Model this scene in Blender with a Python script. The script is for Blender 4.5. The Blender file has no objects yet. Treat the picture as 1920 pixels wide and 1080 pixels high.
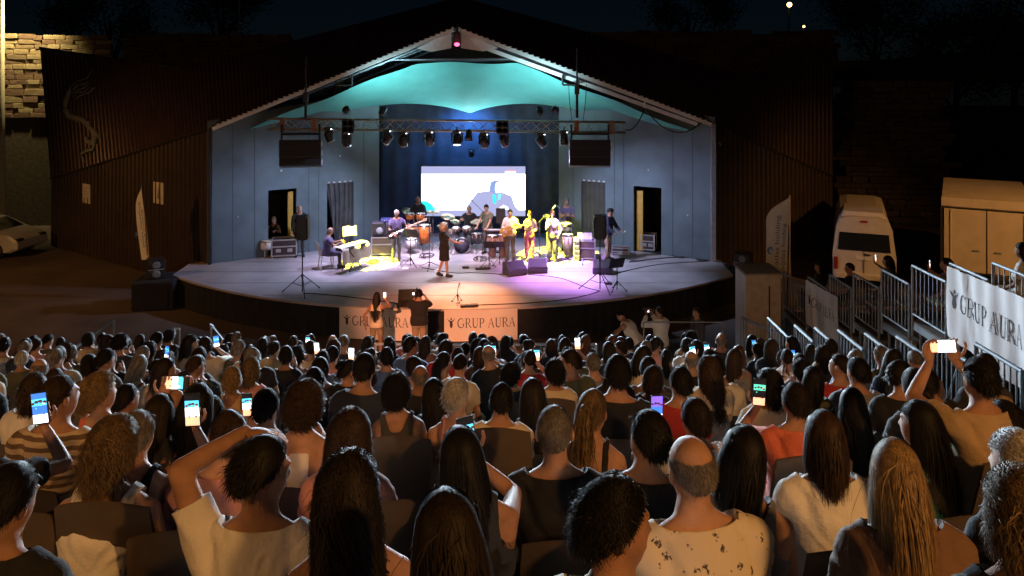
import bpy, math, random
import numpy as np
from mathutils import Vector, Matrix, Euler, noise

random.seed(7)
SC = bpy.context.scene
COL = SC.collection
F = 1450.0                      # focal length in photo pixels, camera 7.5 m above the ground
CAMZ = 7.5

# ------------------------------------------------------------------ camera
cam = bpy.data.cameras.new('Camera')
cam.sensor_width = 36.0
cam.lens = F / 1920 * 36.0
cam.shift_y = -410.0 / 1920     # level shift lens: horizon sits high in the frame
cam.clip_start = 0.05
cam.clip_end = 500
camo = bpy.data.objects.new('Camera', cam)
camo.location = (0, 0, CAMZ)
camo.rotation_euler = (math.pi / 2, 0, 0)
COL.objects.link(camo)
SC.camera = camo

# ------------------------------------------------------------------ night sky
W = bpy.data.worlds.new('World'); SC.world = W; W.use_nodes = True
nt = W.node_tree
bg = nt.nodes['Background']
sky = nt.nodes.new('ShaderNodeTexSky'); sky.sky_type = 'NISHITA'
sky.sun_disc = False; sky.sun_elevation = math.radians(12); sky.sun_rotation = math.radians(180); sky.ozone_density = 8; sky.dust_density = 0
nt.links.new(sky.outputs[0], bg.inputs[0]); bg.inputs[1].default_value = 0.0007
SC.view_settings.view_transform = 'Standard'; SC.view_settings.look = 'None'
SC.view_settings.exposure = 0.0; SC.view_settings.gamma = 1.0
SC.cycles.use_denoising = True
SC.cycles.max_bounces = 5; SC.cycles.diffuse_bounces = 3; SC.cycles.glossy_bounces = 2
SC.cycles.transmission_bounces = 3; SC.cycles.transparent_max_bounces = 6
SC.cycles.caustics_reflective = False; SC.cycles.caustics_refractive = False
SC.cycles.sample_clamp_indirect = 4.0

def V(*a): return Vector(a)
def P(px, py, d):
    """point at distance d in front of the camera seen at photo pixel (px, py)"""
    return Vector(((px - 960) / F * d, d, CAMZ - (py - 130) / F * d))

# ------------------------------------------------------------------ lamps
def aim(o, target):
    o.rotation_euler = (Vector(target) - o.location).to_track_quat('-Z', 'Y').to_euler()

def spot(name, loc, target, energy, color, angle, blend=0.4, size=0.08, gobo=None):
    l = bpy.data.lights.new(name, 'SPOT')
    l.energy = energy; l.color = color; l.spot_size = math.radians(angle); l.spot_blend = blend
    l.shadow_soft_size = size
    if gobo:
        l.use_nodes = True
        t = l.node_tree; em = t.nodes['Emission']
        tc = t.nodes.new('ShaderNodeTexCoord'); sep = t.nodes.new('ShaderNodeSeparateXYZ')
        t.links.new(tc.outputs['Normal'], sep.inputs[0])
        dx = t.nodes.new('ShaderNodeMath'); dx.operation = 'DIVIDE'
        dy = t.nodes.new('ShaderNodeMath'); dy.operation = 'DIVIDE'
        t.links.new(sep.outputs[0], dx.inputs[0]); t.links.new(sep.outputs[2], dx.inputs[1])
        t.links.new(sep.outputs[1], dy.inputs[0]); t.links.new(sep.outputs[2], dy.inputs[1])
        cb = t.nodes.new('ShaderNodeCombineXYZ')
        t.links.new(dx.outputs[0], cb.inputs[0]); t.links.new(dy.outputs[0], cb.inputs[1])
        vo = t.nodes.new('ShaderNodeTexVoronoi'); vo.feature = 'F1'; vo.inputs['Scale'].default_value = gobo
        t.links.new(cb.outputs[0], vo.inputs['Vector'])
        ra = t.nodes.new('ShaderNodeValToRGB')
        ra.color_ramp.elements[0].position = 0.44; ra.color_ramp.elements[0].color = (1, 1, 1, 1)
        ra.color_ramp.elements[1].position = 0.54; ra.color_ramp.elements[1].color = (0.0, 0.0, 0.0, 1)
        t.links.new(vo.outputs['Distance'], ra.inputs[0])
        t.links.new(ra.outputs[0], em.inputs['Strength'])
    o = bpy.data.objects.new(name, l); o.location = loc; aim(o, target)
    COL.objects.link(o); return o

def point(name, loc, energy, color, size=0.15):
    l = bpy.data.lights.new(name, 'POINT'); l.energy = energy; l.color = color; l.shadow_soft_size = size
    o = bpy.data.objects.new(name, l); o.location = loc; COL.objects.link(o); return o

# ------------------------------------------------------------------ materials
MATS = {}
def mat(name, col=(.5, .5, .5), rough=.6, metal=0., var=.15, scale=6., bump=0., bscale=40., emit=None, estr=1., spec=.5, alpha=None, sheen=0., tone=False):
    if name in MATS: return MATS[name]
    m = bpy.data.materials.new(name); m.use_nodes = True
    t = m.node_tree; b = t.nodes['Principled BSDF']
    b.inputs['Roughness'].default_value = rough; b.inputs['Metallic'].default_value = metal
    b.inputs['Specular IOR Level'].default_value = spec
    if sheen:
        b.inputs['Sheen Weight'].default_value = sheen; b.inputs['Sheen Roughness'].default_value = .35; b.inputs['Sheen Tint'].default_value = (.85, .92, 1, 1)
    tc = t.nodes.new('ShaderNodeTexCoord')
    if var > 0:
        n = t.nodes.new('ShaderNodeTexNoise'); n.inputs['Scale'].default_value = scale; n.inputs['Detail'].default_value = 5
        t.links.new(tc.outputs['Object'], n.inputs['Vector'])
        mx = t.nodes.new('ShaderNodeMix'); mx.data_type = 'RGBA'
        mx.inputs[6].default_value = (*[max(0, c * (1 - var)) for c in col], 1)
        mx.inputs[7].default_value = (*[min(1, c * (1 + var)) for c in col], 1)
        ra = t.nodes.new('ShaderNodeMapRange'); ra.inputs[1].default_value = .3; ra.inputs[2].default_value = .7
        t.links.new(n.outputs[0], ra.inputs[0]); t.links.new(ra.outputs[0], mx.inputs[0])
        t.links.new(mx.outputs[2], b.inputs['Base Color'])
    else:
        b.inputs['Base Color'].default_value = (*col, 1)
    if tone and var > 0:
        at = t.nodes.new('ShaderNodeAttribute'); at.attribute_name = 'tone'
        ml = t.nodes.new('ShaderNodeMix'); ml.data_type = 'RGBA'; ml.blend_type = 'MULTIPLY'; ml.inputs[0].default_value = 1
        t.links.new(mx.outputs[2], ml.inputs[6]); t.links.new(at.outputs['Fac'], ml.inputs[7]); t.links.new(ml.outputs[2], b.inputs['Base Color'])
    if bump > 0:
        n2 = t.nodes.new('ShaderNodeTexNoise'); n2.inputs['Scale'].default_value = bscale; n2.inputs['Detail'].default_value = 6
        t.links.new(tc.outputs['Object'], n2.inputs['Vector'])
        bp = t.nodes.new('ShaderNodeBump'); bp.inputs['Strength'].default_value = bump; bp.inputs['Distance'].default_value = .02
        t.links.new(n2.outputs[0], bp.inputs['Height']); t.links.new(bp.outputs[0], b.inputs['Normal'])
    if emit:
        b.inputs['Emission Color'].default_value = (*emit, 1); b.inputs['Emission Strength'].default_value = estr
    MATS[name] = m
    return m

def pattern_mat(name, kind, c1, c2, scale):
    """cloth prints: stripes or scattered motifs"""
    if name in MATS: return MATS[name]
    m = mat(name, c1, .85, var=0)
    t = m.node_tree; b = t.nodes['Principled BSDF']
    tc = t.nodes.new('ShaderNodeTexCoord')
    mx = t.nodes.new('ShaderNodeMix'); mx.data_type = 'RGBA'
    mx.inputs[6].default_value = (*c1, 1); mx.inputs[7].default_value = (*c2, 1)
    if kind == 'stripe':
        w = t.nodes.new('ShaderNodeTexWave'); w.bands_direction = 'Z'; w.inputs['Scale'].default_value = scale
        w.inputs['Distortion'].default_value = .6
        t.links.new(tc.outputs['Object'], w.inputs['Vector']); src = w.outputs['Fac']; lo, hi = .5, .62
    else:
        w = t.nodes.new('ShaderNodeTexVoronoi'); w.inputs['Scale'].default_value = scale
        nz = t.nodes.new('ShaderNodeTexNoise'); nz.inputs['Scale'].default_value = scale * 3
        ad = t.nodes.new('ShaderNodeVectorMath'); ad.operation = 'MULTIPLY_ADD'
        ad.inputs[1].default_value = (.05, .05, .05)
        t.links.new(tc.outputs['Object'], nz.inputs['Vector'])
        t.links.new(nz.outputs['Color'], ad.inputs[0]); t.links.new(tc.outputs['Object'], ad.inputs[2])
        t.links.new(ad.outputs[0], w.inputs['Vector'])
        src = w.outputs['Distance']; lo, hi = (.24, .17) if kind == 'motif' else (.42, .3)
    r = t.nodes.new('ShaderNodeMapRange'); r.inputs[1].default_value = lo; r.inputs[2].default_value = hi
    t.links.new(src, r.inputs[0]); t.links.new(r.outputs[0], mx.inputs[0]); t.links.new(mx.outputs[2], b.inputs['Base Color'])
    return m

# ------------------------------------------------------------------ mesh building
class MB:
    def __init__(s): s.v = []; s.f = []
    def add(s, vs, fs):
        o = len(s.v); s.v += [tuple(x) for x in vs]; s.f += [tuple(i + o for i in q) for q in fs]; return s
    def box(s, c, size, M=None):
        x, y, z = size[0] / 2, size[1] / 2, size[2] / 2
        vs = [Vector((a * x, b * y, e * z)) for a in (-1, 1) for b in (-1, 1) for e in (-1, 1)]
        vs = [(M @ p if M else p) + Vector(c) for p in vs]
        return s.add(vs, [(0, 1, 3, 2), (4, 6, 7, 5), (0, 4, 5, 1), (2, 3, 7, 6), (0, 2, 6, 4), (1, 5, 7, 3)])
    def bev(s, c, size, b=.02, M=None):
        """box with chamfered vertical and horizontal edges"""
        x, y, z = size[0] / 2, size[1] / 2, size[2] / 2
        rings = []
        for zz, k in ((-z, b), (-z + b, 0), (z - b, 0), (z, b)):
            X, Y = x - k, y - k
            rings.append([(-X + b, -Y, zz), (X - b, -Y, zz), (X, -Y + b, zz), (X, Y - b, zz), (X - b, Y, zz), (-X + b, Y, zz), (-X, Y - b, zz), (-X, -Y + b, zz)])
        vs = [Vector(p) for r in rings for p in r]
        vs = [(M @ p if M else p) + Vector(c) for p in vs]
        fs = [tuple(range(7, -1, -1)), tuple(range(24, 32))]
        for k in range(3):
            for i in range(8):
                j = (i + 1) % 8; fs.append((k * 8 + i, k * 8 + j, k * 8 + 8 + j, k * 8 + 8 + i))
        return s.add(vs, fs)
    def tube(s, p0, p1, r0, r1=None, n=8):
        p0, p1 = Vector(p0), Vector(p1); r1 = r0 if r1 is None else r1
        d = (p1 - p0)
        if d.length < 1e-6: return s
        q = d.to_track_quat('Z', 'Y').to_matrix()
        vs = []
        for p, r in ((p0, r0), (p1, r1)):
            for i in range(n):
                a = 2 * math.pi * i / n; vs.append(p + q @ Vector((r * math.cos(a), r * math.sin(a), 0)))
        fs = [(i, (i + 1) % n, n + (i + 1) % n, n + i) for i in range(n)]
        fs += [tuple(range(n - 1, -1, -1)), tuple(range(n, 2 * n))]
        return s.add(vs, fs)
    def path(s, pts, r, n=6):
        pts = [Vector(p) for p in pts]; vs = []; m = len(pts)
        rr = r if isinstance(r, (list, tuple)) else [r] * m
        for k, p in enumerate(pts):
            d = (pts[min(k + 1, m - 1)] - pts[max(k - 1, 0)]).normalized()
            q = d.to_track_quat('Z', 'Y').to_matrix()
            for i in range(n):
                a = 2 * math.pi * i / n; vs.append(p + q @ Vector((rr[k] * math.cos(a), rr[k] * math.sin(a), 0)))
        fs = []
        for k in range(m - 1):
            for i in range(n):
                j = (i + 1) % n; fs.append((k * n + i, k * n + j, k * n + n + j, k * n + n + i))
        fs += [tuple(range(n - 1, -1, -1)), tuple(range((m - 1) * n, m * n))]
        return s.add(vs, fs)
    def lathe(s, prof, M=None, n=20, cap=True):
        vs = []; m = len(prof)
        for r, z in prof:
            for i in range(n):
                a = 2 * math.pi * i / n; p = Vector((r * math.cos(a), r * math.sin(a), z)); vs.append(M @ p if M else p)
        fs = []
        for k in range(m - 1):
            for i in range(n):
                j = (i + 1) % n; fs.append((k * n + i, k * n + j, k * n + n + j, k * n + n + i))
        if cap: fs += [tuple(range(n - 1, -1, -1)), tuple(range((m - 1) * n, m * n))]
        return s.add(vs, fs)
    def prism(s, poly, t, M=None, c=(0, 0, 0)):
        """polygon in the XZ plane, thickness t along Y"""
        n = len(poly)
        vs = [Vector((x, -t / 2, z)) for x, z in poly] + [Vector((x, t / 2, z)) for x, z in poly]
        vs = [(M @ p if M else p) + Vector(c) for p in vs]
        fs = [tuple(range(n)), tuple(range(2 * n - 1, n - 1, -1))] + [((i + 1) % n, i, n + i, n + (i + 1) % n) for i in range(n)]
        return s.add(vs, fs)
    def ell(s, c, rad, M=None, nu=12, nv=8):
        vs = []; fs = []
        for j in range(nv + 1):
            th = math.pi * j / nv
            for i in range(nu):
                a = 2 * math.pi * i / nu
                p = Vector((rad[0] * math.sin(th) * math.cos(a), rad[1] * math.sin(th) * math.sin(a), rad[2] * math.cos(th)))
                vs.append((M @ p if M else p) + Vector(c))
        for j in range(nv):
            for i in range(nu):
                k = (i + 1) % nu; fs.append((j * nu + i, j * nu + nu + i, j * nu + nu + k, j * nu + k))
        return s.add(vs, fs)
    def capsule(s, p0, p1, r0, r1, n=10):
        p0, p1 = Vector(p0), Vector(p1); d = p1 - p0
        q = d.to_track_quat('Z', 'Y').to_matrix() if d.length > 1e-6 else Matrix.Identity(3)
        pts = []
        for k in range(5):
            a = math.pi / 2 * (1 - k / 4); pts.append((p0 - q @ Vector((0, 0, r0 * math.sin(a))), r0 * math.cos(a) + 1e-4))
        for k in range(5):
            a = math.pi / 2 * k / 4; pts.append((p1 + q @ Vector((0, 0, r1 * math.sin(a))), r1 * math.cos(a) + 1e-4))
        vs = []
        for p, r in pts:
            for i in range(n):
                a = 2 * math.pi * i / n; vs.append(p + q @ Vector((r * math.cos(a), r * math.sin(a), 0)))
        fs = []
        for k in range(9):
            for i in range(n):
                j = (i + 1) % n; fs.append((k * n + i, k * n + j, k * n + n + j, k * n + n + i))
        fs += [tuple(range(n - 1, -1, -1)), tuple(range(9 * n, 10 * n))]
        return s.add(vs, fs)
    def mesh(s, name='mesh', smooth=False):
        me = bpy.data.meshes.new(name); me.from_pydata(s.v, [], s.f); me.validate(); me.update()
        if smooth: me.shade_smooth()
        return me
    def build(s, name, m, parent=None, smooth=False, loc=(0, 0, 0)):
        me = s.mesh(name, smooth); me.materials.append(m)
        return link(name, me, parent, loc)

def link(name, me, parent=None, loc=(0, 0, 0), m=None):
    o = bpy.data.objects.new(name, me); o.location = loc
    COL.objects.link(o)
    if parent: o.parent = parent
    if m:
        o.material_slots[0].link = 'OBJECT'; o.material_slots[0].material = m
    return o

def tag(o, label=None, cat=None, group=None, kind=None):
    if label: o['label'] = label
    if cat: o['category'] = cat
    if group: o['group'] = group
    if kind: o['kind'] = kind
    return o

def thing(name, label, cat, loc=(0, 0, 0), rz=0., group=None):
    o = bpy.data.objects.new(name, None); o.location = loc; o.rotation_euler = (0, 0, rz)
    o.empty_display_size = .1
    COL.objects.link(o); return tag(o, label, cat, group)

def dup(root, loc, rz=None, label=None, group=None):
    def cp(o, par):
        c = o.copy(); COL.objects.link(c); c.parent = par
        for ch in o.children: cp(ch, c)
        return c
    r = cp(root, None); r.location = loc
    if rz is not None: r.rotation_euler = (0, 0, rz)
    if label: r['label'] = label
    if group: r['group'] = group
    return r

def struct(o): o['kind'] = 'structure'; return o
def rz(a): return Matrix.Rotation(a, 3, 'Z')
def rx(a): return Matrix.Rotation(a, 3, 'X')
def ry(a): return Matrix.Rotation(a, 3, 'Y')
def quadgrid(fn, nu, nv):
    vs = [fn(i / nu, j / nv) for j in range(nv + 1) for i in range(nu + 1)]
    fs = [(j * (nu + 1) + i, j * (nu + 1) + i + 1, (j + 1) * (nu + 1) + i + 1, (j + 1) * (nu + 1) + i) for j in range(nv) for i in range(nu)]
    return vs, fs
ORD = ['first', 'second', 'third', 'fourth', 'fifth', 'sixth', 'seventh', 'eighth', 'ninth', 'tenth', 'eleventh', 'twelfth', 'thirteenth', 'fourteenth', 'fifteenth', 'sixteenth', 'seventeenth', 'eighteenth', 'nineteenth', 'twentieth', 'twenty-first', 'twenty-second', 'twenty-third', 'twenty-fourth', 'twenty-fifth', 'twenty-sixth', 'twenty-seventh', 'twenty-eighth', 'twenty-ninth', 'thirtieth', 'thirty-first', 'thirty-second', 'thirty-third', 'thirty-fourth', 'thirty-fifth']
# ================================================================== SETTING
M_asph = mat('asphalt', (.10, .075, .06), .85, var=.35, scale=.5, bump=.3, bscale=30)
M_conc = mat('terrace_concrete', (.22, .19, .16), .85, var=.25, scale=2, bump=.2)
M_brown = mat('brown_corrugated', (.05, .030, .030), .42, metal=.2, var=.2, scale=1.5, bump=.05)
M_grey = mat('grey_flat_paint', (.115, .16, .185), .7, var=.28, scale=.9, bump=.08, bscale=12)
M_black = mat('black_cloth', (.012, .013, .018), .95, var=.3, scale=4)
M_bluelit = mat('backdrop_cloth', (.035, .05, .085), .9, var=.2, scale=3)  # black cloth; the blue light on it is put into the colour
M_teal = mat('teal_sail', (.10, .40, .38), .8, var=.08, scale=2)
M_white = mat('white_paint', (.75, .75, .77), .5, var=.08, scale=3)
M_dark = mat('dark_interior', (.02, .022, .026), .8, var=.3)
M_floor = mat('stage_floor_vinyl', (.42, .38, .40), .42, var=.22, scale=1.0, bump=.06, bscale=5)
M_steel = mat('galvanised_steel', (.26, .29, .32), .62, metal=.35, var=.15, scale=8)
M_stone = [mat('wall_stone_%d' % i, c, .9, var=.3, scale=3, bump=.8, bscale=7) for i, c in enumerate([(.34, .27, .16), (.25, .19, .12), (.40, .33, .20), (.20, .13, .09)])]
M_mortar = mat('wall_core', (.09, .075, .055), .95, var=.3, bump=.5, bscale=10)

struct(MB().add([(-120, -40, 0), (120, -40, 0), (120, 160, 0), (-120, 160, 0)], [(0, 1, 2, 3)]).build('ground', M_asph))
# painted strip / path in front of the stage
vs, fs = quadgrid(lambda u, v: (-16 + u * 23, 17.2 + v * 2.2 + 1.2 * math.sin(u * 3) * .4, .004), 24, 3)
struct(MB().add(vs, fs).build('path', mat('worn_path', (.16, .12, .095), .85, var=.3, scale=.8)))

# ---- stage: curved front edge, centre (-1.9, 34.5), radius 13.2
SX, SY, SR = -1.9, 34.5, 13.2
FZ = .9
def arc(s, z, off=0.):
    a = s / SR
    return Vector((SX + (SR + off) * math.sin(a), SY - (SR + off) * math.cos(a), z))
S0, S1 = -SR * math.asin(9.0 / SR), SR * math.asin(9.0 / SR)
n = 72
edge = [arc(S0 + (S1 - S0) * i / n, FZ) for i in range(n + 1)]
mb = MB()
top = edge + [V(7.4, 32.2, FZ), V(-11.2, 32.2, FZ)]
mb.add(top, [tuple(range(len(top)))])
lowr = [V(p.x, p.y, FZ - .06) for p in edge]
mb.add(edge + lowr, [(i + 1, i, n + 1 + i, n + 2 + i) for i in range(n)])
stage = struct(mb.build('stage_floor', M_floor))
# floor seams: shallow dark strips between the vinyl sheets
M_seam = mat('floor_seam', (.16, .15, .16), .6, var=.1)
for y in (22.6, 23.9, 25.2, 26.5):
    hw = math.sqrt(max(0, SR ** 2 - (SY - y) ** 2)) - .3
    MB().box((SX, y, FZ + .003), (2 * min(hw, 8.9), .018, .004)).build('floor_seam', M_seam, stage)
def skirtfn(u, v):
    s = S0 - .1 + (S1 - S0 + .2) * u
    return arc(s, (FZ - .062) * (1 - v), .03 + .018 * math.sin(s * 21) + .012 * math.sin(s * 8.3 + 1))
vs, fs = quadgrid(skirtfn, 300, 3)
tag(MB().add(vs, fs).build('stage_skirt', M_black, smooth=True), 'black cloth skirt hanging round the curved stage front', 'skirt')

# ---- stage house shell
def wallrun(name, A, B, z0, za, zb, holes, m, th=.12, lab=None):
    A, B = Vector(A), Vector(B); d = B - A; nrm = Vector((-d.y, d.x)).normalized()
    if nrm.y < 0: nrm = -nrm
    cuts = sorted({0., 1.} | {h[0] for h in holes} | {h[1] for h in holes})
    mb = MB()
    for a, b in zip(cuts, cuts[1:]):
        segs = [(z0, None)]
        for h in holes:
            if h[0] <= a + 1e-6 and h[1] >= b - 1e-6:
                segs = [(h[3], None)] + ([(z0, h[2])] if h[2] > z0 + .01 else [])
        for lo, hi in segs:
            pts = []
            for s, k in ((a, 0), (b, 0), (b, 1), (a, 1)):
                q = A + d * s + nrm * th * k
                pts.append((q, hi if hi else za + (zb - za) * s))
            vs = [(q.x, q.y, lo) for q, z in pts] + [(q.x, q.y, z) for q, z in pts]
            mb.add(vs, [(3, 2, 1, 0), (4, 5, 6, 7), (0, 1, 5, 4), (1, 2, 6, 5), (2, 3, 7, 6), (3, 0, 4, 7)])
    o = mb.build(name, m)
    return o
LA, LB = (-10.3, 26.2), (-5.05, 29.4)
RA, RB = (6.97, 26.6), (1.78, 29.4)
def on(A, B, s, off=0.):
    A, B = Vector(A), Vector(B); d = B - A; nr = Vector((-d.y, d.x)).normalized()
    if nr.y < 0: nr = -nr
    p = A + d * s + nr * off
    return Vector((p.x, p.y, 0))
tag(wallrun('stage_wall', LA, LB, FZ + .002, 5.75, 6.7, [(.326, .4886, FZ, 3.23), (.67, .8356, FZ, 3.3)], M_grey), 'grey painted stage side wall on the left with doorway and curtain', 'wall')
tag(wallrun('stage_wall', RA, RB, FZ + .002, 5.85, 6.7, [(.32, .495, FZ, 3.28), (.68, .8427, FZ, 3.32)], M_grey), 'grey painted stage side wall on the right with two doorways', 'wall')
M_sm = mat('panel_joint', (.07, .095, .11), .8, var=.1)
for A, B in ((LA, LB), (RA, RB)):
    wob = [o for o in COL.objects if o.name.startswith('stage_wall')][0 if A is LA else 1]
    for s_ in (.13, .25, .56, .62, .90):
        q = on(A, B, s_, -.004); ln = on(A, B, 1) - on(A, B, 0)
        MB().box((q.x, q.y, FZ + 2.35), (.025, .008, 4.66), rz(math.atan2(ln.y, ln.x))).build('panel_joint', M_sm, wob)
    for s_, z_ in ((.16, 2.4), (.4, 3.9), (.55, 1.6), (.75, 4.3)):
        q = on(A, B, s_, -.006); MB().ell((q.x, q.y, z_), (.03, .012, .03)).build('fixing', M_white, wob)
# dark rooms behind the doorways
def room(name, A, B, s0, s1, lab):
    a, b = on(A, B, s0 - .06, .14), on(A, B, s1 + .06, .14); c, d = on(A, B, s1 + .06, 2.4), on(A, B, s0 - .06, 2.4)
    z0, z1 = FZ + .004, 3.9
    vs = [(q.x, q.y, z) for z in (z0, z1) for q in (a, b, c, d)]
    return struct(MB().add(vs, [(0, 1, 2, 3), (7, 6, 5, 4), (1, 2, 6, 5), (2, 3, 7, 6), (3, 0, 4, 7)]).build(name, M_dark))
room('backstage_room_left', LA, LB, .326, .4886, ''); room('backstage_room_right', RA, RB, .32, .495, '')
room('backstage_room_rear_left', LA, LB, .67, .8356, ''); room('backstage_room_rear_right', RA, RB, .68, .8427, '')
# jamb strips inside the doorways, yellow light put into their colour
M_lit = mat('yellow_lit_jamb', (.55, .33, .06), .5, var=.15)
for A, B, s, sd, lab in ((LA, LB, .462, -1, 'narrow jamb strip coloured as yellow-lit in the left stage doorway'), (RA, RB, .468, 1, 'jamb strip coloured as yellow-lit in the right stage doorway')):
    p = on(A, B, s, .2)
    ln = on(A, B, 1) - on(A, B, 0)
    th = thing('jamb_strip', lab, 'door', (p.x, p.y, FZ + .006), math.atan2(ln.y, ln.x) * (1 if ln.x > 0 else 1))
    MB().bev((0, 0, 1.1), (.2 if sd < 0 else .26, .045, 2.18), .01).build('jamb_panel', M_lit, th)
    MB().box((0, -.03, .55), (.16, .02, .05)).build('cross_rail', mat('jamb_rail', (.3, .17, .03), .5), th)
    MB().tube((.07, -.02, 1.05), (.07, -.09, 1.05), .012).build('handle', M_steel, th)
    lp = on(A, B, s, -.0)
# hanging curtains in the rear openings
def curtain(name, A, B, s0, s1, z1, m, lab, drawn):
    p0, p1 = on(A, B, s0, .05), on(A, B, s1, .05)
    def fn(u, v):
        k = u if not drawn else u ** (1 + 1.2 * v * v)
        q = p0.lerp(p1, k if not drawn else 1 - (1 - k) * (1 - .35 * v))
        w = (.05 * math.sin(u * 34) + .02 * math.sin(u * 17 + 3)) * (1 if drawn else .22)
        return (q.x, q.y + w, z1 - v * (z1 - FZ - .03))
    vs, fs = quadgrid(fn, 80, 10)
    o = MB().add(vs, fs).build(name, m, smooth=True); tag(o, lab, 'curtain')
    for i in range(5):
        q = p0.lerp(p1, (i + .5) / 5)
        MB().ell((q.x, q.y - .07, z1 + .02), (.05, .02, .03)).build('curtain_tie', M_white, o)
curtain('curtain', LA, LB, .668, .838, 3.32, mat('curtain_grey', (.07, .072, .08), .7, var=.3, scale=3), 'dark grey curtain pulled aside in the left rear stage opening', True)
curtain('curtain', RA, RB, .678, .845, 3.34, mat('curtain_olive', (.045, .048, .046), .8, var=.3, scale=3), 'flat dark curtain closing the right rear stage opening', False)

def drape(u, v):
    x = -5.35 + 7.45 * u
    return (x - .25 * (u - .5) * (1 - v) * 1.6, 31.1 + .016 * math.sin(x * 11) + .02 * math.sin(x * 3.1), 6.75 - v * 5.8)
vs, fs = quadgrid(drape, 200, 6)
tag(MB().add(vs, fs).build('backdrop_curtain', M_bluelit, smooth=True), 'tall black backdrop cloth with blue light in its colour behind the band and screen', 'backdrop')

# ---- teal sail under the roof
def sail(u, v):
    x = -10.0 + 17.3 * u
    t = abs(x + 1.6) / 8.9
    zf = min(7.72, 8.75 - .39 * abs(x + 1.6) - .35)
    tips = [-10.4, -6.3, -1.63, 2.65, 7.6]
    for a, b in zip(tips, tips[1:]):
        if a <= x <= b: k = (x - a) / (b - a)
    yb = min(29.7, 26.9 + (9.2 - abs(x + 1.6)) * .62)
    zb = 5.78 + .40 * (math.sin(math.pi * k)) ** .7
    if abs(x + 1.6) > 4.6: zb = min(zb, zf - .25 + .0 * t) if zf - .25 < zb else zb
    yf = 26.9
    sag = -.28 * math.sin(math.pi * v) * (1 - t * t)
    w = .035 * math.sin(x * 2.2 + v * 3) * (1 - v)
    return (x, yf + (yb - yf) * v, zf + (zb - zf) * v + sag + w)
vs, fs = quadgrid(sail, 90, 14)
tag(MB().add(vs, fs).build('shade_sail', M_teal, smooth=True), 'teal fabric sail stretched under the stage roof with scalloped rear edge', 'sail')

# ---- roof: rake line, inner roof, white trim, corrugated fascia and wings
AP = P(855, 52, 25.6); JL = P(398, 240, 26.2); JR = P(1335, 232, 26.6)
AP2 = P(862, -6, 29.5); L2 = P(345, 130, 29.5); R2 = P(1385, 138, 29.5)
L1 = P(75, 90, 33); L6 = P(95, 335, 33); R1 = P(1562, 124, 33); R6 = P(1562, 330, 33)
roofroot = thing('roof', 'brown corrugated gable roof front above the stage', 'roof', (0, 0, 0))
def corr(name, TL, TR, BR, BL, nr, parent, m=M_brown, depth=.045):
    nrm = ((TR - TL).cross(BL - TL)).normalized()
    if nrm.y > 0: nrm = -nrm
    mb = MB(); vs = []; k = 4 * nr
    pat = (0, 0, 1, 1)
    for i in range(k + 1):
        u = i / k; off = nrm * depth * pat[i % 4]
        vs += [TL.lerp(TR, u) + off, BL.lerp(BR, u) + off]
    mb.add(vs, [(2 * i, 2 * i + 2, 2 * i + 3, 2 * i + 1) for i in range(k)])
    return mb.build(name, m, parent)
def at_px(poly, px):
    """point on a polyline (ordered left to right as seen) at photo column px"""
    r = (px - 960) / F
    for a, b in zip(poly, poly[1:]):
        ra, rb = a.x / a.y, b.x / b.y
        if r <= rb or b is poly[-1]:
            # a.x + t dx = r (a.y + t dy)
            t = (r * a.y - a.x) / ((b.x - a.x) - r * (b.y - a.y)); return a.lerp(b, t)
UPL, LOL = [L1, L2, AP2], [L6, JL, AP]
UPR, LOR = [AP2, R2, R1], [AP, JR, R6]
def corr2(name, up, lo, pa, pb, t0, t1, ribs, parent, m=None, depth=.045):
    """vertical ribs between an upper and a lower edge line; pa/pb column ranges of both lines"""
    k = 4 * ribs; vs = []; pat = (0, 0, 1, 1)
    for i in range(k + 1):
        t = t0 + (t1 - t0) * i / k; off = V(0, -depth * pat[i % 4], 0)
        vs += [at_px(up, pa[0] + (pa[1] - pa[0]) * t) + off, at_px(lo, pb[0] + (pb[1] - pb[0]) * t) + off]
    return MB().add(vs, [(2 * i, 2 * i + 2, 2 * i + 3, 2 * i + 1) for i in range(k)]).build(name, m or M_brown, parent)
corr2('roof_sheet', UPL, LOL, (75, 862), (95, 855), .385, 1., 64, roofroot)
corr2('roof_sheet', UPR, LOR, (862, 1562), (855, 1562), 0., .70, 66, roofroot)
wl = thing('corrugated_wing', 'dark brown corrugated wing wall left of the stage with a painted emblem', 'wall')
corr2('upper_sheet', UPL, LOL, (75, 862), (95, 855), 0., .385, 42, wl)
BL6, BJL = V(L6.x, L6.y, 0), V(JL.x - .02, JL.y, 0)
corr('lower_sheet', L6 + V(.0, .06, -.03), JL + V(-.02, .06, -.03), BJL, BL6, 42, wl, mat('brown_wall_sheet', (.042, .030, .026), .4, metal=.2, var=.2, scale=1.5))
MB().path([L6 + V(0, -.05, 0), JL + V(0, -.05, 0)], .035).build('eave_trim', M_dark, wl)
MB().path([L1, L2], .06).build('top_trim', M_dark, wl)
MB().tube((JL.x - .06, JL.y - .04, 0), (JL.x - .06, JL.y - .04, JL.z), .05).build('corner_trim', M_dark, wl)
wr = thing('corrugated_wing', 'dark brown corrugated wing wall right of the stage', 'wall')
corr2('upper_sheet', UPR, LOR, (862, 1562), (855, 1562), .70, 1., 28, wr)
corr('lower_sheet', JR + V(.02, .06, -.03), R6 + V(0, .06, -.03), V(R6.x, R6.y, 0), V(JR.x + .02, JR.y, 0), 28, wr, MATS['brown_wall_sheet'])
MB().path([JR + V(0, -.05, 0), R6 + V(0, -.05, 0)], .035).build('eave_trim', M_dark, wr)
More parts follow.
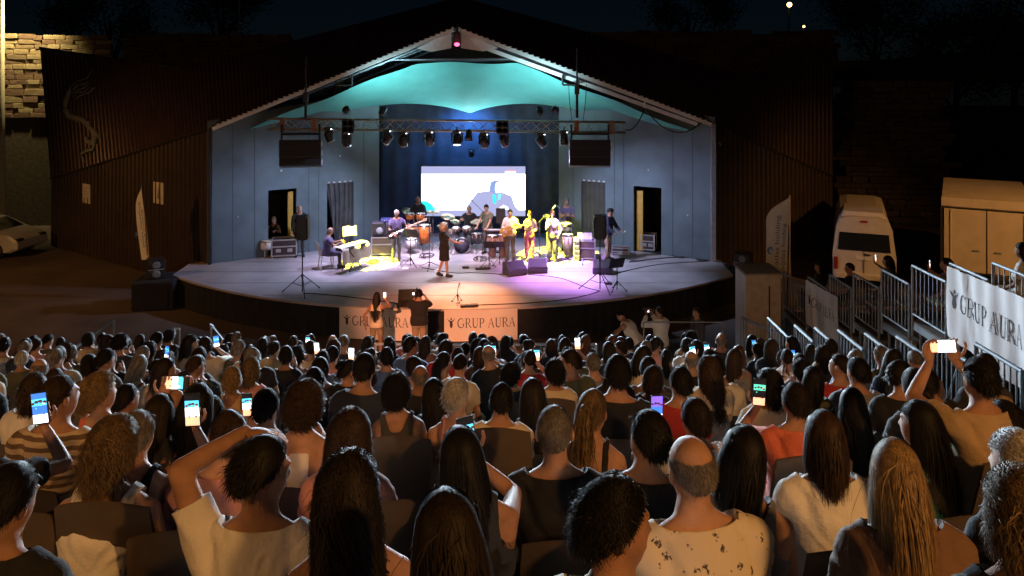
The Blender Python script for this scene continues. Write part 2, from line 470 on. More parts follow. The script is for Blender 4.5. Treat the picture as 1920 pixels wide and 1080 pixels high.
MB().box((JR.x + .04, JR.y - .03, (JR.z + .3) / 2), (.16, .08, JR.z - .3)).build('corner_trim', mat('pale_jamb', (.3, .33, .36), .6), wr)
# inner roof planes and gable closing wall behind
mb = MB()
bk = 6.0
for a, b in ((JL, AP), (AP, JR)):
    q = [a + V(0, .15, .1), b + V(0, .15, .1), b + V(0, bk, .1), a + V(0, bk, .1)]; mb.add(q, [(0, 1, 2, 3)])
mb.build('roof_lining', M_dark, roofroot)
MB().add([JL + V(-1.2, 6, -5.5), JR + V(1.2, 6, -5.6), JR + V(1.2, 6, .1), AP + V(0, 6, .1), JL + V(-1.2, 6, .1)], [(0, 1, 2, 3, 4)]).build('rear_wall', M_dark, roofroot)
M_purl = mat('roof_steel', (.10, .12, .14), .5, metal=.5, var=.2)
for k in range(7):
    t = .08 + k * .12
    for a in (JL, JR):
        q = AP.lerp(a, t) + V(0, .25, -.05)
        MB().box(q + V(0, 2.6, 0), (.07, 5.0, .12)).build('purlin', M_purl, roofroot)
for k in range(4):
    y = .5 + k * 1.3
    for a in (JL, JR):
        MB().path([AP + V(0, y, -.12), AP.lerp(a, .62) + V(0, y, -.12)], .05).build('rafter', M_purl, roofroot)
    MB().path([AP.lerp(JL, .28) + V(0, y, -.1), AP.lerp(JR, .28) + V(0, y, -.1)], .045).build('tie_beam', M_purl, roofroot)
# white edge trims along the rakes, the right one doubled
def strip(a, b, w, t, name, m, par):
    d = (b - a).normalized(); up = V(0, 0, 1); sd = d.cross(V(0, 1, 0)).normalized()
    if sd.z > 0: sd = -sd
    vs = []
    for p in (a, b):
        vs += [p, p + sd * w, p + sd * w + V(0, t, 0), p + V(0, t, 0)]
    return MB().add(vs, [(0, 1, 5, 4), (1, 2, 6, 5), (2, 3, 7, 6), (3, 0, 4, 7), (0, 3, 2, 1), (4, 5, 6, 7)]).build(name, m, par)
strip(JL + V(0, -.06, .02), AP + V(-.1, -.06, -.02), .11, .12, 'rake_trim', M_white, roofroot)
strip(AP + V(.1, -.06, -.02), JR + V(0, -.06, .02), .12, .12, 'rake_trim', M_white, roofroot)
strip(AP.lerp(JR, .10) + V(0, .25, -.24), AP.lerp(JR, .95) + V(0, .25, -.14), .13, .1, 'rake_trim', M_white, roofroot)
for i in range(46):      # sheet ends as teeth; light from below put in as white colour
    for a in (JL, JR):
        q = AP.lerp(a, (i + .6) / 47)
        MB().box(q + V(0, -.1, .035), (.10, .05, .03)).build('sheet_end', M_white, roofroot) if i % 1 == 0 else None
for sg, a in ((-1, JL), (1, JR)):
    q0 = AP + V(sg * .16, .1, -.12); q1 = AP.lerp(a, .16) + V(0, .1, -.14)
    MB().add([q0, q1, q1 + V(-sg * .5, 0, -.12), q0 + V(0, 0, -.55)], [(0, 1, 2, 3)]).build('gusset_plate', M_white, roofroot)
# two little hanging steel frames under the rakes
for px, py in ((645, 150), (1070, 150)):
    c = P(px, py, 26.2)
    o = thing('hanging_frame', 'small square steel bracket hanging under the %s roof slope' % ('left' if px < 900 else 'right'), 'bracket', c)
    for a, b in (((-.27, 0, .17), (-.27, 0, -.17)), ((.27, 0, .17), (.27, 0, -.17)), ((-.27, 0, -.17), (.27, 0, -.17)), ((-.27, 0, .17), (.27, 0, .17))):
        MB().tube(a, b, .035).build('bar', M_dark, o)
# emblem on the left wing: hand-like strokes, a winding body and a head
M_emb = mat('emblem_grey', (.24, .25, .25), .6, var=.2)
ue = (L2 - L1)
def onwing(px, py):
    a, b = at_px(UPL, px), at_px(LOL, max(px, 96)); v = 0.
    pya = lambda q: 130 + (CAMZ - q.z) / q.y * F
    v = (py - pya(a)) / (pya(b) - pya(a)); q = a.lerp(b, v)
    for _ in range(3): v += (py - pya(q)) / (pya(b) - pya(a)); q = a.lerp(b, v)
    return q + (Vector((0, 0, CAMZ)) - q) * .006
emb = thing('wall_emblem', 'grey painted emblem of curling strokes on the left wing wall', 'emblem')
for pts, w in (([(172, 132), (163, 147), (146, 152), (132, 163), (128, 178)], .035), ([(168, 150), (160, 157), (145, 160), (134, 170)], .035), ([(167, 158), (158, 164), (146, 168), (135, 176)], .035), ([(168, 164), (158, 172), (146, 173), (136, 181)], .035), ([(177, 164), (167, 174), (153, 178), (140, 186)], .04),
               ([(130, 170), (123, 190), (122, 205), (130, 218), (145, 222), (157, 226), (165, 235), (170, 246)], .13), ([(166, 228), (168, 240), (176, 246), (182, 256), (176, 268), (164, 266), (161, 257)], .12), ([(178, 268), (174, 280), (160, 284), (152, 290), (158, 304)], .07)):
    q = [onwing(*p) for p in pts]
    # smooth
    q2 = []
    for a, b in zip(q, q[1:]): q2 += [a, a.lerp(b, .33), a.lerp(b, .66)]
    q2.append(q[-1])
    nq = len(q2)
    MB().path(q2, [w * (.35 + .65 * math.sin(math.pi * min(1, (i + 1) / nq * .9 + .05)) ** .5) for i in range(nq)], 6).build('stroke', M_emb, emb, True)
# posters on the lower wall
M_paper = mat('poster_paper', (.62, .60, .55), .7, var=.1)
M_ink = mat('poster_ink', (.12, .11, .12), .7)
for px, py, dd, w, h, lab in ((162, 363, 30.9, .62, .78, 'plain pale notice fixed to the corrugated wall'), (298, 362, 28.2, .74, .78, 'pale notice with dark fan-shaped print on the corrugated wall')):
    dd = at_px([L6, JL], px).y - .02; c = P(px, py, dd)
    ang = math.atan2(JL.y - L6.y, JL.x - L6.x)
    th = thing('poster', lab, 'poster', c, ang)
    MB().box((0, 0, 0), (w, .012, h)).build('sheet', M_paper, th)
    if px > 200:
        for k in (-1, 0, 1): MB().prism([(k * .07 - .02, -.2), (k * .07 + .03, -.2), (k * .03 + .01, .22)], .004, None, (0, -.012, 0)).build('print', M_ink, th)
    else:
        for k in range(4): MB().box((0, -.012, .2 - k * .12), (.42, .004, .03)).build('print', mat('poster_print', (.4, .39, .37), .7), th)

# ---- old stone walls behind
stone_me = []
for k in range(6):
    r = random.Random(k); mb = MB(); mb.bev((0, 0, 0), (1, 1, 1), .07)
    mb.v = [(x * (1 + r.uniform(-.05, .05)), y * (1 + r.uniform(-.04, .04)), z * (1 + r.uniform(-.07, .07))) for x, y, z in mb.v]
    me = mb.mesh('stone'); me.materials.append(M_stone[0]); stone_me.append(me)
M_shade_stone = [mat('shaded_stone_%d' % i, c, .95, var=.3, scale=3, bump=.8, bscale=7) for i, c in enumerate([(.11, .085, .06), (.085, .065, .05), (.13, .10, .075)])]  # same stone, with the darkness of the unlit walls put into its colour
def stonewall(label, px0, px1, pyt, pyb, d0, d1, sw, sh, zt_extra=0, limit=290, rr=1, ms=None):
    r = random.Random(rr)
    A = P(px0, pyt, d0); B = P(px1, pyt, d1)
    zt = A.z; zb = CAMZ - (pyb - 130) / F * min(d0, d1)
    root = thing('stone_wall', label, 'wall', (A.x, A.y, 0), math.atan2(B.y - A.y, B.x - A.x))
    L = (Vector((B.x, B.y)) - Vector((A.x, A.y))).length
    MB().box((L / 2, .45, zt / 2 - .1), (L, .6, zt - .2)).build('wall_core', M_mortar, root)
    z = zt; row = 0; cnt = 0
    while z > zb and cnt < limit:
        h = sh * r.uniform(.65, 1.3); x = -r.uniform(0, sw)
        while x < L and cnt < limit:
            w = sw * r.uniform(.4, 1.5)
            if r.random() > .04 or row > 1:
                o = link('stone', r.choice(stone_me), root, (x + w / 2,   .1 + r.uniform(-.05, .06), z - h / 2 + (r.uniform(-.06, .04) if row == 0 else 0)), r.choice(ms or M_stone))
                o.scale = (w * .95, .3, h * .92)
                o.rotation_euler = (r.uniform(-.06, .06), r.uniform(-.03, .03), r.uniform(-.05, .05)); cnt += 1
            x += w
        z -= h; row += 1
    return root
stonewall('old stone wall lit yellow at the far left behind the wing', -45, 193, 64, 215, 36.5, 37.5, .75, .30, rr=3)
stonewall('dim rubble stone wall rising behind the left roof slope', 236, 545, 62, 128, 40, 41, .6, .27, rr=4, ms=M_shade_stone)
stonewall('shaded stone wall rising behind the right roof slope', 1085, 1560, 58, 140, 41, 40, .75, .31, rr=5, ms=M_shade_stone)
stonewall('shaded stone wall with narrow courses behind the parked van', 1585, 1765, 150, 400, 38, 37.5, .7, .30, rr=6, ms=M_shade_stone)
MB_core = MB()
hill = quadgrid(lambda u, v: (-70 + 140 * u, 44 + 40 * v, (1 - v) * 7.5 + 3.0 * v + 6 * v * v + .6 * math.sin(u * 23) * v), 40, 8)
struct(MB().add(*hill).build('hillside', mat('dry_hillside', (.05, .045, .03), .95, var=.4, scale=.6, bump=.5, bscale=3)))

# ---- trees on the hill
M_bark = mat('bark', (.08, .06, .045), .9, var=.3, bump=.5)
M_leaf = [mat('foliage_%d' % i, c, .7, var=.4, scale=2) for i, c in enumerate([(.05, .085, .03), (.035, .06, .025)])]
def crown_mesh(seed, n=5200):
    r = np.random.RandomState(seed)
    cl = r.normal(0, 1, (16, 3)); cl /= np.linalg.norm(cl, axis=1)[:, None]; cl *= r.uniform(.35, .85, (16, 1)); cl[:, 2] *= .8
    c = cl[r.randint(0, 16, n)] + r.normal(0, .16, (n, 3))
    a = r.normal(0, 1, (n, 3)); a /= np.linalg.norm(a, axis=1)[:, None]
    b = np.cross(a, r.normal(0, 1, (n, 3))); b /= np.linalg.norm(b, axis=1)[:, None]
    s = r.uniform(.02, .045, (n, 1))
    v = np.concatenate([c - a * s, c + b * s * .5, c + a * s, c - b * s * .5], 1).reshape(-1, 3)
    me = bpy.data.meshes.new('crown'); idx = np.arange(n * 4).reshape(-1, 4)
    me.from_pydata(v.tolist(), [], idx.tolist()); me.materials.append(M_leaf[seed % 2]); return me
crowns = [crown_mesh(11), crown_mesh(12)]
def tree(px, py, d, R, label, k, base=None):
    c = P(px, py, d); zb = base if base is not None else 3.0
    t = thing('tree', label, 'tree', (c.x, c.y, zb), k * 1.3, 'trees on the hill behind the stage')
    h = c.z - zb
    mb = MB().path([(0, 0, 0), (.1, 0, h * .5), (0, .1, h * .9)], [.28, .2, .1], 8)
    for a in range(5):
        an = a * 1.25 + k; mb.path([(.05, 0, h * (.5 + .06 * a)), (R * .3 * math.cos(an), R * .3 * math.sin(an), h * .85), (R * .6 * math.cos(an), R * .6 * math.sin(an), h + R * .2)], [.1, .06, .02], 6)
    mb.build('trunk', M_bark, t, True)
    o = link('crown', crowns[k % 2], t, (0, 0, h)); o.scale = (R, R, R * .85)
tree(205, 15, 52, 4.2, 'dark round tree above the lit stone wall at far left', 0)
tree(420, -5, 60, 4.5, 'dim tree behind the left roof slope beside the thin mast', 1)
tree(1290, 0, 62, 4.5, 'dim tree right of the roof peak on the hill', 2)
tree(1640, 20, 50, 4.2, 'spreading dark tree left of the hillside slope at upper right', 3)
tree(1790, 110, 45, 4.0, 'dark bushy tree behind the white truck', 4, 1.5)
tree(1900, 60, 48, 4.5, 'dark tree at the upper right corner', 5, 2.0)

# ---- masts and street lamps
M_pole = mat('painted_pole', (.5, .47, .36), .5, var=.1)
M_sod = mat('sodium_lens', (1, .6, .2), .4, var=0, emit=(1, .55, .15), estr=12)
def street_lamp(loc, h, label, energy, color, armdir=(0, -1), r=.12, lensm=None, tgt=None, cone=90):
    t = thing('street_lamp', label, 'street lamp', (loc[0], loc[1], 0))
    MB().tube((0, 0, 0), (0, 0, h), r, r * .6, 12).build('pole', M_pole, t, True)
    e = V(armdir[0] * 1.4, armdir[1] * 1.4, h + .3)
    MB().path([(0, 0, h - .1), (armdir[0] * .5, armdir[1] * .5, h + .22), e], .045).build('arm', M_pole, t, True)
    MB().ell(e, (.2, .36, .09)).build('lamp_head', M_steel, t, True)
    MB().ell(e - V(0, 0, .06), (.15, .28, .05)).build('lens', lensm or M_sod, t, True)
    if energy and tgt is None: point('street_lamp_light', (loc[0] + e.x, loc[1] + e.y, h + .05), energy, color, .2)
    elif energy: spot('street_lamp_light', (loc[0] + e.x, loc[1] + e.y, h + .05), tgt, energy, color, cone, 1.0, .2)
    return t
street_lamp((P(5, 0, 36).x, 36), 11.5, 'pale street lamp pole at the far left edge by the lit stone wall', 2300, (1, .76, .34), (.9, -.4), tgt=(-24, 37, 6.5), cone=100)
t = thing('mast', 'thin pale mast rising behind the left roof slope', 'mast', (P(449, 0, 46).x, 46, 0))
MB().tube((0, 0, 0), (0, 0, 14), .07, .05).build('pole', M_steel, t); MB().box((0, 0, 14), (.5, .05, .05)).build('crossbar', M_steel, t)
for px, py, d, lab in ((1479, 9, 90, 'tiny glowing orange street lamp high on the hill'), (1506, 50, 85, 'second faint orange lamp low on the hill')):
    c = P(px, py, d); t = thing('hill_lamp', lab, 'street lamp', (c.x, c.y, 0))
    MB().tube((0, 0, 0), (0, 0, c.z), .08).build('pole', M_dark, t); k = .28 if py < 20 else .12
    MB().ell((0, -.2, c.z), (k, k, k)).build('lens', M_sod, t, True)
# two unseen sodium street lamps added behind the seating for the crowd's warm light
street_lamp((6.0, -4.0), 10.2, 'added tall sodium street lamp, unseen behind the audience on the right', 1700, (1, .46, .13), (-.7, .7), tgt=(1.8, 4.5, 4.5), cone=98)
street_lamp((-9.5, -4.0), 10.2, 'added tall sodium street lamp, unseen behind the audience on the left', 1450, (1, .45, .12), (.7, .7), tgt=(-5, 7, 4), cone=100)

street_lamp((-25, 15), 9, 'added sodium street lamp beside the parking ground, left of the frame', 3400, (1, .45, .13), (.7, .6), tgt=(-15, 26, .5), cone=66)  # added out of frame to warm the left ground, posters and flag
street_lamp((21, 13.5), 9.5, 'added sodium street lamp beyond the right stand, out of the frame', 5200, (1, .45, .12), (-.8, .5), tgt=(15.5, 24.5, 1.5), cone=56)  # added out of frame to warm the truck, van and booth
# ---- seating terrace: steps falling towards the stage
ROW0, ROWD = 1.75, .85
def headplane(d): return CAMZ - (1.35 + .307 * (d - 2.6))
def stepz(d): return headplane(d) - 1.2
mb = MB(); k = 0; yy = ROW0 - .40 - 3 * ROWD
steps = []
while yy < 14.3:
    z = stepz(yy + .40); steps.append((yy, z)); yy += ROWD
for i, (y, z) in enumerate(steps):
    mb.box((-4.0, y + ROWD / 2, z / 2), (20.6, ROWD, z))
struct(mb.build('seating_terrace', M_conc))
def floor_at(y):
    b = steps[0][1]
    for yy, z in steps:
        if yy <= y: b = z
    return b
# ================================================================== PEOPLE
SKIN = [mat('skin_%d' % i, c, .6, var=.2, scale=14, bump=.25, bscale=180, spec=.3, sheen=.05) for i, c in enumerate([(.36, .195, .125), (.44, .25, .17), (.27, .14, .09)])]
HAIRC = {k: mat('hair_' + k, c, .58, var=.3, scale=30, spec=.2, sheen=.10, tone=True) for k, c in dict(
    black=(.007, .006, .006), dark=(.016, .011, .008), brown=(.036, .021, .013), auburn=(.07, .03, .015), grey=(.16, .145, .135),
    silver=(.45, .43, .41), white=(.80, .78, .76), blonde=(.22, .145, .07), dirty=(.12, .08, .042)).items()}
CLOTH = {k: mat('cloth_' + k, c, .9, var=.12, scale=5, bump=.25, bscale=60, sheen=.12) for k, c in dict(
    white=(.72, .70, .66), cream=(.62, .54, .42), black=(.012, .012, .014), navy=(.02, .028, .05), grey=(.17, .17, .18), charcoal=(.05, .05, .055),
    red=(.36, .03, .03), coral=(.65, .16, .10), teal=(.03, .25, .22), tan=(.42, .30, .17), brown=(.17, .095, .06), pink=(.5, .24, .22),
    purple=(.09, .075, .15), olive=(.09, .09, .05), denim=(.06, .08, .13), blue=(.07, .12, .25), yellow=(.62, .50, .10), khaki=(.30, .23, .15)).items()}
CLOTH['stripe'] = pattern_mat('cloth_stripe', 'stripe', (.50, .40, .28), (.13, .085, .055), 7.0)
CLOTH['motif'] = pattern_mat('cloth_motif', 'motif', (.66, .58, .46), (.07, .06, .05), 20.0)
CLOTH['floral'] = pattern_mat('cloth_floral', 'motif', (.016, .016, .02), (.32, .15, .10), 12.0)
CLOTH['pattern'] = pattern_mat('cloth_pattern', 'floral', (.42, .10, .16), (.62, .45, .42), 9.0)
M_eye = mat('eye_white', (.6, .6, .58), .3, var=.05); M_lip = mat('lip', (.32, .10, .09), .5, var=.1); M_shoe = mat('shoe_leather', (.03, .025, .022), .5, var=.2)

def ik(S, T, l1, l2, pole):
    S, T, pole = Vector(S), Vector(T), Vector(pole)
    d = T - S; L = min(d.length, (l1 + l2) * .995); u = d.normalized(); T = S + u * L
    a = (l1 * l1 - l2 * l2 + L * L) / (2 * L); h = math.sqrt(max(0, l1 * l1 - a * a))
    q = pole - u * pole.dot(u); q = q.normalized() if q.length > 1e-4 else V(0, 0, -1)
    return S + u * a + q * h, T

def frame(fwd, nrm):
    f = Vector(fwd).normalized(); nn = Vector(nrm); nn = (nn - f * nn.dot(f)).normalized(); s = f.cross(nn)
    return Matrix((s, f, nn)).transposed()        # columns: side, finger direction, back-of-hand normal

def hand(mb, w, fwd, nrm, side, curl, hold=0.):
    """palm, four fingers of unequal length and a thumb; nrm points out of the back of the hand"""
    R = frame(fwd, nrm); w = Vector(w)
    mb.ell(w + R @ V(0, .045, 0), (.04, .055, .017), R, 12, 8)
    for i, (x, L) in enumerate(((-.030, .070), (-.010, .080), (.010, .075), (.029, .060))):
        x *= side; p = w + R @ V(x, .088, 0); ang = 0.; r = .0088
        for k in range(3):
            ang += curl * (.7 if k == 0 else 1.); sgl = L * (.45, .32, .23)[k]
            q = p + R @ V(0, sgl * math.cos(ang), -sgl * math.sin(ang))
            mb.capsule(p, q, r, r * .9, 7); p = q; r *= .9
    p = w + R @ V(-.030 * side, .025, -.004)
    for k, (dx, dy, dz, L) in enumerate(((-.75, .6, -.25 - hold, .042), (-.35, .85, -.35 - hold, .036), (.05, .9, -.3, .028))):
        q = p + R @ (V(dx * side, dy, dz).normalized() * L)
        mb.capsule(p, q, .0105 - .001 * k, .0095 - .001 * k, 7); p = q

RINGS = [(-.10, .155, .13, 0), (-.03, .178, .138, 0), (.07, .172, .125, .0), (.17, .152, .108, .005), (.29, .166, .116, .0), (.39, .178, .115, -.008), (.455, .165, .098, -.012), (.50, .125, .078, -.012), (.535, .072, .062, -.008), (.60, .054, .056, .008)]

def remesh(mb, voxel, it=4, name='body'):
    me = mb.mesh(name); o = bpy.data.objects.new('tmp', me); sc_ = bpy.data.scenes.new('workbench'); sc_.collection.objects.link(o)
    m = o.modifiers.new('r', 'REMESH'); m.mode = 'VOXEL'; m.voxel_size = voxel; m.use_smooth_shade = True
    s = o.modifiers.new('s', 'SMOOTH'); s.factor = .6; s.iterations = it
    vl = sc_.view_layers[0]; vl.update(); dg = vl.depsgraph
    out = bpy.data.meshes.new_from_object(o.evaluated_get(dg))
    bpy.data.objects.remove(o); bpy.data.meshes.remove(me); bpy.data.scenes.remove(sc_)
    return out

class Body:
    pass

def make_body(name, pose='sit', fem=False, lean=.05, twist=0., side=0., head=(0, 0, 0), R=None, L=None, voxel=.019, bulk=1., legs=None, heels=0.):
    """one continuous body mesh. R/L: dicts with hand target (world, local to the person), finger direction, back normal, curl"""
    B = Body(); B.name = name; B.fem = fem
    sit = pose == 'sit'
    pz = .53 if sit else .95
    T = Matrix.Translation((0, 0, pz)) @ Matrix.Rotation(twist, 4, 'Z') @ Matrix.Rotation(-lean, 4, 'X') @ Matrix.Rotation(side, 4, 'Y')
    kx = (.90 if fem else 1.) * bulk; sw = (.158 if fem else .182) * (1 + (bulk - 1) * .6)
    mb = MB(); N = 20; vs = []
    for z, rx_, ry_, yo in RINGS:
        k = kx * ((1.08 if z < .05 else .93 if z < .3 else .97) if fem else 1.)
        for i in range(N):
            a = 2 * math.pi * i / N; c, s = math.cos(a), math.sin(a)
            e = .82
            vs.append(T @ V(k * rx_ * math.copysign(abs(c) ** e, c), (bulk if z < .45 else 1) * ry_ * math.copysign(abs(s) ** e, s) + yo, z))
    fs = [tuple(range(N - 1, -1, -1)), tuple(range((len(RINGS) - 1) * N, len(RINGS) * N))]
    for k in range(len(RINGS) - 1):
        for i in range(N):
            j = (i + 1) % N; fs.append((k * N + i, k * N + j, (k + 1) * N + j, (k + 1) * N + i))
    mb.add(vs, fs)
    if fem:
        for sg in (-1, 1): mb.ell(T @ V(sg * .075, .085, .30), (.07, .065, .065))
    for sg in (-1, 1):
        mb.capsule(T @ V(sg * .03, -.015, .545), T @ V(sg * (sw - .03), -.008, .475), .046, .045)
        mb.capsule(T @ V(sg * .08, -.05, .30), T @ V(sg * (sw - .02), -.03, .43), .07, .06)   # shoulder blades
    # head
    HM = T @ Matrix.Translation((0, .018, .705)) @ Matrix.Rotation(head[0], 4, 'Z') @ Matrix.Rotation(head[1], 4, 'X') @ Matrix.Rotation(head[2], 4, 'Y')
    H3 = HM.to_3x3(); hc = lambda *a: HM @ V(*a)
    mb.ell(hc(0, -.012, .022), (.077, .097, .098), H3, 16, 12)
    mb.ell(hc(0, .032, -.028), (.063, .066, .088), H3, 14, 10)
    mb.ell(hc(0, .045, -.085), (.042, .042, .035), H3)
    mb.capsule(hc(0, .088, .018), hc(0, .108, -.024), .010, .014)
    mb.ell(hc(0, .085, .03), (.05, .016, .012), H3)
    mb.ell(hc(0, .092, -.062), (.024, .012, .012), H3)
    mb.capsule(T @ V(0, -.005, .52), hc(0, -.02, -.05), .058 if not fem else .050, .054 if not fem else .046)
    B.bones = {}
    B.bones['torso'] = (T @ V(0, 0, -.05), T @ V(0, 0, .5))
    B.bones['head'] = (hc(0, 0, -.07), hc(0, 0, .05))
    # arms
    hands = MB(); B.hand = {}
    for sg, key, spec in ((1, 'R', R), (-1, 'L', L)):
        S = T @ V(sg * sw, -.01, .452)
        if spec is None: spec = dict(t=(sg * .13, .30, .60) if sit else (sg * .25, .06, .80), f=(-sg * .2, 1, -.3) if sit else (0, .1, -1), n=(0, 0, 1) if sit else (sg, 0, 0), c=.5, p=(sg * .6, -.7, -.5))
        E, Wp = ik(S, spec['t'], .285, .255, spec.get('p', (sg * .6, -.4, -.8)))
        k = .88 if fem else 1.
        mb.capsule(S, E, .056 * k * (1 + (bulk - 1) * .7), .043 * k); mb.capsule(E, E.lerp(Wp, .35), .042 * k, .041 * k); mb.capsule(E.lerp(Wp, .35), Wp, .041 * k, .028 * k)
        B.bones['ua' + key] = (S, E); B.bones['fa' + key] = (E, Wp)
        hand(hands, Wp, spec['f'], spec['n'], sg, spec.get('c', .5), spec.get('h', 0.))
        B.hand[key] = (Wp, frame(spec['f'], spec['n']))
    # legs
    for sg, key in ((1, 'R'), (-1, 'L')):
        hip = T @ V(sg * .092, 0, -.02)
        if legs: K, A, toe = [Vector(q) for q in legs[key]]
        elif sit: K, A, toe = V(sg * .13, .42, .50), V(sg * .12, .43, .09), V(sg * .14, .58, .045)
        else: K, A, toe = V(sg * .10, .02, .50), V(sg * .105, -.01, .09), V(sg * .13, .14, .04)
        A = A + V(0, 0, heels); 
        mb.capsule(hip, K, .088, .058); mb.capsule(K, K.lerp(A, .35), .056, .056); mb.capsule(K.lerp(A, .35), A, .055, .037)
        mb.capsule(A - V(0, .03, .04), toe, .042, .034)
        B.bones['th' + key] = (hip, K); B.bones['sh' + key] = (K, A); B.bones['ft' + key] = (A, toe)
    me = remesh(mb, voxel)
    co = np.empty(len(me.vertices) * 3); me.vertices.foreach_get('co', co); co = co.reshape(-1, 3)
    no = np.empty(len(me.vertices) * 3); me.vertices.foreach_get('normal', no); no = no.reshape(-1, 3)
    me.calc_loop_triangles()
    tri = np.empty(len(me.loop_triangles) * 3, dtype=np.int64); me.loop_triangles.foreach_get('vertices', tri); tri = tri.reshape(-1, 3)
    ed = np.empty(len(me.edges) * 2, dtype=np.int64); me.edges.foreach_get('vertices', ed); ed = ed.reshape(-1, 2)
    B.co, B.no, B.tri, B.ed = co, no, tri, ed
    # final mesh = remeshed core + ears + hands
    for sg in (-1, 1): hands.ell(hc(sg * .078, -.008, -.005), (.011, .022, .031), H3 @ rz(sg * .35), 10, 8)
    v2 = np.array(hands.v); off = len(co)
    polys = [tuple(p.vertices) for p in me.polygons] + [tuple(i + off for i in f) for f in hands.f]
    full = bpy.data.meshes.new(name); full.from_pydata(np.vstack([co, v2]).tolist(), [], polys); full.shade_smooth()
    full.materials.append(SKIN[0]); bpy.data.meshes.remove(me)
    B.mesh = full; B.T = T; B.HM = HM; B.pz = pz; B.sw = sw; B.garm = {}
    Ti = np.array(T.inverted()); B.loc = (np.c_[co, np.ones(len(co))] @ Ti.T)[:, :3]
    names = list(B.bones); D = []; Tt = []
    rad = dict(torso=.15, head=.09)
    for nme in names:
        a, b = [np.array(q) for q in B.bones[nme]]; ab = b - a; L2_ = ab @ ab
        t = np.clip(((co - a) @ ab) / L2_, 0, 1); D.append(np.linalg.norm(co - a - t[:, None] * ab, axis=1) / rad.get(nme, .05 if nme[:2] in ('ua', 'fa') else .075)); Tt.append(((co - a) @ ab) / L2_)
    D = np.array(D); B.bi = D.argmin(0); B.bt = np.array(Tt); B.bn = names
    return B

def field(B, kind):
    """signed field: positive where the garment covers the body"""
    n = len(B.co); g = np.full(n, -.2); x, y, z = B.loc.T; nm = np.array(B.bn)[B.bi]
    tor = nm == 'torso'; bt = {b: B.bt[i] for i, b in enumerate(B.bn)}
    ax = np.abs(x)
    if kind in ('tee', 'longs', 'tank', 'strap', 'halter', 'tube'):
        hem = z + .06
        neck = dict(tee=.535, longs=.55, tank=.50, strap=.40, halter=.48, tube=.36)[kind] - z
        if kind == 'tank': neck = .45 + .11 * np.clip((ax - .045) / .05, 0, 1) - z
        if kind in ('tee', 'longs'): neck = neck - .05 * (y > 0) * np.clip(y / .08, 0, 1)
        gt = np.minimum(hem, neck)
        if kind == 'tank': gt = np.minimum(gt, B.sw * .74 + 1.2 * np.clip(.40 - z, 0, 1) - ax)
        if kind == 'halter': gt = np.minimum(gt, np.maximum(.055 + .55 * np.clip(.30 - z, 0, 1) - ax, -.2))
        if kind == 'strap': gt = np.maximum(np.minimum(hem, .33 + .12 * np.clip(ax - .02, 0, .2) - z), np.minimum.reduce([.013 - np.abs(ax - B.sw * .52), .56 - z, hem]))
        g = np.where(tor, gt, g)
        for k in 'RL':
            for b in ('ua', 'fa'):
                m = nm == b + k; t = bt['ua' + k]
                if kind == 'tee': g = np.where(m, (.58 - t) * .28, g) if b == 'ua' else g
                elif kind == 'longs': g = np.where(m, .2, g) if b == 'ua' else np.where(m, (.88 - bt['fa' + k]) * .25, g)
                elif b == 'ua': g = np.where(m, np.minimum(-.01, (-.0 - t) * .28), g)
            m = nm == 'th' + k; g = np.where(m, np.minimum(hem, .1), g)
    elif kind in ('pants', 'shorts', 'skirt'):
        g = np.where(tor, (.04 if B.pz < .7 else .07) - z, g)
        cut = dict(pants=.93, shorts=-1, skirt=-1)[kind]
        for k in 'RL':
            g = np.where(nm == 'th' + k, (.2 if kind == 'pants' else (.62 - bt['th' + k]) * .4), g)
            if kind == 'pants': g = np.where(nm == 'sh' + k, (cut - bt['sh' + k]) * .4, g)
    elif kind == 'shoes':
        for k in 'RL':
            g = np.where(nm == 'ft' + k, .05, g); g = np.where(nm == 'sh' + k, (bt['sh' + k] - .93) * .4, g)
    a, b = B.ed.T; deg = np.bincount(a, minlength=n) + np.bincount(b, minlength=n)
    for _ in range(3 if kind != 'strap' else 1):
        s = np.bincount(a, g[b], n) + np.bincount(b, g[a], n); g = .4 * g + .6 * s / np.maximum(deg, 1)
    return g

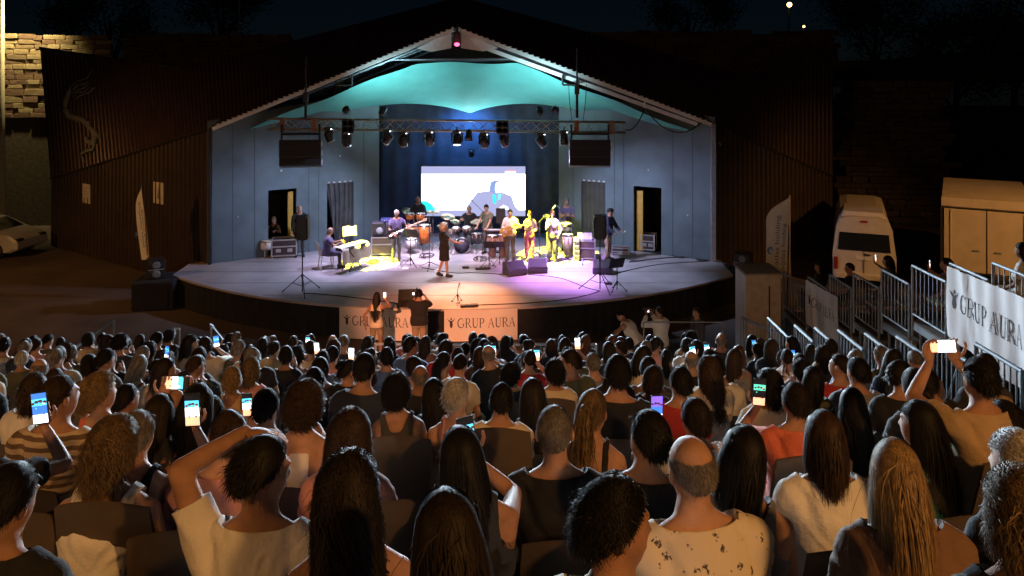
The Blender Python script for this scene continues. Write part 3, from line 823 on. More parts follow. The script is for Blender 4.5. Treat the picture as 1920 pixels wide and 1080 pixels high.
def garment(B, kind, off=None, wr=.011, seed=0):
    key = (kind, off)
    if key in B.garm: return B.garm[key]
    g = field(B, kind); o = off if off is not None else dict(tee=.020, longs=.020, tank=.015, strap=.014, halter=.014, tube=.014, pants=.008, shorts=.010, shoes=.008).get(kind, .01)
    co, no, tri = B.co, B.no, B.tri
    ins = g > 0; cnt = ins[tri].sum(1)
    full = tri[cnt == 3]; part = tri[(cnt > 0) & (cnt < 3)]
    pos = []; nor = []; base = []; idx = {}; faces = []; bnd = set()
    def vid(i):
        k = ('v', i)
        if k not in idx: idx[k] = len(pos); pos.append(co[i]); nor.append(no[i])
        return idx[k]
    def eid(i, j):
        k = (min(i, j), max(i, j))
        if k not in idx:
            t = g[i] / (g[i] - g[j]); idx[k] = len(pos); pos.append(co[i] * (1 - t) + co[j] * t); q = no[i] * (1 - t) + no[j] * t; nor.append(q / (np.linalg.norm(q) + 1e-9)); bnd.add(idx[k])
        return idx[k]
    used = np.unique(np.concatenate([full.ravel(), part.ravel()[ins[part.ravel()]]])) if len(full) + len(part) else np.array([], int)
    remap = np.full(len(co), -1); remap[used] = np.arange(len(used))
    pos = list(co[used]); nor = list(no[used]); idx = {}
    faces = remap[full].tolist()
    vid = lambda i: int(remap[i])
    lips = []
    for t in part:
        out = []; cr = []
        for k in range(3):
            i, j = t[k], t[(k + 1) % 3]
            if ins[i]: out.append(vid(i))
            if ins[i] != ins[j]: e = eid(i, j); out.append(e); cr.append(e)
        faces.append(tuple(out)); lips.append(cr)
    if not len(pos): pos = [co[0]]; nor = [no[0]]
    pos = np.array(pos); nor = np.array(nor)
    w = np.array([noise.noise(Vector(p * 7 + seed)) + .8 * (1 - 2.2 * abs(noise.noise(Vector((p[0] * 7 + p[2] * 9, p[1] * 9, p[2] * 13 - abs(p[0]) * 16))))) for p in pos]) * wr
    outp = pos + nor * (o + np.clip(w, -o * .6, .03))[:, None]
    nv = len(outp); inn = pos - nor * .002
    allv = np.vstack([outp, inn])
    for cr in lips:
        if len(cr) == 2: faces.append((cr[0], cr[1], cr[1] + nv, cr[0] + nv))
    me = bpy.data.meshes.new(kind); me.from_pydata(allv.tolist(), [], faces); me.validate(); me.shade_smooth(); me.materials.append(CLOTH['white'])
    B.garm[key] = me
    return me

# ------------------------------------------------------------------ hair
def hairline(phi):
    """lowest hair z (unit sphere) for azimuth phi measured from the face"""
    xs = np.radians([0, 35, 60, 80, 95, 115, 140, 180]); ys = [.62, .55, .30, -.05, -.10, -.42, -.66, -.70]
    return np.interp(phi, xs, ys)
def hair_mesh(style, fine=False):
    r = np.random.RandomState(abs(hash(style)) % 1000 if False else sum(ord(c) for c in style) * 7 % 9973)
    cfg = dict(vol=1.10, len=.05, n=1500, w=.0042, curl=0., lift=.25, seg=4, core=0, fuzz=.012, low=0., grav=.6, back=.5)
    cfg.update(dict(
        short=dict(), crop=dict(vol=1.05, len=.016, n=1800, lift=.6, fuzz=.006, w=.0022),
        tousled=dict(vol=1.10, len=.055, lift=.4, fuzz=.03, n=1700), curly=dict(vol=1.20, len=.08, curl=.016, lift=.7, n=2400, seg=7, fuzz=.02, w=.0045),
        bob=dict(vol=1.14, len=.20, n=2300, core=.11, seg=6, grav=1.2, lift=.15, fuzz=.015), curlybob=dict(vol=1.14, len=.15, n=2600, core=.07, seg=8, curl=.009, lift=.2, fuzz=.02, grav=.9), mop=dict(vol=1.10, len=.055, lift=.35, n=1800, curl=.006, seg=5, w=.0036),
        long=dict(vol=1.11, len=.44, n=2400, core=.34, seg=9, grav=1.5, lift=.1, fuzz=.018), wavy=dict(vol=1.16, len=.42, n=2700, core=.30, seg=11, grav=1.3, lift=.2, curl=.014, fuzz=.03),
        xlong=dict(vol=1.10, len=.56, n=2400, core=.45, seg=10, grav=1.5, lift=.1, fuzz=.015),
        pony=dict(vol=1.06, len=.10, n=1500, lift=.05, back=1.4, fuzz=.008), bun=dict(vol=1.06, len=.10, n=1500, lift=.05, back=1.4, fuzz=.008),
        updo=dict(vol=1.15, len=.12, n=1900, lift=.4, back=1., fuzz=.03, curl=.012, seg=6), balding=dict(vol=1.04, len=.02, n=1300, w=.0022, lift=.5, fuzz=.006))[style])
    calm = .35 if style in ('long', 'xlong', 'bob', 'pony', 'bun', 'wavy') else .8
    if fine: cfg['n'] = int(cfg['n'] * 2.5); cfg['w'] *= .48
    else: cfg['n'] = int(cfg['n'] * .62); cfg['w'] *= 1.25
    C = np.array([0, -.012, .022]); RAD = np.array([.077, .097, .098])
    def ok(d):
        phi = np.arctan2(np.abs(d[:, 0]), d[:, 1]); m = d[:, 2] > hairline(phi) - cfg['low'] 
        if style == 'balding': m &= (d[:, 2] < .42 - .1 * (d[:, 1] > 0)) & (phi > 1.2)
        return m
    verts = []; faces = []; tone = []
    # cap
    nu, nv = 40, 26
    th = np.linspace(.001, math.pi - .001, nv + 1); ph = np.arange(nu) * 2 * math.pi / nu
    TH, PH = np.meshgrid(th, ph, indexing='ij'); d = np.stack([np.sin(TH) * np.cos(PH), np.sin(TH) * np.sin(PH), np.cos(TH)], -1).reshape(-1, 3)
    # ease grid points near the hairline so the rim is smooth
    m = ok(d)
    nz = np.array([noise.noise(Vector(q * 3.1 + len(style))) + .5 * noise.noise(Vector(q * 9)) for q in d])
    phi = np.arctan2(np.abs(d[:, 0]), d[:, 1]); marg = np.clip((d[:, 2] - hairline(phi)) / .35, 0, 1)
    if style == 'balding': marg = marg * .6
    k = 1.015 + (cfg['vol'] - 1.015) * (marg ** .6) + nz * (cfg['vol'] - 1) * .35
    cap = C + d * RAD * k[:, None]; verts += cap.tolist()
    for j in range(nv):
        for i in range(nu):
            q = (j * nu + i, (j + 1) * nu + i, (j + 1) * nu + (i + 1) % nu, j * nu + (i + 1) % nu)
            if m[list(q)].sum() >= 3: faces.append(q)
    # core mass for longer hair
    if cfg['core']:
        o = len(verts); NR = 12; NS = 16; L = cfg['core']
        for a in range(NR + 1):
            t = a / NR; z = .05 - t * (L + .05)
            cy = -.035 - .065 * min(1, t * L / .14) - (.02 if z < -.2 else 0); wx = .080 * cfg['vol'] / 1.1 * (1 - .42 * t * t); wy = .054 * (1 - .55 * min(1, t * L / .22))
            if t == 1: wx *= .6; wy *= .5
            for b in range(NS):
                an = 2 * math.pi * b / NS; nz_ = 1 + .10 * noise.noise(V(math.cos(an) * 2, math.sin(an) * 2, z * 9 + len(style)))
                verts.append((wx * math.cos(an) * nz_, cy + wy * math.sin(an) * nz_, z))
        for a in range(NR):
            for b in range(NS):
                c = (b + 1) % NS; faces.append((o + a * NS + b, o + (a + 1) * NS + b, o + (a + 1) * NS + c, o + a * NS + c))
        faces.append(tuple(o + NR * NS + b for b in range(NS)))
    def strands(root, nrm, n, length, seg, w, tail=False):
        P_ = root.copy(); dirv = nrm * cfg['lift'] + np.array([0, -cfg['back'], -.25]) * (np.clip(1 - np.abs(nrm[:, 1:2]) * .3, 0, 1)) + r.normal(0, .22 * calm, (n, 3))
        flow = dirv - nrm * (dirv * nrm).sum(1)[:, None] * .7; flow /= np.linalg.norm(flow, axis=1)[:, None]
        Ls = length * r.uniform(.45, 1.15, n); st = Ls / seg; pts = [P_]; ph0 = r.uniform(0, 6.28, n); cur = flow
        for s in range(seg):
            cur = cur + np.array([0, 0, -1.]) * cfg['grav'] * .55 + r.normal(0, .12 * calm, (n, 3)); cur /= np.linalg.norm(cur, axis=1)[:, None]
            P_ = P_ + cur * st[:, None]
            # stay outside the skull, and behind the back
            q = (P_ - C) / (RAD * (1.02 + (cfg['vol'] - 1) * .95)); l = np.linalg.norm(q, axis=1); ins = (l < 1) ; P_[ins] = C + (P_ - C)[ins] / l[ins][:, None]
            tq = (P_ - np.array([0, -.03, -.44])) / np.array([.235, .15, .23]); l = np.linalg.norm(tq, axis=1); ins = l < 1
            P_[ins] = np.array([0, -.03, -.44]) + (P_ - np.array([0, -.03, -.44]))[ins] / l[ins][:, None]
            if cfg['core']:   # keep the face clear: locks slide round to the sides and the back
                fr = (P_[:, 1] > .01) & (P_[:, 2] < .05); P_[fr, 1] = .01 - r.uniform(0, .03, fr.sum())
            Q = P_
            if cfg['curl']:
                a = ph0 + s * 2.1; Q = P_ + cfg['curl'] * np.stack([np.cos(a), np.sin(a), .5 * np.sin(a * 1.3)], 1)
            pts.append(Q)
        return pts
    def ribbons(pts, w):
        o = len(verts); S = len(pts); n = len(pts[0]); tone.extend([.7] * (o - len(tone))); tv_ = r.uniform(.45, 1.5, n) ** 1.2; tone.extend(np.tile(tv_, 2 * S).tolist())
        for s in range(S):
            tan = pts[min(s + 1, S - 1)] - pts[max(s - 1, 0)]; rad = pts[s] - C; rad[:, 2] *= .3
            sd = np.cross(tan, rad); sd /= (np.linalg.norm(sd, axis=1)[:, None] + 1e-9)
            ww = w * (1 - .75 * s / (S - 1))
            verts.extend((pts[s] - sd * ww).tolist()); verts.extend((pts[s] + sd * ww).tolist())
        for s in range(S - 1):
            a = o + s * 2 * n; b = a + 2 * n
            faces.extend([(a + i, b + i, b + n + i, a + n + i) for i in range(n)])
    dd = r.normal(0, 1, (cfg['n'] * 4, 3)); dd /= np.linalg.norm(dd, axis=1)[:, None]
    dd = dd[ok(dd)][:cfg['n']]; n = len(dd)
    phi = np.arctan2(np.abs(dd[:, 0]), dd[:, 1]); mg = np.clip((dd[:, 2] - hairline(phi)) / .35, 0, 1)
    root = C + dd * RAD * (1.01 + (cfg['vol'] - 1.01) * (mg ** .6 * r.uniform(.55, 1.08, n)))[:, None]
    nr = dd / RAD; nr /= np.linalg.norm(nr, axis=1)[:, None]
    lens = cfg['len'] * np.where(mg < .25, .45, 1.) if not cfg['core'] else cfg['len'] * np.ones(n)
    ribbons(strands(root, nr, n, lens, cfg['seg'], cfg['w']), cfg['w'])
    nf = int(n * (.025 if fine else .02)); sel = r.choice(n, nf); sv_ = dict(cfg); c0_ = calm
    cfg.update(lift=cfg['lift'] + .3, grav=cfg['grav'] * .75); calm = 1.0
    ribbons(strands(root[sel], nr[sel], nf, (lens[sel] if hasattr(lens, '__len__') else lens) * r.uniform(.35, .8, nf), cfg['seg'], cfg['w'] * .6), cfg['w'] * .55)
    cfg.clear(); cfg.update(sv_); calm = c0_
    if style in ('pony', 'bun'):
        kc = np.array([0, -.115, .045]) if style == 'pony' else np.array([0, -.10, .085])
        o = len(verts); mb = MB().ell(kc, (.03, .03, .03) if style == 'pony' else (.048, .045, .042)); verts += mb.v; faces += [tuple(i + o for i in f) for f in mb.f]
        nn = 500; a = r.normal(0, 1, (nn, 3)); a /= np.linalg.norm(a, axis=1)[:, None]
        rt = kc + a * (.022 if style == 'pony' else .045)
        if style == 'pony':
            cfg.update(grav=1.1, back=.6, curl=.006); 
            mb = MB().path([kc, kc + [0, -.035, -.04], kc + [0, -.04, -.12], kc + [.01, -.035, -.22], kc + [.01, -.03, -.28]], [.025, .03, .03, .022, .006], 10)
            o = len(verts); verts += mb.v; faces += [tuple(i + o for i in f) for f in mb.f]
            ribbons(strands(rt, a, nn, np.full(nn, .30), 8, .004), .004)
        else:
            cfg.update(grav=.3, curl=.01); ribbons(strands(rt, a, nn, np.full(nn, .05), 4, .004), .004)
    if style == 'updo':
        for kc, s_ in (((.01, -.10, .07), .05), ((-.03, -.085, .02), .04)):
            kc = np.array(kc); o = len(verts); mb = MB().ell(kc, (s_, s_ * .8, s_ * .9)); verts += mb.v; faces += [tuple(i + o for i in f) for f in mb.f]
            a = r.normal(0, 1, (350, 3)); a /= np.linalg.norm(a, axis=1)[:, None]; ribbons(strands(kc + a * s_ * .9, a, 350, np.full(350, .07), 5, .0045), .0045)
    me = bpy.data.meshes.new('hair'); me.from_pydata([tuple(map(float, v)) for v in verts], [], faces); me.shade_smooth(); me.materials.append(HAIRC['black'])
    tone.extend([.7] * (len(verts) - len(tone))); at_ = me.attributes.new('tone', 'FLOAT', 'POINT'); at_.data.foreach_set('value', np.array(tone, dtype=np.float32))
    return me
HAIR = {}
def get_hair(s, fine=False):
    if (s, fine) not in HAIR: HAIR[(s, fine)] = hair_mesh(s, fine)
    return HAIR[(s, fine)]

eye_me = MB().ell((0, 0, 0), (.013, .007, .008)).mesh('eye', True); eye_me.materials.append(M_eye)
iris_me = MB().ell((0, 0, 0), (.006, .004, .006)).mesh('iris', True); iris_me.materials.append(mat('iris_brown', (.03, .015, .01), .3, var=.1))
lip_me = MB().ell((0, 0, 0), (.022, .007, .006)).mesh('mouth', True); lip_me.materials.append(M_lip)
brow_me = MB().ell((0, 0, 0), (.016, .005, .003)).mesh('eyebrow', True); brow_me.materials.append(HAIRC['dark'])
beard_me = None
M_bag = mat('strap_leather', (.02, .015, .012), .6)

PM = {}
def person(B, loc, rot, label, hair=('short', 'dark'), top=('tee', 'white'), bottom=('pants', 'denim'), skin=0, scale=1., tilt=(0, 0), face=False, group=None, cat='person', shoes=True):
    o = link('person', B.mesh, None, loc, SKIN[skin]); o.rotation_euler = (tilt[0], tilt[1], rot); o.scale = (scale,) * 3
    tag(o, label, cat, group)
    PM[o.name] = Matrix.LocRotScale(Vector(loc), o.rotation_euler, o.scale)
    if hair:
        h = link('hair', get_hair(hair[0], getattr(B, 'near', False)), o, (0, 0, 0), HAIRC[hair[1]]); h.matrix_local = B.HM
        if hair[0] != 'balding': h.scale = [s * random.uniform(.98, 1.04) for s in h.scale]
    nm = dict(tee='shirt', longs='long_sleeved_shirt', tank='tank_top', strap='strap_top', halter='halter_top', tube='strapless_top', pants='trousers', shorts='shorts', shoes='shoes')
    if top:
        c = link(nm[top[0]], garment(B, top[0], top[2] if len(top) > 2 else None), o, (0, 0, 0), CLOTH[top[1]])
        if c.name.startswith('zz'): pass
    if bottom: link(nm[bottom[0]], garment(B, bottom[0], bottom[2] if len(bottom) > 2 else None), o, (0, 0, 0), CLOTH[bottom[1]])
    if shoes: link('shoes', garment(B, 'shoes'), o, (0, 0, 0), M_shoe)
    if face:
        for nme, me, p in (('eye', eye_me, (.03, .088, .0)), ('eye', eye_me, (-.03, .088, .0)), ('iris', iris_me, (.03, .093, .0)), ('iris', iris_me, (-.03, .093, .0)), ('mouth', lip_me, (0, .104, -.062)), ('eyebrow', brow_me, (.03, .098, .022)), ('eyebrow', brow_me, (-.03, .098, .022))):
            q = link(nme, me, o); q.matrix_local = B.HM @ Matrix.Translation(p)
    return o
# ================================================================== STAGE EQUIPMENT
def fl(px, d): return Vector(((px - 960) / F * d, d, FZ))
def flY(px, py): return fl(px, F * (CAMZ - FZ) / (py - 130))
M_blk = mat('black_plastic', (.018, .018, .02), .45, var=.2, scale=8)
M_grille = mat('speaker_grille', (.010, .010, .012), .7, metal=.0, var=.3, scale=60, bump=.4, bscale=200)
M_chrome = mat('chrome', (.75, .75, .77), .18, metal=1., var=.05)
M_alu = mat('aluminium_edge', (.62, .62, .64), .35, metal=.8, var=.1)
M_trus = mat('truss_aluminium', (.55, .48, .42), .4, metal=.8, var=.2, scale=4)
M_case = mat('flight_case_ply', (.05, .035, .04), .5, var=.2)
M_lensw = mat('lens_white', (1, 1, 1), .3, var=0, emit=(.85, .92, 1), estr=9)
M_lensd = mat('lens_glass_dark', (.05, .06, .08), .1, var=.1, spec=.8)
M_bras = mat('cymbal_bronze', (.72, .62, .40), .3, metal=.9, var=.1)
M_orange = mat('orange_lacquer', (.62, .17, .03), .3, var=.15)
M_wood = mat('brown_drum_shell', (.16, .075, .05), .4, var=.25, scale=10)
M_skin = mat('drum_head', (.7, .68, .64), .5, var=.08)
M_purp = mat('charcoal_speaker', (.06, .055, .07), .6, var=.2, scale=20, bump=.2)

# ---- LED screen
d = 30.3
c0, c1 = P(790, 312, d), P(985, 405, d)
scr = thing('led_screen', 'large bright LED screen behind the band showing a suited figure', 'screen', (0, 0, 0))
w, h = c1.x - c0.x, c0.z - c1.z
def emis(n, c, s): return mat('screen_' + n, (.03, .03, .035), .5, var=.03, emit=c, estr=s)
E_w, E_l, E_b, E_c, E_k = emis('white', (1, 1, 1), 2.6), emis('lavender', (.46, .48, .80), 1.0), emis('blue', (.30, .42, .80), 1.0), emis('cyan', (.02, .83, .78), 1.3), emis('dark', (.15, .2, .3), .6)
MB().box(((c0.x + c1.x) / 2, d + .06, (c0.z + c1.z) / 2), (w + .06, .1, h + .06)).build('cabinet', M_blk, scr)
for k in range(4):
    MB().box((c0.x + .3 + k * (w - .6) / 3, d + .06, (FZ + c1.z) / 2), (.08, .08, c1.z - FZ)).build('support_leg', M_blk, scr)
def scrpoly(pts, m, lay, name='picture'):
    vs = [(c0.x + w * (x - 790) / 195, d - .002 - .004 * lay, c0.z - h * (y - 312) / 93) for x, y in pts]
    MB().add(vs, [tuple(range(len(vs)))]).build(name, m, scr)
scrpoly([(790, 312), (985, 312), (985, 405), (790, 405)], E_l, 0, 'screen_panel')
scrpoly([(790, 326), (985, 326), (985, 394), (790, 394)], E_w, 1)
scrpoly([(790, 377), (800, 377), (808, 382), (818, 394), (790, 394)], E_c, 2)
scrpoly([(874, 394), (876, 386), (895, 361), (918, 358), (945, 362), (959, 368), (965, 386), (972, 394)], E_l, 2)
scrpoly([(918, 352), (920, 342), (927, 338), (937, 338), (943, 343), (944, 350), (940, 360), (932, 364), (924, 362), (918, 358)], E_b, 3)
scrpoly([(930, 343), (936, 340), (942, 343), (943, 350), (938, 360), (930, 362), (928, 355)], E_w, 4)
scrpoly([(932, 348.5), (939, 348.5), (939, 350), (932, 350)], E_k, 5)
scrpoly([(923, 366), (928, 364), (931, 374), (930, 382), (925, 381)], E_c, 3); scrpoly([(934, 362), (940, 364), (938, 374), (934, 375)], emis('sky', (.2, .8, 1.), 1.3), 3)
scrpoly([(936, 390), (944, 384), (952, 388), (954, 393), (938, 393)], E_w, 3)
scrpoly([(947, 321), (967, 321), (967, 325.5), (947, 325.5)], E_w, 1); scrpoly([(950, 319), (965, 319), (965, 320.8), (950, 320.8)], emis('red', (1, .3, .35), 1.2), 2)

# ---- truss
tz = 5.70; ty = 25.5
tx0, tx1 = (505 - 960) / F * ty, (1172 - 960) / F * ty
tr = thing('lighting_truss', 'long aluminium box truss hung above the stage', 'truss', (tx0, ty, tz)); tr.rotation_euler = (0, math.radians(.55), 0)
TL = tx1 - tx0
for y in (-.18, .18):
    for z in (-.17, .17):
        MB().tube((0, y, z), (TL, y, z), .026, n=8).build('chord', M_trus, tr, True)
nb = 34; st = TL / nb
dg_a = MB().tube((0, 0, -.16), (st, 0, .16), .012, n=6).mesh('brace'); dg_b = MB().tube((0, 0, .16), (st, 0, -.16), .012, n=6).mesh('brace')
dg_t = MB().tube((0, -.17, 0), (st, .17, 0), .012, n=6).mesh('brace'); 
for me in (dg_a, dg_b, dg_t): me.materials.append(M_trus)
for i in range(nb):
    link('brace', dg_a if i % 2 else dg_b, tr, (i * st, -.18, 0)); link('brace', dg_b if i % 2 else dg_a, tr, (i * st, .18, 0)); link('brace', dg_t, tr, (i * st, 0, .17 if i % 2 else -.17))
for x in (0, TL):
    MB().box((x, 0, 0), (.03, .42, .42)).build('end_plate', M_trus, tr) if False else None
for px in (533, 592, 1080, 1145):
    MB().box(((px - 960) / F * ty - tx0, -.2, 0), (.16, .06, .46)).build('sleeve_block', mat('rust_clamp', (.25, .13, .07), .6, metal=.3), tr)
for px, lab, yt in ((573, 'black chain hoist holding the left end of the truss', 172), (1082, 'black chain hoist with cables holding the right end of the truss', 158)):
    t = thing('chain_hoist', lab, 'hoist', ((px - 960) / F * ty, ty + .02, tz + .2))
    top = CAMZ - (yt - 130) / F * ty - tz - .2
    MB().bev((0, 0, top - .18), (.16, .16, .34), .03).build('motor', M_blk, t); MB().tube((0, 0, 0), (0, 0, top - .3), .045).build('chain', M_dark, t)
    MB().tube((0, 0, top - .02), (0, 0, top + 1.2), .03).build('hanger', M_dark, t)
    if px > 900:
        for dx in (-.25, .28): MB().path([(dx * 1.1, 0, top), (dx, 0, top * .5), (dx * .7, -.05, -.1)], .012).build('cable', M_blk, t)

def line_array(px, lab, yaw):
    x = (px - 960) / F * 25.2
    t = thing('hung_loudspeaker', lab, 'loudspeaker', (x, 25.2, 0), yaw)
    zt = CAMZ - (250 - 130) / F * 25.2; zb = CAMZ - (311 - 130) / F * 25.2
    H = zt - zb - .16
    for sx in (-.6, .6): MB().tube((sx, 0, zt + .3), (sx, 0, zt - .2), .03).build('rigging_bar', M_dark, t)
    for y in (-.12, .12): MB().tube((-.62, y, zt - .02), (.62, y, zt - .02), .03).build('fly_bar', M_blk, t)
    for k in range(3):
        zz = zt - .2 - H / 3 * (k + .5); M = rx(-.10 - .07 * k)
        MB().prism([(-.66, -.14), (.66, -.14), (.66, .14), (-.66, .14)], .5, M, (0, .03 * k, zz)).build('cabinet', M_blk, t)
        MB().box(V(0, .03 * k, zz) + M @ V(0, -.262, 0), (1.26, .018, .255), M).build('grille', M_grille, t)
        for sx in (-1, 1):
            for q in range(2): MB().box(V(sx * .668, .03 * k - .1 + q * .2, zz), (.012, .08, .14), M).build('side_plate', M_alu, t)
line_array(564, 'black flown loudspeaker stack hanging at the left end of the truss', .16)
line_array(1106, 'black flown loudspeaker stack hanging at the right end of the truss', -.06)

# ---- moving heads, each with its own lamp
M_bezel = mat('bezel_silver', (.5, .5, .52), .3, metal=.9, var=.1)
def moving_head(px, py, lab, target=None, light=None, lit=False):
    x = (px - 960) / F * (ty - .1); zc = CAMZ - (py - 130) / F * (ty - .1)
    t = thing('moving_head_light', lab, 'stage light', (x, ty - .1, zc), 0, 'moving head lights under the truss')
    MB().bev((0, 0, .25), (.30, .22, .12), .025).build('base', M_blk, t)
    MB().tube((0, 0, .3), (0, 0, .42), .03).build('clamp', M_steel, t)
    tg = (Vector(target) - Vector((x, ty - .1, zc))).normalized() if target is not None else V(0, -.55, -.8).normalized()
    q = tg.to_track_quat('-Z', 'Y').to_matrix(); yaw = math.atan2(tg.y, tg.x) + math.pi / 2
    for s in (-1, 1): MB().bev(rz(yaw) @ V(s * .17, 0, .07), (.05, .10, .32), .015, rz(yaw)).build('yoke_arm', M_blk, t)
    hd = MB().lathe([(.04, .19), (.11, .17), (.14, .08), (.14, -.10), (.125, -.16)], q.to_4x4(), 18).build('head', M_blk, t, True)
    MB().lathe([(.128, -.14), (.142, -.15), (.142, -.175), (.115, -.178)], q.to_4x4(), 18, False).build('bezel', M_bezel, hd, True)
    MB().lathe([(.112, -.165), (.10, -.178), (.05, -.186), (.002, -.188)], q.to_4x4(), 18).build('lens', M_lensw if lit else M_lensd, hd, True)
    MB().box(V(.1, -.12, .25), (.04, .01, .02)).build('status_light', M_lensw, t)
    if light:
        e, col, ang = light[:3]
        spot('moving_head_beam', Vector((x, ty - .1, zc)) + tg * .26, target, e, col, ang, *(light[3:]))
NB = ['left-most moving head light on the truss', 'moving head light under the left four-lamp blinder', 'moving head light above the left edge of the black backdrop', 'moving head light just right of the backdrop edge, left of the screen', 'dark moving head light above the left end of the screen', 'moving head light above the middle of the screen', 'moving head light above the right half of the screen', 'moving head light under the right four-lamp blinder', 'moving head light above the right edge of the backdrop', 'right-most moving head light beside the hung speaker']
PX = [(617, 256), (650, 265), (727, 260), (757, 264), (805, 262), (857, 262), (908, 266), (945, 264), (1015, 266), (1057, 262)]
CW = (.80, .88, 1.); PUR = (.66, .30, 1.); YEL = (1., .95, .02)
TG = [(fl(700, 26.5), (900, (.8, .65, 1.), 85, .9)),
      (fl(690, 26.3), (34000, YEL, 28, .15, .04, 30.)),
      (fl(540, 26.6), (900, (.55, .65, 1.), 110, .9)),
      (fl(745, 27.0), (1300, (.95, .65, 1.), 50, .8)),
      (fl(840, 27.8), (1500, (.8, .75, 1.), 60, .9)),
      (fl(850, 24.2), (750, CW, 55, .9)),
      (fl(960, 27.4), (950, (.95, .72, 1.), 55, .8)),
      (fl(1035, 27.2), (48000, YEL, 34, .15, .04, 26.)),
      (fl(1210, 26.6), (1100, (.6, .66, 1.), 110, .9)),
      (fl(1080, 25.2), (4200, PUR, 80, .9))]
for i, (p, lab) in enumerate(zip(PX, NB)): moving_head(p[0], p[1], lab, TG[i][0], TG[i][1], i in (3, 5, 6))
for px, py, lab in ((652, 237, 'four-lamp blinder at the left of the truss'), (942, 239, 'four-lamp blinder right of centre on the truss')):
    x = (px - 960) / F * 25.1; t = thing('blinder_light', lab, 'stage light', (x, 25.1, CAMZ - (py - 130) / F * 25.1), 0)
    MB().bev((0, .06, 0), (.40, .12, .46), .03).build('housing', M_blk, t)
    for a in (-.09, .09):
        for b in (-.10, .10):
            MB().lathe([(.085, 0), (.08, -.05), (.03, -.03)], (rx(math.pi / 2).to_4x4() @ Matrix.Identity(4)), 14).build('lamp', mat('amber_reflector', (.55, .30, .16), .25, metal=.6), t, True, (a, .0, b))
# red spot at the roof peak
c = P(857, 72, 25.3)
t = thing('peak_spotlight', 'small red spotlight fixed under the roof peak', 'stage light', c)
MB().lathe([(.09, .22), (.12, .1), (.12, -.16), (.10, -.2)], rx(.35).to_4x4(), 16).build('can', mat('red_brown_can', (.16, .05, .06), .5), t, True)
MB().ell((0, -.07, -.2), (.09, .05, .06)).build('lens', mat('red_lens', (1, .1, .2), .4, var=0, emit=(1, .12, .28), estr=3), t, True)
MB().tube((0, 0, .2), (0, 0, .45), .03).build('bracket', M_dark, t)
# cables sagging from the right end of the truss
t = thing('power_cable', 'black cable looping from the truss end to the right roof corner', 'cable')
a, b, c = P(1172, 243, 25.5), P(1209, 203, 26), P(1315, 230, 26.3)
for p, q, s in ((a, b, .25), (b, c, .55)):
    MB().path([p.lerp(q, i / 12) - V(0, 0, s * 4 * (i / 12) * (1 - i / 12)) for i in range(13)], .022).build('cable_run', M_blk, t, True)
MB().tube(b, b + V(0, 0, .25), .03).build('hook', M_white, t)

# ---- front of house lamps: added sail uplights, backdrop wash and orange spot, crowd back light
def par(loc, target, lab, e, col, ang, lensm, **kw):
    t = thing('par_can', lab, 'stage light', loc)
    q = (Vector(target) - Vector(loc)).normalized().to_track_quat('-Z', 'Y').to_matrix().to_4x4()
    MB().lathe([(.06, .2), (.1, .14), (.11, -.1), (.12, -.14)], q, 16).build('can', M_blk, t, True)
    MB().lathe([(.105, -.11), (.06, -.125), (.002, -.128)], q, 16).build('lens', lensm, t, True)
    MB().path([(-.13, 0, 0), (-.13, 0, -.16), (.13, 0, -.16), (.13, 0, 0)], .012).build('bracket', M_blk, t)
    dv = (Vector(target) - Vector(loc)).normalized()
    spot('par_beam', Vector(loc) + dv * .2, target, e, col, ang, **kw)
M_cy = mat('cyan_lens', (.2, .9, 1), .4, var=0, emit=(.2, .85, 1), estr=2)  # uplights below are added to brighten the sail and roof trim
par((-1.6, 30.6, 4.2), (-1.6, 28.6, 6.8), 'added uplighter on the screen top shining on the teal sail', 520, (.55, .95, 1.), 150, M_cy, blend=.9)
par((-4.2, 25.1, 6.15), (-4.0, 27.6, 7.6), 'added uplighter at the left of the truss aimed at the sail', 420, (.55, .95, 1.), 130, M_cy, blend=.9)
par((.9, 25.1, 6.15), (1.0, 27.6, 7.6), 'added uplighter at the right of the truss aimed at the sail', 420, (.55, .95, 1.), 130, M_cy, blend=.9)
par((-1.7, 29.9, 6.0), (-1.7, 31.1, 4.4), 'added blue wash lamp above the screen lighting the backdrop', 520, (.10, .36, 1.), 150, M_cy, blend=.9)  # added to turn the backdrop blue
# crowd back lights on the truss (rim light on the hair)
par((-5.4, 25.2, 6.2), (-3.5, 8, 3.6), 'crowd wash lamp on the left of the truss', 21000, (.70, .86, 1.), 58, M_lensw, blend=.7)
par((1.4, 25.2, 6.2), (2.2, 8, 3.6), 'crowd wash lamp on the right of the truss', 21000, (.70, .86, 1.), 58, M_lensw, blend=.7)
# unseen orange spot added behind the seating to light banners and stage front
t = thing('added_spot', 'added orange spot on a mast behind the seating, out of view', 'stage light', (-5.5, -5, 0))
MB().tube((0, 0, 0), (0, 0, 12), .1).build('mast', M_steel, t)
q = (V(-1.4, 21.4, .9) - V(-5.5, -5, 12.2)).normalized().to_track_quat('-Z', 'Y').to_matrix().to_4x4()
MB().lathe([(.1, .4), (.16, .35), (.17, -.3), (.2, -.34)], Matrix.Translation((0, 0, 12.2)) @ q, 16).build('barrel', M_blk, t, True)
spot('added_spot_beam', (-5.42, -4.5, 12.0), (-1.8, 22.2, 1.1), 40000, (1., .33, .14), 12, .8)
par((-1.4, 25.1, 5.35), (-1.5, 22.4, .9), 'orange lamp at the centre of the truss aimed at the stage front', 3600, (1., .34, .12), 44, mat('orange_lens', (1, .4, .1), .4, var=0, emit=(1, .35, .1), estr=3), blend=.9)

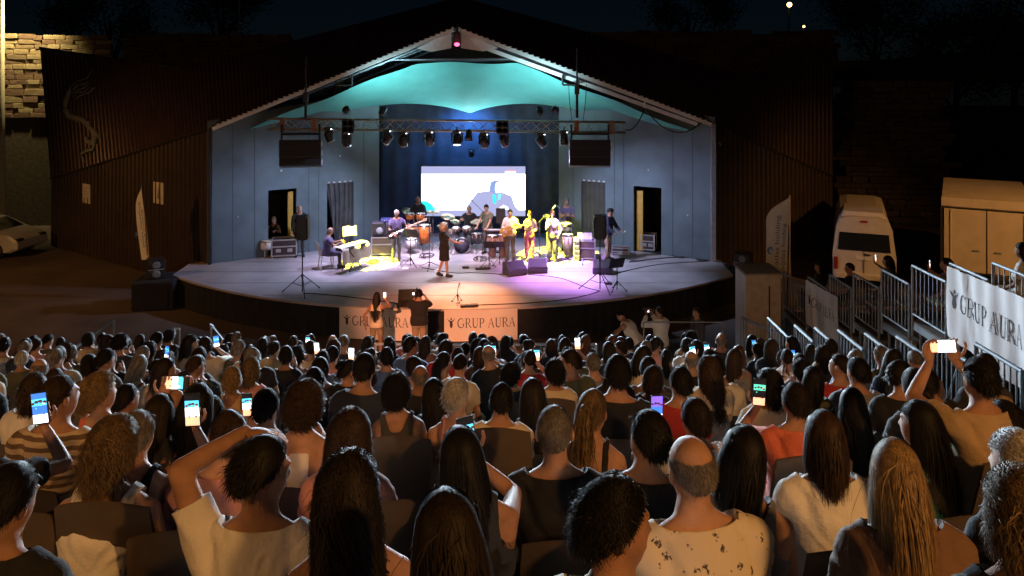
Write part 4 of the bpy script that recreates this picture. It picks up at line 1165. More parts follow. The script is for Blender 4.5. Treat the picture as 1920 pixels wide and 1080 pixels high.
# ---- floor gear helpers
def flight_case(loc, size, lab, yaw=0., handles=2, open_=False):
    w, d_, h = size; t = thing('flight_case', lab, 'flight case', loc, yaw)
    MB().box((0, 0, h / 2 + .06), (w - .02, d_ - .02, h - .06)).build('panel', M_case, t)
    for sx in (-1, 1):
        for sy in (-1, 1): MB().box((sx * (w / 2 - .012), sy * (d_ / 2 - .012), h / 2 + .06), (.045, .045, h)).build('edge_trim', M_alu, t)
        for z in (.075, h + .045): MB().box((sx * (w / 2 - .012), 0, z), (.043, d_ - .05, .043)).build('edge_trim', M_alu, t)
        for sy in (-1, 1): MB().ell((sx * (w / 2 - .08), sy * (d_ / 2 - .08), .035), (.03, .035, .035)).build('castor', M_blk, t)
    for sy in (-1, 1):
        for z in (.075, h + .045, h * .68): MB().box((0, sy * (d_ / 2 - .012), z), (w - .05, .04, .043)).build('edge_trim', M_alu, t)
    for k in range(handles):
        x = (k - (handles - 1) / 2) * w * .45
        MB().bev((x, -d_ / 2 - .008, h * .45), (.17, .03, .12), .01).build('handle_dish', M_alu, t)
    return t
def wedge(loc, yaw, lab, s=1., m=M_purp):
    t = thing('stage_monitor', lab, 'loudspeaker', loc, yaw, 'wedge monitors on the stage floor')
    MB().prism([(-.28 * s, 0), (.24 * s, 0), (.30 * s, .20 * s), (-.02 * s, .42 * s), (-.28 * s, .36 * s)], .62 * s, rz(math.pi / 2)).build('cabinet', m, t)
    n_ = (V(0, .24, .3)).normalized()
    MB().box((0, .14 * s * 1.02 + .005, .315 * s), (.56 * s, .014, .36 * s), rx(.96)).build('grille', M_grille, t)
    for sx in (-1, 1): MB().box((sx * .315 * s, -.05, .2 * s), (.012, .14, .05)).build('handle', M_blk, t)
    MB().box((0, -.287 * s, .16 * s), (.22, .012, .1)).build('rear_plate', mat('connector_plate', (.2, .17, .22), .5), t)
def tripod(t, h, spread, m=M_blk, r=.018, zleg=.55):
    MB().tube((0, 0, .02), (0, 0, h), r).build('pole', m, t); MB().tube((0, 0, zleg), (0, 0, zleg - .12), r * 1.8).build('collar', m, t)
    for k in range(3):
        a = k * 2.094 + .5; e = V(spread * math.cos(a), spread * math.sin(a), .015)
        MB().tube((0, 0, zleg), e, r * .75).build('leg', m, t); MB().tube((0, 0, .2), e * .5 + V(0, 0, zleg * .5), r * .5).build('strut', m, t)
        MB().ell(e, (.03, .03, .015)).build('foot', m, t)
def pa(px, py, ytop, lab1, lab2, yaw):
    p = flY(px, py); d_ = p.y; H = CAMZ - (ytop - 130) / F * d_ - FZ
    t = thing('speaker_stand', lab1, 'speaker stand', p, .4); tripod(t, H - .62, .62)
    s = thing('loudspeaker', lab2, 'loudspeaker', p + V(0, 0, H - .68), yaw)
    MB().prism([(-.20, -.18), (.20, -.18), (.14, .2), (-.14, .2)], .68, rx(math.pi / 2), (0, 0, .34)).build('cabinet', M_blk, s)
    MB().box((0, -.19, .34), (.36, .016, .62)).build('grille', M_grille, s); MB().box((-.195, 0, .36), (.02, .1, .3), rz(-.15)).build('side_plate', M_alu, s)
    MB().lathe([(.03, -.05), (.03, .0)], None, 10).build('pole_socket', M_blk, s)
pa(567, 549, 405, 'black tripod stand at the left front of the stage', 'black loudspeaker on the left tripod stand', .12)
pa(1125, 543, 404, 'black tripod stand at the right front of the stage', 'black loudspeaker on the right tripod stand', -.1)
wedge(flY(965, 514), math.radians(205), 'purple-lit wedge monitor turned sideways right of the lead singer')
wedge(flY(1008, 509), math.radians(182), 'purple-lit wedge monitor squarely in front of the two singers')
wedge(flY(1130, 511), math.radians(170), 'purple-lit wedge monitor behind the right speaker stand')
wedge(flY(768, 571), math.radians(185), 'black wedge monitor at the stage edge behind the cameraman', 1.0, M_blk)
flight_case(flY(529, 484) + V(0, .3, 0), (.86, .55, .58), 'flight case with silver edges in front of the left doorway', .22)
flight_case(flY(716, 481) + V(0, .3, 0), (.80, .6, .62), 'tall flight case carrying the bass amplifier', .1, 0)
flight_case(flY(1098, 489) + V(0, .3, 0), (.72, .55, .62), 'flight case under the mixing gear at the right', -.1, 0)
flight_case(flY(1219, 473) + V(0, .3, 0), (.50, .5, .55), 'small purple-lit flight case by the right doorway', -.35, 2)
flight_case(flY(1165, 480) + V(0, .2, 0), (.62, .4, .22), 'low flight case lid lying behind the right speaker stand', -.2, 1)
# amps on the case
b = flY(716, 481) + V(0, .3, .69)
for dx, lab in ((-.17, 'dark bass amplifier cabinet on the flight case, left one'), (.33, 'dark bass amplifier cabinet on the flight case beside the bassist')):
    t = thing('amplifier', lab, 'amplifier', b + V(dx, 0, 0), .1)
    MB().bev((0, 0, .24), (.46, .36, .47), .02).build('cabinet', M_purp, t); MB().box((0, -.186, .24), (.40, .012, .40)).build('grille', M_grille, t)
    MB().lathe([(.12, 0), (.11, .012), (.04, .018), (.002, .02)], rx(math.pi / 2).to_4x4(), 18).build('speaker_cone', M_steel, t, True, (.05, -.192, .2))
t = thing('amplifier', 'small blue amplifier head on top of the amplifier cabinets', 'amplifier', b + V(.12, 0, .475), .1)
MB().bev((0, 0, .07), (.40, .28, .13), .015).build('housing', mat('amp_blue', (.05, .06, .2), .4), t)
for k in range(5): MB().lathe([(.014, 0), (.012, .02)], rx(math.pi / 2).to_4x4(), 8).build('knob', M_alu, t, True, (-.14 + k * .07, -.14, .07))
# mixing gear
b = flY(1098, 489) + V(0, .3, .69)
t = thing('mixing_console', 'small mixing console with cables on the right flight case', 'mixer', b, -.1)
MB().prism([(-.28, 0), (.28, 0), (.28, .06), (-.28, .16)], .5, rz(-math.pi / 2)).build('desk', mat('mixer_grey', (.3, .3, .3), .5), t)
for i in range(6):
    for j in range(3): MB().ell((-.2 + i * .08, -.15 + j * .13, .09 + .02 * j), (.014, .014, .014)).build('knob', M_white, t)
t = thing('gear_rack', 'pale rack unit standing at the left of the right flight case', 'rack', flY(1085, 492) + V(-.05, .2, 0), -.1)
MB().bev((0, 0, .4), (.2, .3, .8), .02).build('housing', mat('rack_cream', (.5, .47, .40), .5), t)
for k in range(4): MB().box((0, -.155, .15 + .17 * k), (.17, .012, .1)).build('rack_panel', M_purp, t)

# ---- keyboards and stands
def xstand(t, h, m=M_blk):
    for s in (-1, 1):
        for y in (-.16, .16): MB().tube((-s * .3, y, .02), (s * .3, y, h), .018).build('stand_leg', m, t)
p = flY(660, 506)
t = thing('keyboard', 'stage keyboard under a yellow-lit patterned cloth at the left', 'keyboard', p, math.radians(58))
xstand(t, .72)
MB().bev((0, 0, .77), (1.2, .34, .10), .02).build('body', M_blk, t)
keys_me = MB().box((0, 0, 0), (.021, .14, .015)).mesh('key'); keys_me.materials.append(M_white)
for k in range(40): link('key', keys_me, t, (-.5 + k * .0256, .09, .825))
def clothfn(u, v):
    y = -.30 + .56 * v; z = .84 + .01 * math.sin(u * 20)
    if v < .35: z = .84 - (.35 - v) ** 1 * 1.5; y = -.20 - .05 * math.sin(u * 14)
    return (-.62 + 1.24 * u, y * .9, z)
vs, fs = quadgrid(clothfn, 40, 16)
tag(MB().add([Matrix.Translation(p) @ Matrix.Rotation(math.radians(58), 4, 'Z') @ Vector(q) for q in vs], fs).build('keyboard_cloth', CLOTH['cream'], None, True), 'pale cloth draped over the left keyboard, lit yellow', 'cloth')
def music_stand(p, lab, yaw, h=1.05, sheet=True, big=1.):
    t = thing('music_stand', lab, 'music stand', p, yaw); tripod(t, h, .28, M_blk, .012, .3)
    MB().box((0, 0, h + .1), (.48 * big, .015, .34 * big), rx(-.45)).build('desk', M_blk, t)
    if sheet: MB().box((0, -.014, h + .12), (.44 * big, .004, .32 * big), rx(-.45)).build('sheet_music', mat('sheet_paper', (.85, .84, .86), .7, var=.03), t)
music_stand(flY(652, 500) + V(.0, .3, 0), 'music stand with a white sheet above the left keyboard', math.radians(20), 1.02)
music_stand(flY(770, 499), 'black music stand beside the bass guitarist', math.radians(170), 1.0, False)
music_stand(flY(917, 499), 'thin music stand at centre stage left of the monitors', math.radians(175), .62, False, .8)
music_stand(flY(1157, 545), 'black music stand right of the right speaker stand', math.radians(200), .72, False)
music_stand(flY(937, 497), 'low music stand behind the sideways wedge monitor', math.radians(185), .6, False, .7)
def mic_stand(p, lab, yaw, h=1.25, boom=(0, .3, .2), spread=.28):
    t = thing('microphone_stand', lab, 'microphone stand', p, yaw); tripod(t, h, spread, M_blk, .011, .22)
    e = V(0, 0, h) + V(*boom); MB().tube(V(0, 0, h) - V(*boom) * .3, e, .009).build('boom', M_blk, t)
    MB().capsule(e, e + V(*boom).normalized() * .13, .016, .024).build('microphone', M_steel, t, True)
mic_stand(flY(805, 503), 'straight microphone stand behind the lead singer', 0, 1.5, (0, -.02, .06), .4)
mic_stand(flY(1012, 488), 'boom microphone stand reaching towards the singer in yellow', 0, 1.35, (.45, .1, .42))
mic_stand(flY(905, 478), 'boom microphone stand above the drum kit', 0, 1.55, (-.35, 0, .35))
mic_stand(flY(858, 566), 'short microphone stand at the front edge of the stage', .4, .34, (.02, 0, .06), .16)
mic_stand(flY(1060, 480), 'microphone stand by the percussionist at right', 0, 1.5, (-.2, -.1, .2))
# white plastic chair of the keyboard player
def plastic_chair(loc, yaw, lab, m, name='plastic_chair', group=None):
    t = thing(name, lab, 'chair', loc, yaw, group)
    vs, fs = quadgrid(lambda u, v: ((-.21 + .42 * u), -.20 + .42 * v, .44 + .015 * math.cos(u * 6.28) + .02 * v), 8, 6)
    mb = MB().add(vs, fs); vs2 = [(x, y, z - .02) for x, y, z in vs]; mb.add(vs2, [f[::-1] for f in fs]); mb.build('seat', m, t, True)
    def back(off):
        return lambda u, v: ((-.22 + .44 * u) * (1 - .12 * v), -.20 - .10 * v - .05 * math.sin(math.pi * u) + off, .46 + .42 * v + (.05 * math.sin(math.pi * u) * v))
    vs, fs = quadgrid(back(0), 10, 8); mb = MB().add(vs, fs); vs, fs = quadgrid(back(.018), 10, 8); mb.add(vs, [f[::-1] for f in fs]); mb.build('backrest', m, t, True)
    for sx in (-1, 1):
        for y, l in ((.18, .03), (-.18, -.05)): MB().tube((sx * .19, y, .44), (sx * .22, y + l, 0), .022, .017).build('leg', m, t)
    return t
M_pch = mat('white_plastic', (.72, .70, .72), .4, var=.06)
kb_chair = flY(612, 503)
plastic_chair(kb_chair, math.radians(-65), 'white plastic chair under the keyboard player', M_pch)

# ---- drums and percussion
def drum(p, r, h, lab, m, z0=0., tilt=(0, 0), legs=3, name='drum', head=M_skin, taper=1.):
    t = thing(name, lab, 'drum', p); M = (rx(tilt[0]) @ ry(tilt[1])).to_4x4()
    T_ = Matrix.Translation((0, 0, z0)) @ M
    MB().lathe([(r * taper, 0), (r * (1 + taper) / 2 * 1.04, h * .55), (r, h)], T_, 22).build('shell', m, t, True)
    MB().lathe([(r * 1.03, h - .03), (r * 1.05, h + .01), (r * .98, h + .02)], T_, 22, False).build('hoop', M_chrome, t, True)
    MB().lathe([(r * .99, h + .012), (r * .5, h + .016), (.002, h + .016)], T_, 22).build('drum_head', head, t, True)
    for k in range(8):
        a = k * .785; MB().box(T_ @ V(r * 1.06 * math.cos(a), r * 1.06 * math.sin(a), h * .75), (.025, .025, h * .3)).build('lug', M_chrome, t)
    for k in range(legs):
        a = k * 2.094 + .4; MB().tube(T_ @ V(r * .9 * math.cos(a), r * .9 * math.sin(a), h * .35), (r * 1.25 * math.cos(a), r * 1.25 * math.sin(a), 0), .012).build('leg', M_chrome, t)
def cymbal(p, h, r, lab, tilt=(.1, .1)):
    t = thing('cymbal_stand', lab, 'cymbal', p); tripod(t, h, .28, M_chrome, .012, .3)
    MB().lathe([(r, 0), (r * .6, .018), (.07, .028), (.05, .05), (.01, .06)], Matrix.Translation((0, 0, h)) @ (rx(tilt[0]) @ ry(tilt[1])).to_4x4(), 24).build('cymbal', M_bras, t, True)
# percussion at left: orange congas and timbales
b0 = fl(778, 28.2)
drum(b0 + V(-.12, 0, 0), .19, .62, 'orange conga on a stand left of the percussionist pair', M_orange, .28, taper=.75, name='conga_drum')
drum(b0 + V(.36, -.1, 0), .22, .66, 'large orange conga at the right of the percussion set', M_orange, .28, taper=.75, name='conga_drum')
for dx, lab in ((-.22, 'small orange timbale on the left in front of the percussionist'), (.16, 'small orange timbale on the right in front of the percussionist')):
    drum(b0 + V(dx, .35, 0), .15, .2, lab, M_orange, 1.08, name='timbale')
drum(b0 + V(-.05, -.55, 0), .2, .3, 'pale floor drum in front of the orange congas', M_white, .25, name='drum')
cymbal(fl(812, 28.4), 1.35, .24, 'flat cymbal right of the orange timbales', (.05, .0))
cymbal(fl(764, 28.9), 1.3, .22, 'tilted bronze cymbal left of the percussionist', (.5, .3))
# kit
k0 = fl(868, 28.2)
t = thing('bass_drum', 'dark bass drum with a white badge facing the crowd', 'drum', k0 + V(0, -.35, 0))
MB().lathe([(.28, -.22), (.285, .22)], Matrix.Translation((0, 0, .29)) @ rx(math.pi / 2).to_4x4(), 28).build('shell', mat('kit_black', (.03, .03, .045), .3), t, True)
MB().lathe([(.27, .225), (.002, .23)], Matrix.Translation((0, 0, .29)) @ rx(math.pi / 2).to_4x4(), 28).build('drum_head', mat('kit_head', (.05, .045, .075), .5), t, True)
MB().lathe([(.30, .19), (.305, .24), (.27, .245)], Matrix.Translation((0, 0, .29)) @ rx(math.pi / 2).to_4x4(), 28, False).build('hoop', M_chrome, t, True)
MB().box((0, -.24, .46), (.15, .006, .05)).build('badge', M_white, t)
for s in (-1, 1): MB().tube((s * .27, 0, .25), (s * .42, -.15, 0), .014).build('spur', M_chrome, t)
drum(k0 + V(-.24, -.1, 0), .14, .2, 'left rack tom above the bass drum', MATS['kit_black'], .66, (.25, 0), 0, 'tom_drum'); drum(k0 + V(.14, -.1, 0), .15, .22, 'right rack tom above the bass drum', MATS['kit_black'], .66, (.25, 0), 0, 'tom_drum')
drum(k0 + V(.5, .1, 0), .2, .34, 'floor tom at the right of the drum kit', MATS['kit_black'], .25, name='tom_drum'); drum(k0 + V(-.42, .25, 0), .18, .14, 'chrome snare drum beside the drummer', M_chrome, .55, name='snare_drum')
cymbal(k0 + V(-.55, .0, 0), 1.22, .27, 'large tilted cymbal at the left of the drum kit', (.25, .15)); cymbal(k0 + V(.52, -.05, 0), 1.05, .25, 'cymbal at the right of the drum kit', (.2, -.1))
cymbal(k0 + V(-.78, .2, 0), .85, .2, 'low hi-hat cymbal left of the snare', (.1, 0)); cymbal(k0 + V(-.3, .3, 0), .98, .2, 'small splash cymbal in front of the drummer', (.3, .2))
# brown congas and keys by the second keyboard player
q0 = fl(930, 27.0)
drum(q0 + V(-.12, 0, 0), .18, .74, 'brown conga drum standing left of the pair', M_wood, .06, taper=.62, legs=0, name='conga_drum'); drum(q0 + V(.24, .02, 0), .19, .76, 'brown conga drum standing right of the pair', M_wood, .06, taper=.62, legs=0, name='conga_drum')
t = thing('keyboard', 'small keyboard on a stand behind the brown congas', 'keyboard', q0 + V(.05, .35, 0), 0)
xstand(t, .85); MB().bev((0, 0, .9), (.95, .28, .08), .015).build('body', M_blk, t)
for k in range(28): link('key', keys_me, t, (-.38 + k * .0275, -.06, .945))
t = thing('display_panel', 'dark screen panel standing above the small keyboard', 'panel', q0 + V(.15, .9, 0)); MB().bev((0, 0, 1.32), (.34, .05, .55), .01).build('panel', M_blk, t); MB().tube((0, .04, 0), (0, .04, 1.2), .02).build('pole', M_blk, t); MB().box((0, 0, .02), (.4, .3, .03)).build('foot', M_blk, t)
# percussion at right
r0 = fl(1062, 27.6)
drum(r0 + V(.0, -.1, 0), .22, .24, 'chrome timbale in front of the right percussionist', M_chrome, .88, name='timbale'); drum(r0 + V(-.42, -.1, 0), .2, .22, 'chrome timbale left of the right percussionist', M_chrome, .86, name='timbale')
drum(r0 + V(.02, -.45, 0), .2, .7, 'pale conga drum lit yellow in front of the right percussionist', mat('pale_shell', (.5, .45, .3), .4), .1, taper=.7, legs=0, name='conga_drum')
cymbal(r0 + V(-.62, .15, 0), 1.3, .22, 'cymbal left of the right percussionist', (.3, .2))
# subs at the stage ends
for px, py, lab, yaw, lab2 in ((293, 523, 'stacked twin-cone loudspeaker at the left end of the stage', .5, 'black cloth-covered plinth at the left end of the stage'), (1392, 510, 'twin-cone loudspeaker at the right end of the stage', -.5, 'black cloth-covered plinth at the right end of the stage')):
    q = flY(px, py); pl = thing('plinth', lab2, 'plinth', (q.x, q.y, 0), yaw * .3)
    MB().bev((0, .25, FZ / 2), (1.25 if px < 900 else .8, 1.3, FZ - .01), .04).build('block', M_black, pl); MB().box((0, -.405, FZ / 2), (.9 if px < 900 else .6, .02, FZ * .7)).build('cloth_front', M_black, pl)
    t = thing('subwoofer', lab, 'loudspeaker', (q.x, q.y, FZ + .0), yaw); MB().bev((0, .2, .3), (.52, .5, .6), .02).build('cabinet', M_blk, t)
    for z in (.16, .44): MB().lathe([(.12, 0), (.10, .03), (.03, .005), (.002, .01)], rx(math.pi / 2).to_4x4(), 18).build('cone', M_steel, t, True, (.0, -.06, z))
    MB().box((0, -.058, .3), (.46, .012, .02)).build('brace', M_alu, t)
# floor cables
def cable(pts, lab, r=.012):
    q = [flY(*p) + V(0, 0, .012) for p in pts]; q2 = []
    for i in range(len(q) - 1):
        p0, p1, p2, p3 = q[max(i - 1, 0)], q[i], q[i + 1], q[min(i + 2, len(q) - 1)]
        for s in range(8):
            s /= 8; q2.append(.5 * ((2 * p1) + (p2 - p0) * s + (2 * p0 - 5 * p1 + 4 * p2 - p3) * s * s + (3 * p1 - p0 - 3 * p2 + p3) * s ** 3))
    q2.append(q[-1]); tag(MB().path(q2, r, 6).build('cable', M_blk, None, True), lab, 'cable')
cable([(568, 551), (600, 552), (660, 558), (720, 566), (760, 572)], 'black cable running from the left speaker stand to the front monitor')
cable([(1125, 546), (1105, 553), (1060, 562), (1000, 568), (940, 571), (870, 573)], 'black cable curving from the right speaker stand along the stage edge')
cable([(1150, 515), (1180, 507), (1240, 496), (1330, 490)], 'cable running from the right monitor to the right wall')
cable([(990, 515), (1050, 522), (1100, 540), (1125, 546)], 'thin cable between the wedge monitors and the right stand')
cable([(790, 502), (850, 512), (890, 512), (960, 516)], 'cable lying across the middle of the stage')
cable([(1180, 492), (1250, 484), (1300, 484), (1370, 497)], 'tangled cable along the foot of the right wall', .02)
for px, py, lab in ((880, 575, 'flat black stage box on the front edge of the stage'), (873, 503, 'small foot pedal behind the lead singer'), (905, 505, 'wide foot pedal board at centre stage'), (1140, 533, 'black pedal box at the foot of the right speaker stand')):
    t = thing('foot_pedal', lab, 'pedal', flY(px, py), .2); w_ = .5 if 'wide' in lab or 'flat' in lab else .22
    MB().bev((0, 0, .035), (w_, .16, .06), .012).build('housing', M_blk, t)
    for k in range(3): MB().lathe([(.015, .06), (.013, .085)], None, 8).build('knob', M_alu, t, False, ((k - 1) * w_ * .3, 0, 0))

# clutter: bottles, set lists, cable coils
M_pet = mat('water_bottle_plastic', (.55, .62, .68), .2, var=.05); M_cap = mat('bottle_cap', (.05, .15, .5), .4)
for px, py, lab in ((752, 497, 'water bottle on the floor by the bass player'), (898, 492, 'water bottle on the floor behind the centre pedals'), (1024, 493, 'water bottle beside the square wedge monitor'), (850, 478, 'water bottle in front of the bass drum'), (1092, 497, 'water bottle at the foot of the right flight case')):
    t = thing('water_bottle', lab, 'bottle', flY(px, py)); MB().lathe([(.03, 0), (.033, .02), (.033, .16), (.014, .2), (.013, .215)], None, 12).build('bottle', M_pet, t, True); MB().lathe([(.015, .213), (.015, .232)], None, 10).build('cap', M_cap, t, True)
for px, py, a, lab in ((820, 507, .3, 'white set list sheet taped to the floor behind the lead singer'), (978, 497, -.4, 'white set list sheet before the two singers'), (760, 503, .1, 'white set list sheet at the bassist feet'), (1064, 493, .6, 'white set list sheet near the right percussion')):
    tag(MB().box(flY(px, py) + V(0, 0, .006), (.21, .30, .003), rz(a)).build('set_list', mat('sheet_paper', (.85, .84, .86), .7, var=.03)), lab, 'paper')
rc = random.Random(3)
for px, py, R_, lab in ((1275, 479, .28, 'tangled cable coil at the foot of the right wall'), (1315, 486, .22, 'smaller cable coil at the right end of the stage'), (700, 492, .2, 'cable coil under the keyboard stand'), (1060, 490, .24, 'cable tangle before the right percussion'), (900, 486, .22, 'cable tangle around the drum kit'), (800, 480, .25, 'cable tangle under the orange congas')):
    c = flY(px, py); pts = []
    for i in range(70):
        a = i * .42; r_ = R_ * (.75 + .35 * math.sin(i * .31 + px)); pts.append(c + V(r_ * math.cos(a) + .03 * rc.uniform(-1, 1), r_ * 1.5 * math.sin(a) + .03 * rc.uniform(-1, 1), .012 + .02 * rc.random()))
    tag(MB().path(pts, .010, 5).build('cable_coil', M_blk, None, True), lab, 'cable')
# ================================================================== PERFORMERS
PI = math.pi
def H(t, f=(0, 1, 0), n=(0, 0, 1), c=.6, p=None):
    d = dict(t=t, f=f, n=n, c=c)
    if p: d['p'] = p
    return d
def world(o): 
    return PM[o.name]
M_gtr = mat('guitar_black', (.02, .018, .02), .25, var=.2); M_neck = mat('maple_neck', (.55, .40, .24), .4, var=.15); M_gy = mat('guitar_amber', (.55, .30, .05), .3, var=.2)
def guitar(A, Bp, lab, bodym, nrm=(0, -1, 0), name='guitar', L=.85):
    """A: body centre, Bp: point on the neck the left hand holds"""
    A, Bp = Vector(A), Vector(Bp); u = (Bp - A).normalized(); nn = Vector(nrm); nn = (nn - u * nn.dot(u)).normalized(); v = nn.cross(u)
    t = thing(name, lab, 'guitar', A); M = Matrix((u, -nn, v)).transposed()     # local x along the neck, z across
    prof = [(-.24, .0), (-.22, .10), (-.12, .165), (0, .135), (.06, .12), (.16, .145), (.24, .12), (.22, .05), (.19, 0)]
    poly = prof + [(x, -z * .95) for x, z in prof[::-1][1:-1]]
    MB().prism(poly, .05, M).build('body', bodym, t)
    MB().box(M @ V(.18 + L / 2, -.02, 0), (L, .03, .055), M).build('neck', M_neck, t)
    MB().prism([(.18 + L, -.035), (.32 + L, -.05), (.36 + L, .03), (.2 + L, .05)], .025, M, M @ V(0, -.02, 0)).build('headstock', M_neck, t)
    MB().box(M @ V(-.05, -.032, 0), (.05, .015, .09), M).build('pickup', M_chrome, t); MB().box(M @ V(-.17, -.032, 0), (.03, .015, .09), M).build('bridge', M_chrome, t)
    for k in range(4): MB().tube(M @ V(-.17, -.045, -.02 + .0133 * k), M @ V(.2 + L, -.045, -.02 + .0133 * k), .0018, n=4).build('string', M_chrome, t)
def microphone(loc, d, lab):
    t = thing('microphone', lab, 'microphone', loc); d = Vector(d).normalized()
    MB().tube(-d * .1, d * .06, .013, .018).build('handle', M_blk, t); MB().ell(d * .085, (.026, .026, .026)).build('mesh_head', M_steel, t, True)

# keyboard player, bald, seated, facing right
b = make_body('body_keyboard', 'sit', lean=.16, head=(0, -.3, 0), R=H((.16, .46, .86), (0, 1, -.1)), L=H((-.16, .48, .86), (0, 1, -.1)), bulk=1.08)
person(b, kb_chair, math.radians(-75), 'bald keyboard player in a grey t-shirt seated on the white chair', ('balding', 'grey'), ('tee', 'purple'), ('pants', 'charcoal'), 0, 1., face=True)
# bass player
b = make_body('body_bass', 'stand', lean=.05, head=(-.35, -.35, 0), R=H((.14, .24, 1.0), (-.5, .6, -.5), (.3, .6, .6)), L=H((-.36, .30, 1.20), (-.2, .3, .9), (-.2, .9, 0), .9), bulk=1.05)
p = flY(743, 490); o = person(b, p, PI + .35, 'grey-haired bass guitarist in a purple t-shirt', ('short', 'silver'), ('tee', 'purple'), ('pants', 'grey'), 0, 1., face=True)
mw = world(o); guitar(mw @ V(.12, .19, 1.0), mw @ V(-.36, .33, 1.22), 'black bass guitar with a long pale neck held by the bassist', M_gtr, (mw.to_3x3() @ V(0, 1, 0)), 'bass_guitar', .88)
# percussionist left
b = make_body('body_perc', 'stand', head=(.3, -.1, 0), R=H((.16, .38, 1.22), (0, 1, -.2)), L=H((-.18, .36, 1.20), (0, 1, -.2)))
person(b, fl(784, 29.1), PI, 'bald percussionist in black behind the orange timbales', ('balding', 'grey'), ('longs', 'black'), ('pants', 'black'), 0, 1.03, face=True)
# drummer
b2 = make_body('body_drummer', 'sit', lean=.08, head=(.2, -.05, 0), R=H((.22, .40, .95), (0, 1, -.2)), L=H((-.24, .38, .92), (0, 1, -.2)))
sp = fl(880, 29.0)
t = thing('drum_stool', 'round black stool under the drummer', 'stool', sp); tripod(t, .42, .25, M_chrome, .02, .3); MB().lathe([(.15, .42), (.17, .45), (.16, .5), (.1, .505)], None, 18).build('seat', M_blk, t, True)
person(b2, sp + V(0, 0, .12), PI, 'drummer in black sitting behind the drum kit', ('balding', 'silver'), ('tee', 'black'), ('pants', 'black'), 0, 1.02, face=True)
# second keyboard man
b = make_body('body_keys2', 'stand', lean=.1, head=(.35, -.3, 0), R=H((.2, .40, 1.0), (0, 1, -.1)), L=H((-.22, .42, 1.0), (0, 1, -.1)))
person(b, fl(914, 27.7), PI - .5, 'dark-haired keyboard player in a brown t-shirt behind the congas', ('short', 'black'), ('tee', 'olive'), ('pants', 'charcoal'), 0, 1.0, face=True)
# guitarist in white
b = make_body('body_guitar', 'stand', lean=.03, head=(.3, -.2, 0), R=H((.12, .22, 1.05), (-.6, .5, -.3), (.3, .7, .5)), L=H((-.34, .28, 1.22), (-.2, .3, .9), (-.2, .9, 0), .9))
p = flY(957, 489); o = person(b, p, PI - .3, 'bearded guitarist in an open white jacket', ('short', 'black'), ('longs', 'cream'), ('pants', 'olive'), 0, 1., face=True)
mw = world(o); guitar(mw @ V(.10, .18, 1.04), mw @ V(-.34, .30, 1.24), 'amber electric guitar held by the guitarist in white', M_gy, (mw.to_3x3() @ V(0, 1, 0)), 'electric_guitar', .62)
# two singers
b = make_body('body_singer1', 'stand', True, head=(-.15, -.05, 0), R=H((.03, .22, 1.40), (-.5, .1, .8), (.4, .9, 0), 1.0), L=H((-.12, .25, 1.10), (.6, .5, .2), (0, .8, .5), .8))
p = flY(993, 488); o = person(b, p, PI + .15, 'woman singing in a tan jacket and patterned pink trousers', ('bun', 'auburn'), ('longs', 'tan'), ('pants', 'pattern', .022), 1, .95, face=True)
mw = world(o); microphone(mw @ V(-.005, .22, 1.49), mw.to_3x3() @ V(-.05, -.5, .6), 'microphone held by the singer in patterned trousers')
b = make_body('body_singer2', 'stand', True, head=(.2, -.05, 0), R=H((.03, .24, 1.38), (-.5, .1, .8), (.4, .9, 0), 1.0), L=H((-.26, .16, .98), (0, .4, -.9), (-.9, .2, .2), .5))
p = flY(1036, 490); o = person(b, p, PI - .25, 'woman singing in a yellow-lit blouse and wide dark trousers', ('bob', 'auburn'), ('longs', 'cream'), ('pants', 'charcoal', .045), 1, .98, face=True)
mw = world(o); microphone(mw @ V(-.005, .24, 1.47), mw.to_3x3() @ V(-.05, -.5, .6), 'microphone held by the singer in the yellow-lit blouse')
# percussionist right
b = make_body('body_perc2', 'stand', lean=.02, head=(.3, -.25, 0), R=H((.04, .30, 1.28), (-.8, .3, .2)), L=H((-.10, .28, 1.22), (.7, .4, .3)))
person(b, fl(1062, 28.3), PI - .1, 'grey-haired percussionist in a blue shirt at the right drums', ('short', 'grey'), ('tee', 'purple'), ('pants', 'black'), 0, 1.06, face=True)
# lead singer
LEGS = dict(R=[(.10, .05, .50), (.12, .08, .10), (.13, .22, .035)], L=[(-.09, -.04, .50), (-.10, -.16, .13), (-.10, -.04, .035)])
b = make_body('body_lead', 'stand', True, lean=-.03, head=(-.1, .1, 0), R=H((.22, .42, 1.12), (0, 1, .1), (1, 0, .2)), L=H((-.16, .40, 1.05), (.2, 1, .1), (-.8, 0, .5)), legs=LEGS, bulk=1.05)
p = flY(833, 519); o = person(b, p, math.radians(-70), 'lead singer with curly silver hair in a black knee-length dress', ('curly', 'white'), ('tee', 'black'), None, 1, .97, face=True)
def skirt(u, v):
    a = u * 2 * PI; r = .185 + .02 * v - .01 * math.sin(v * 3.1); z = 1.05 - v * .49
    return (r * 1.05 * math.cos(a) + .006 * math.sin(a * 9) * v, r * .86 * math.sin(a) + .006 * math.cos(a * 7) * v, z)
vs, fs = quadgrid(skirt, 40, 10); sk = MB().add(vs, fs).build('skirt', CLOTH['black'], o, True)
# man behind the left loudspeaker, technician behind the right one
b_st = make_body('body_stand', 'stand', head=(.2, 0, 0))
person(b_st, flY(562, 481), PI + .3, 'man in black standing behind the left loudspeaker', ('balding', 'grey'), ('longs', 'black'), ('pants', 'charcoal'), 1, 1.02, face=True)
b = make_body('body_tech', 'stand', lean=.12, head=(.3, -.35, 0), R=H((.25, .35, 1.0), (0, 1, -.1)), L=H((-.2, .38, 1.0), (0, 1, -.1)))
person(b, flY(1140, 488), PI + 1.0, 'technician in a navy shirt half hidden behind the right loudspeaker', ('short', 'dark'), ('longs', 'navy'), ('pants', 'khaki'), 0, 1.02, face=True)
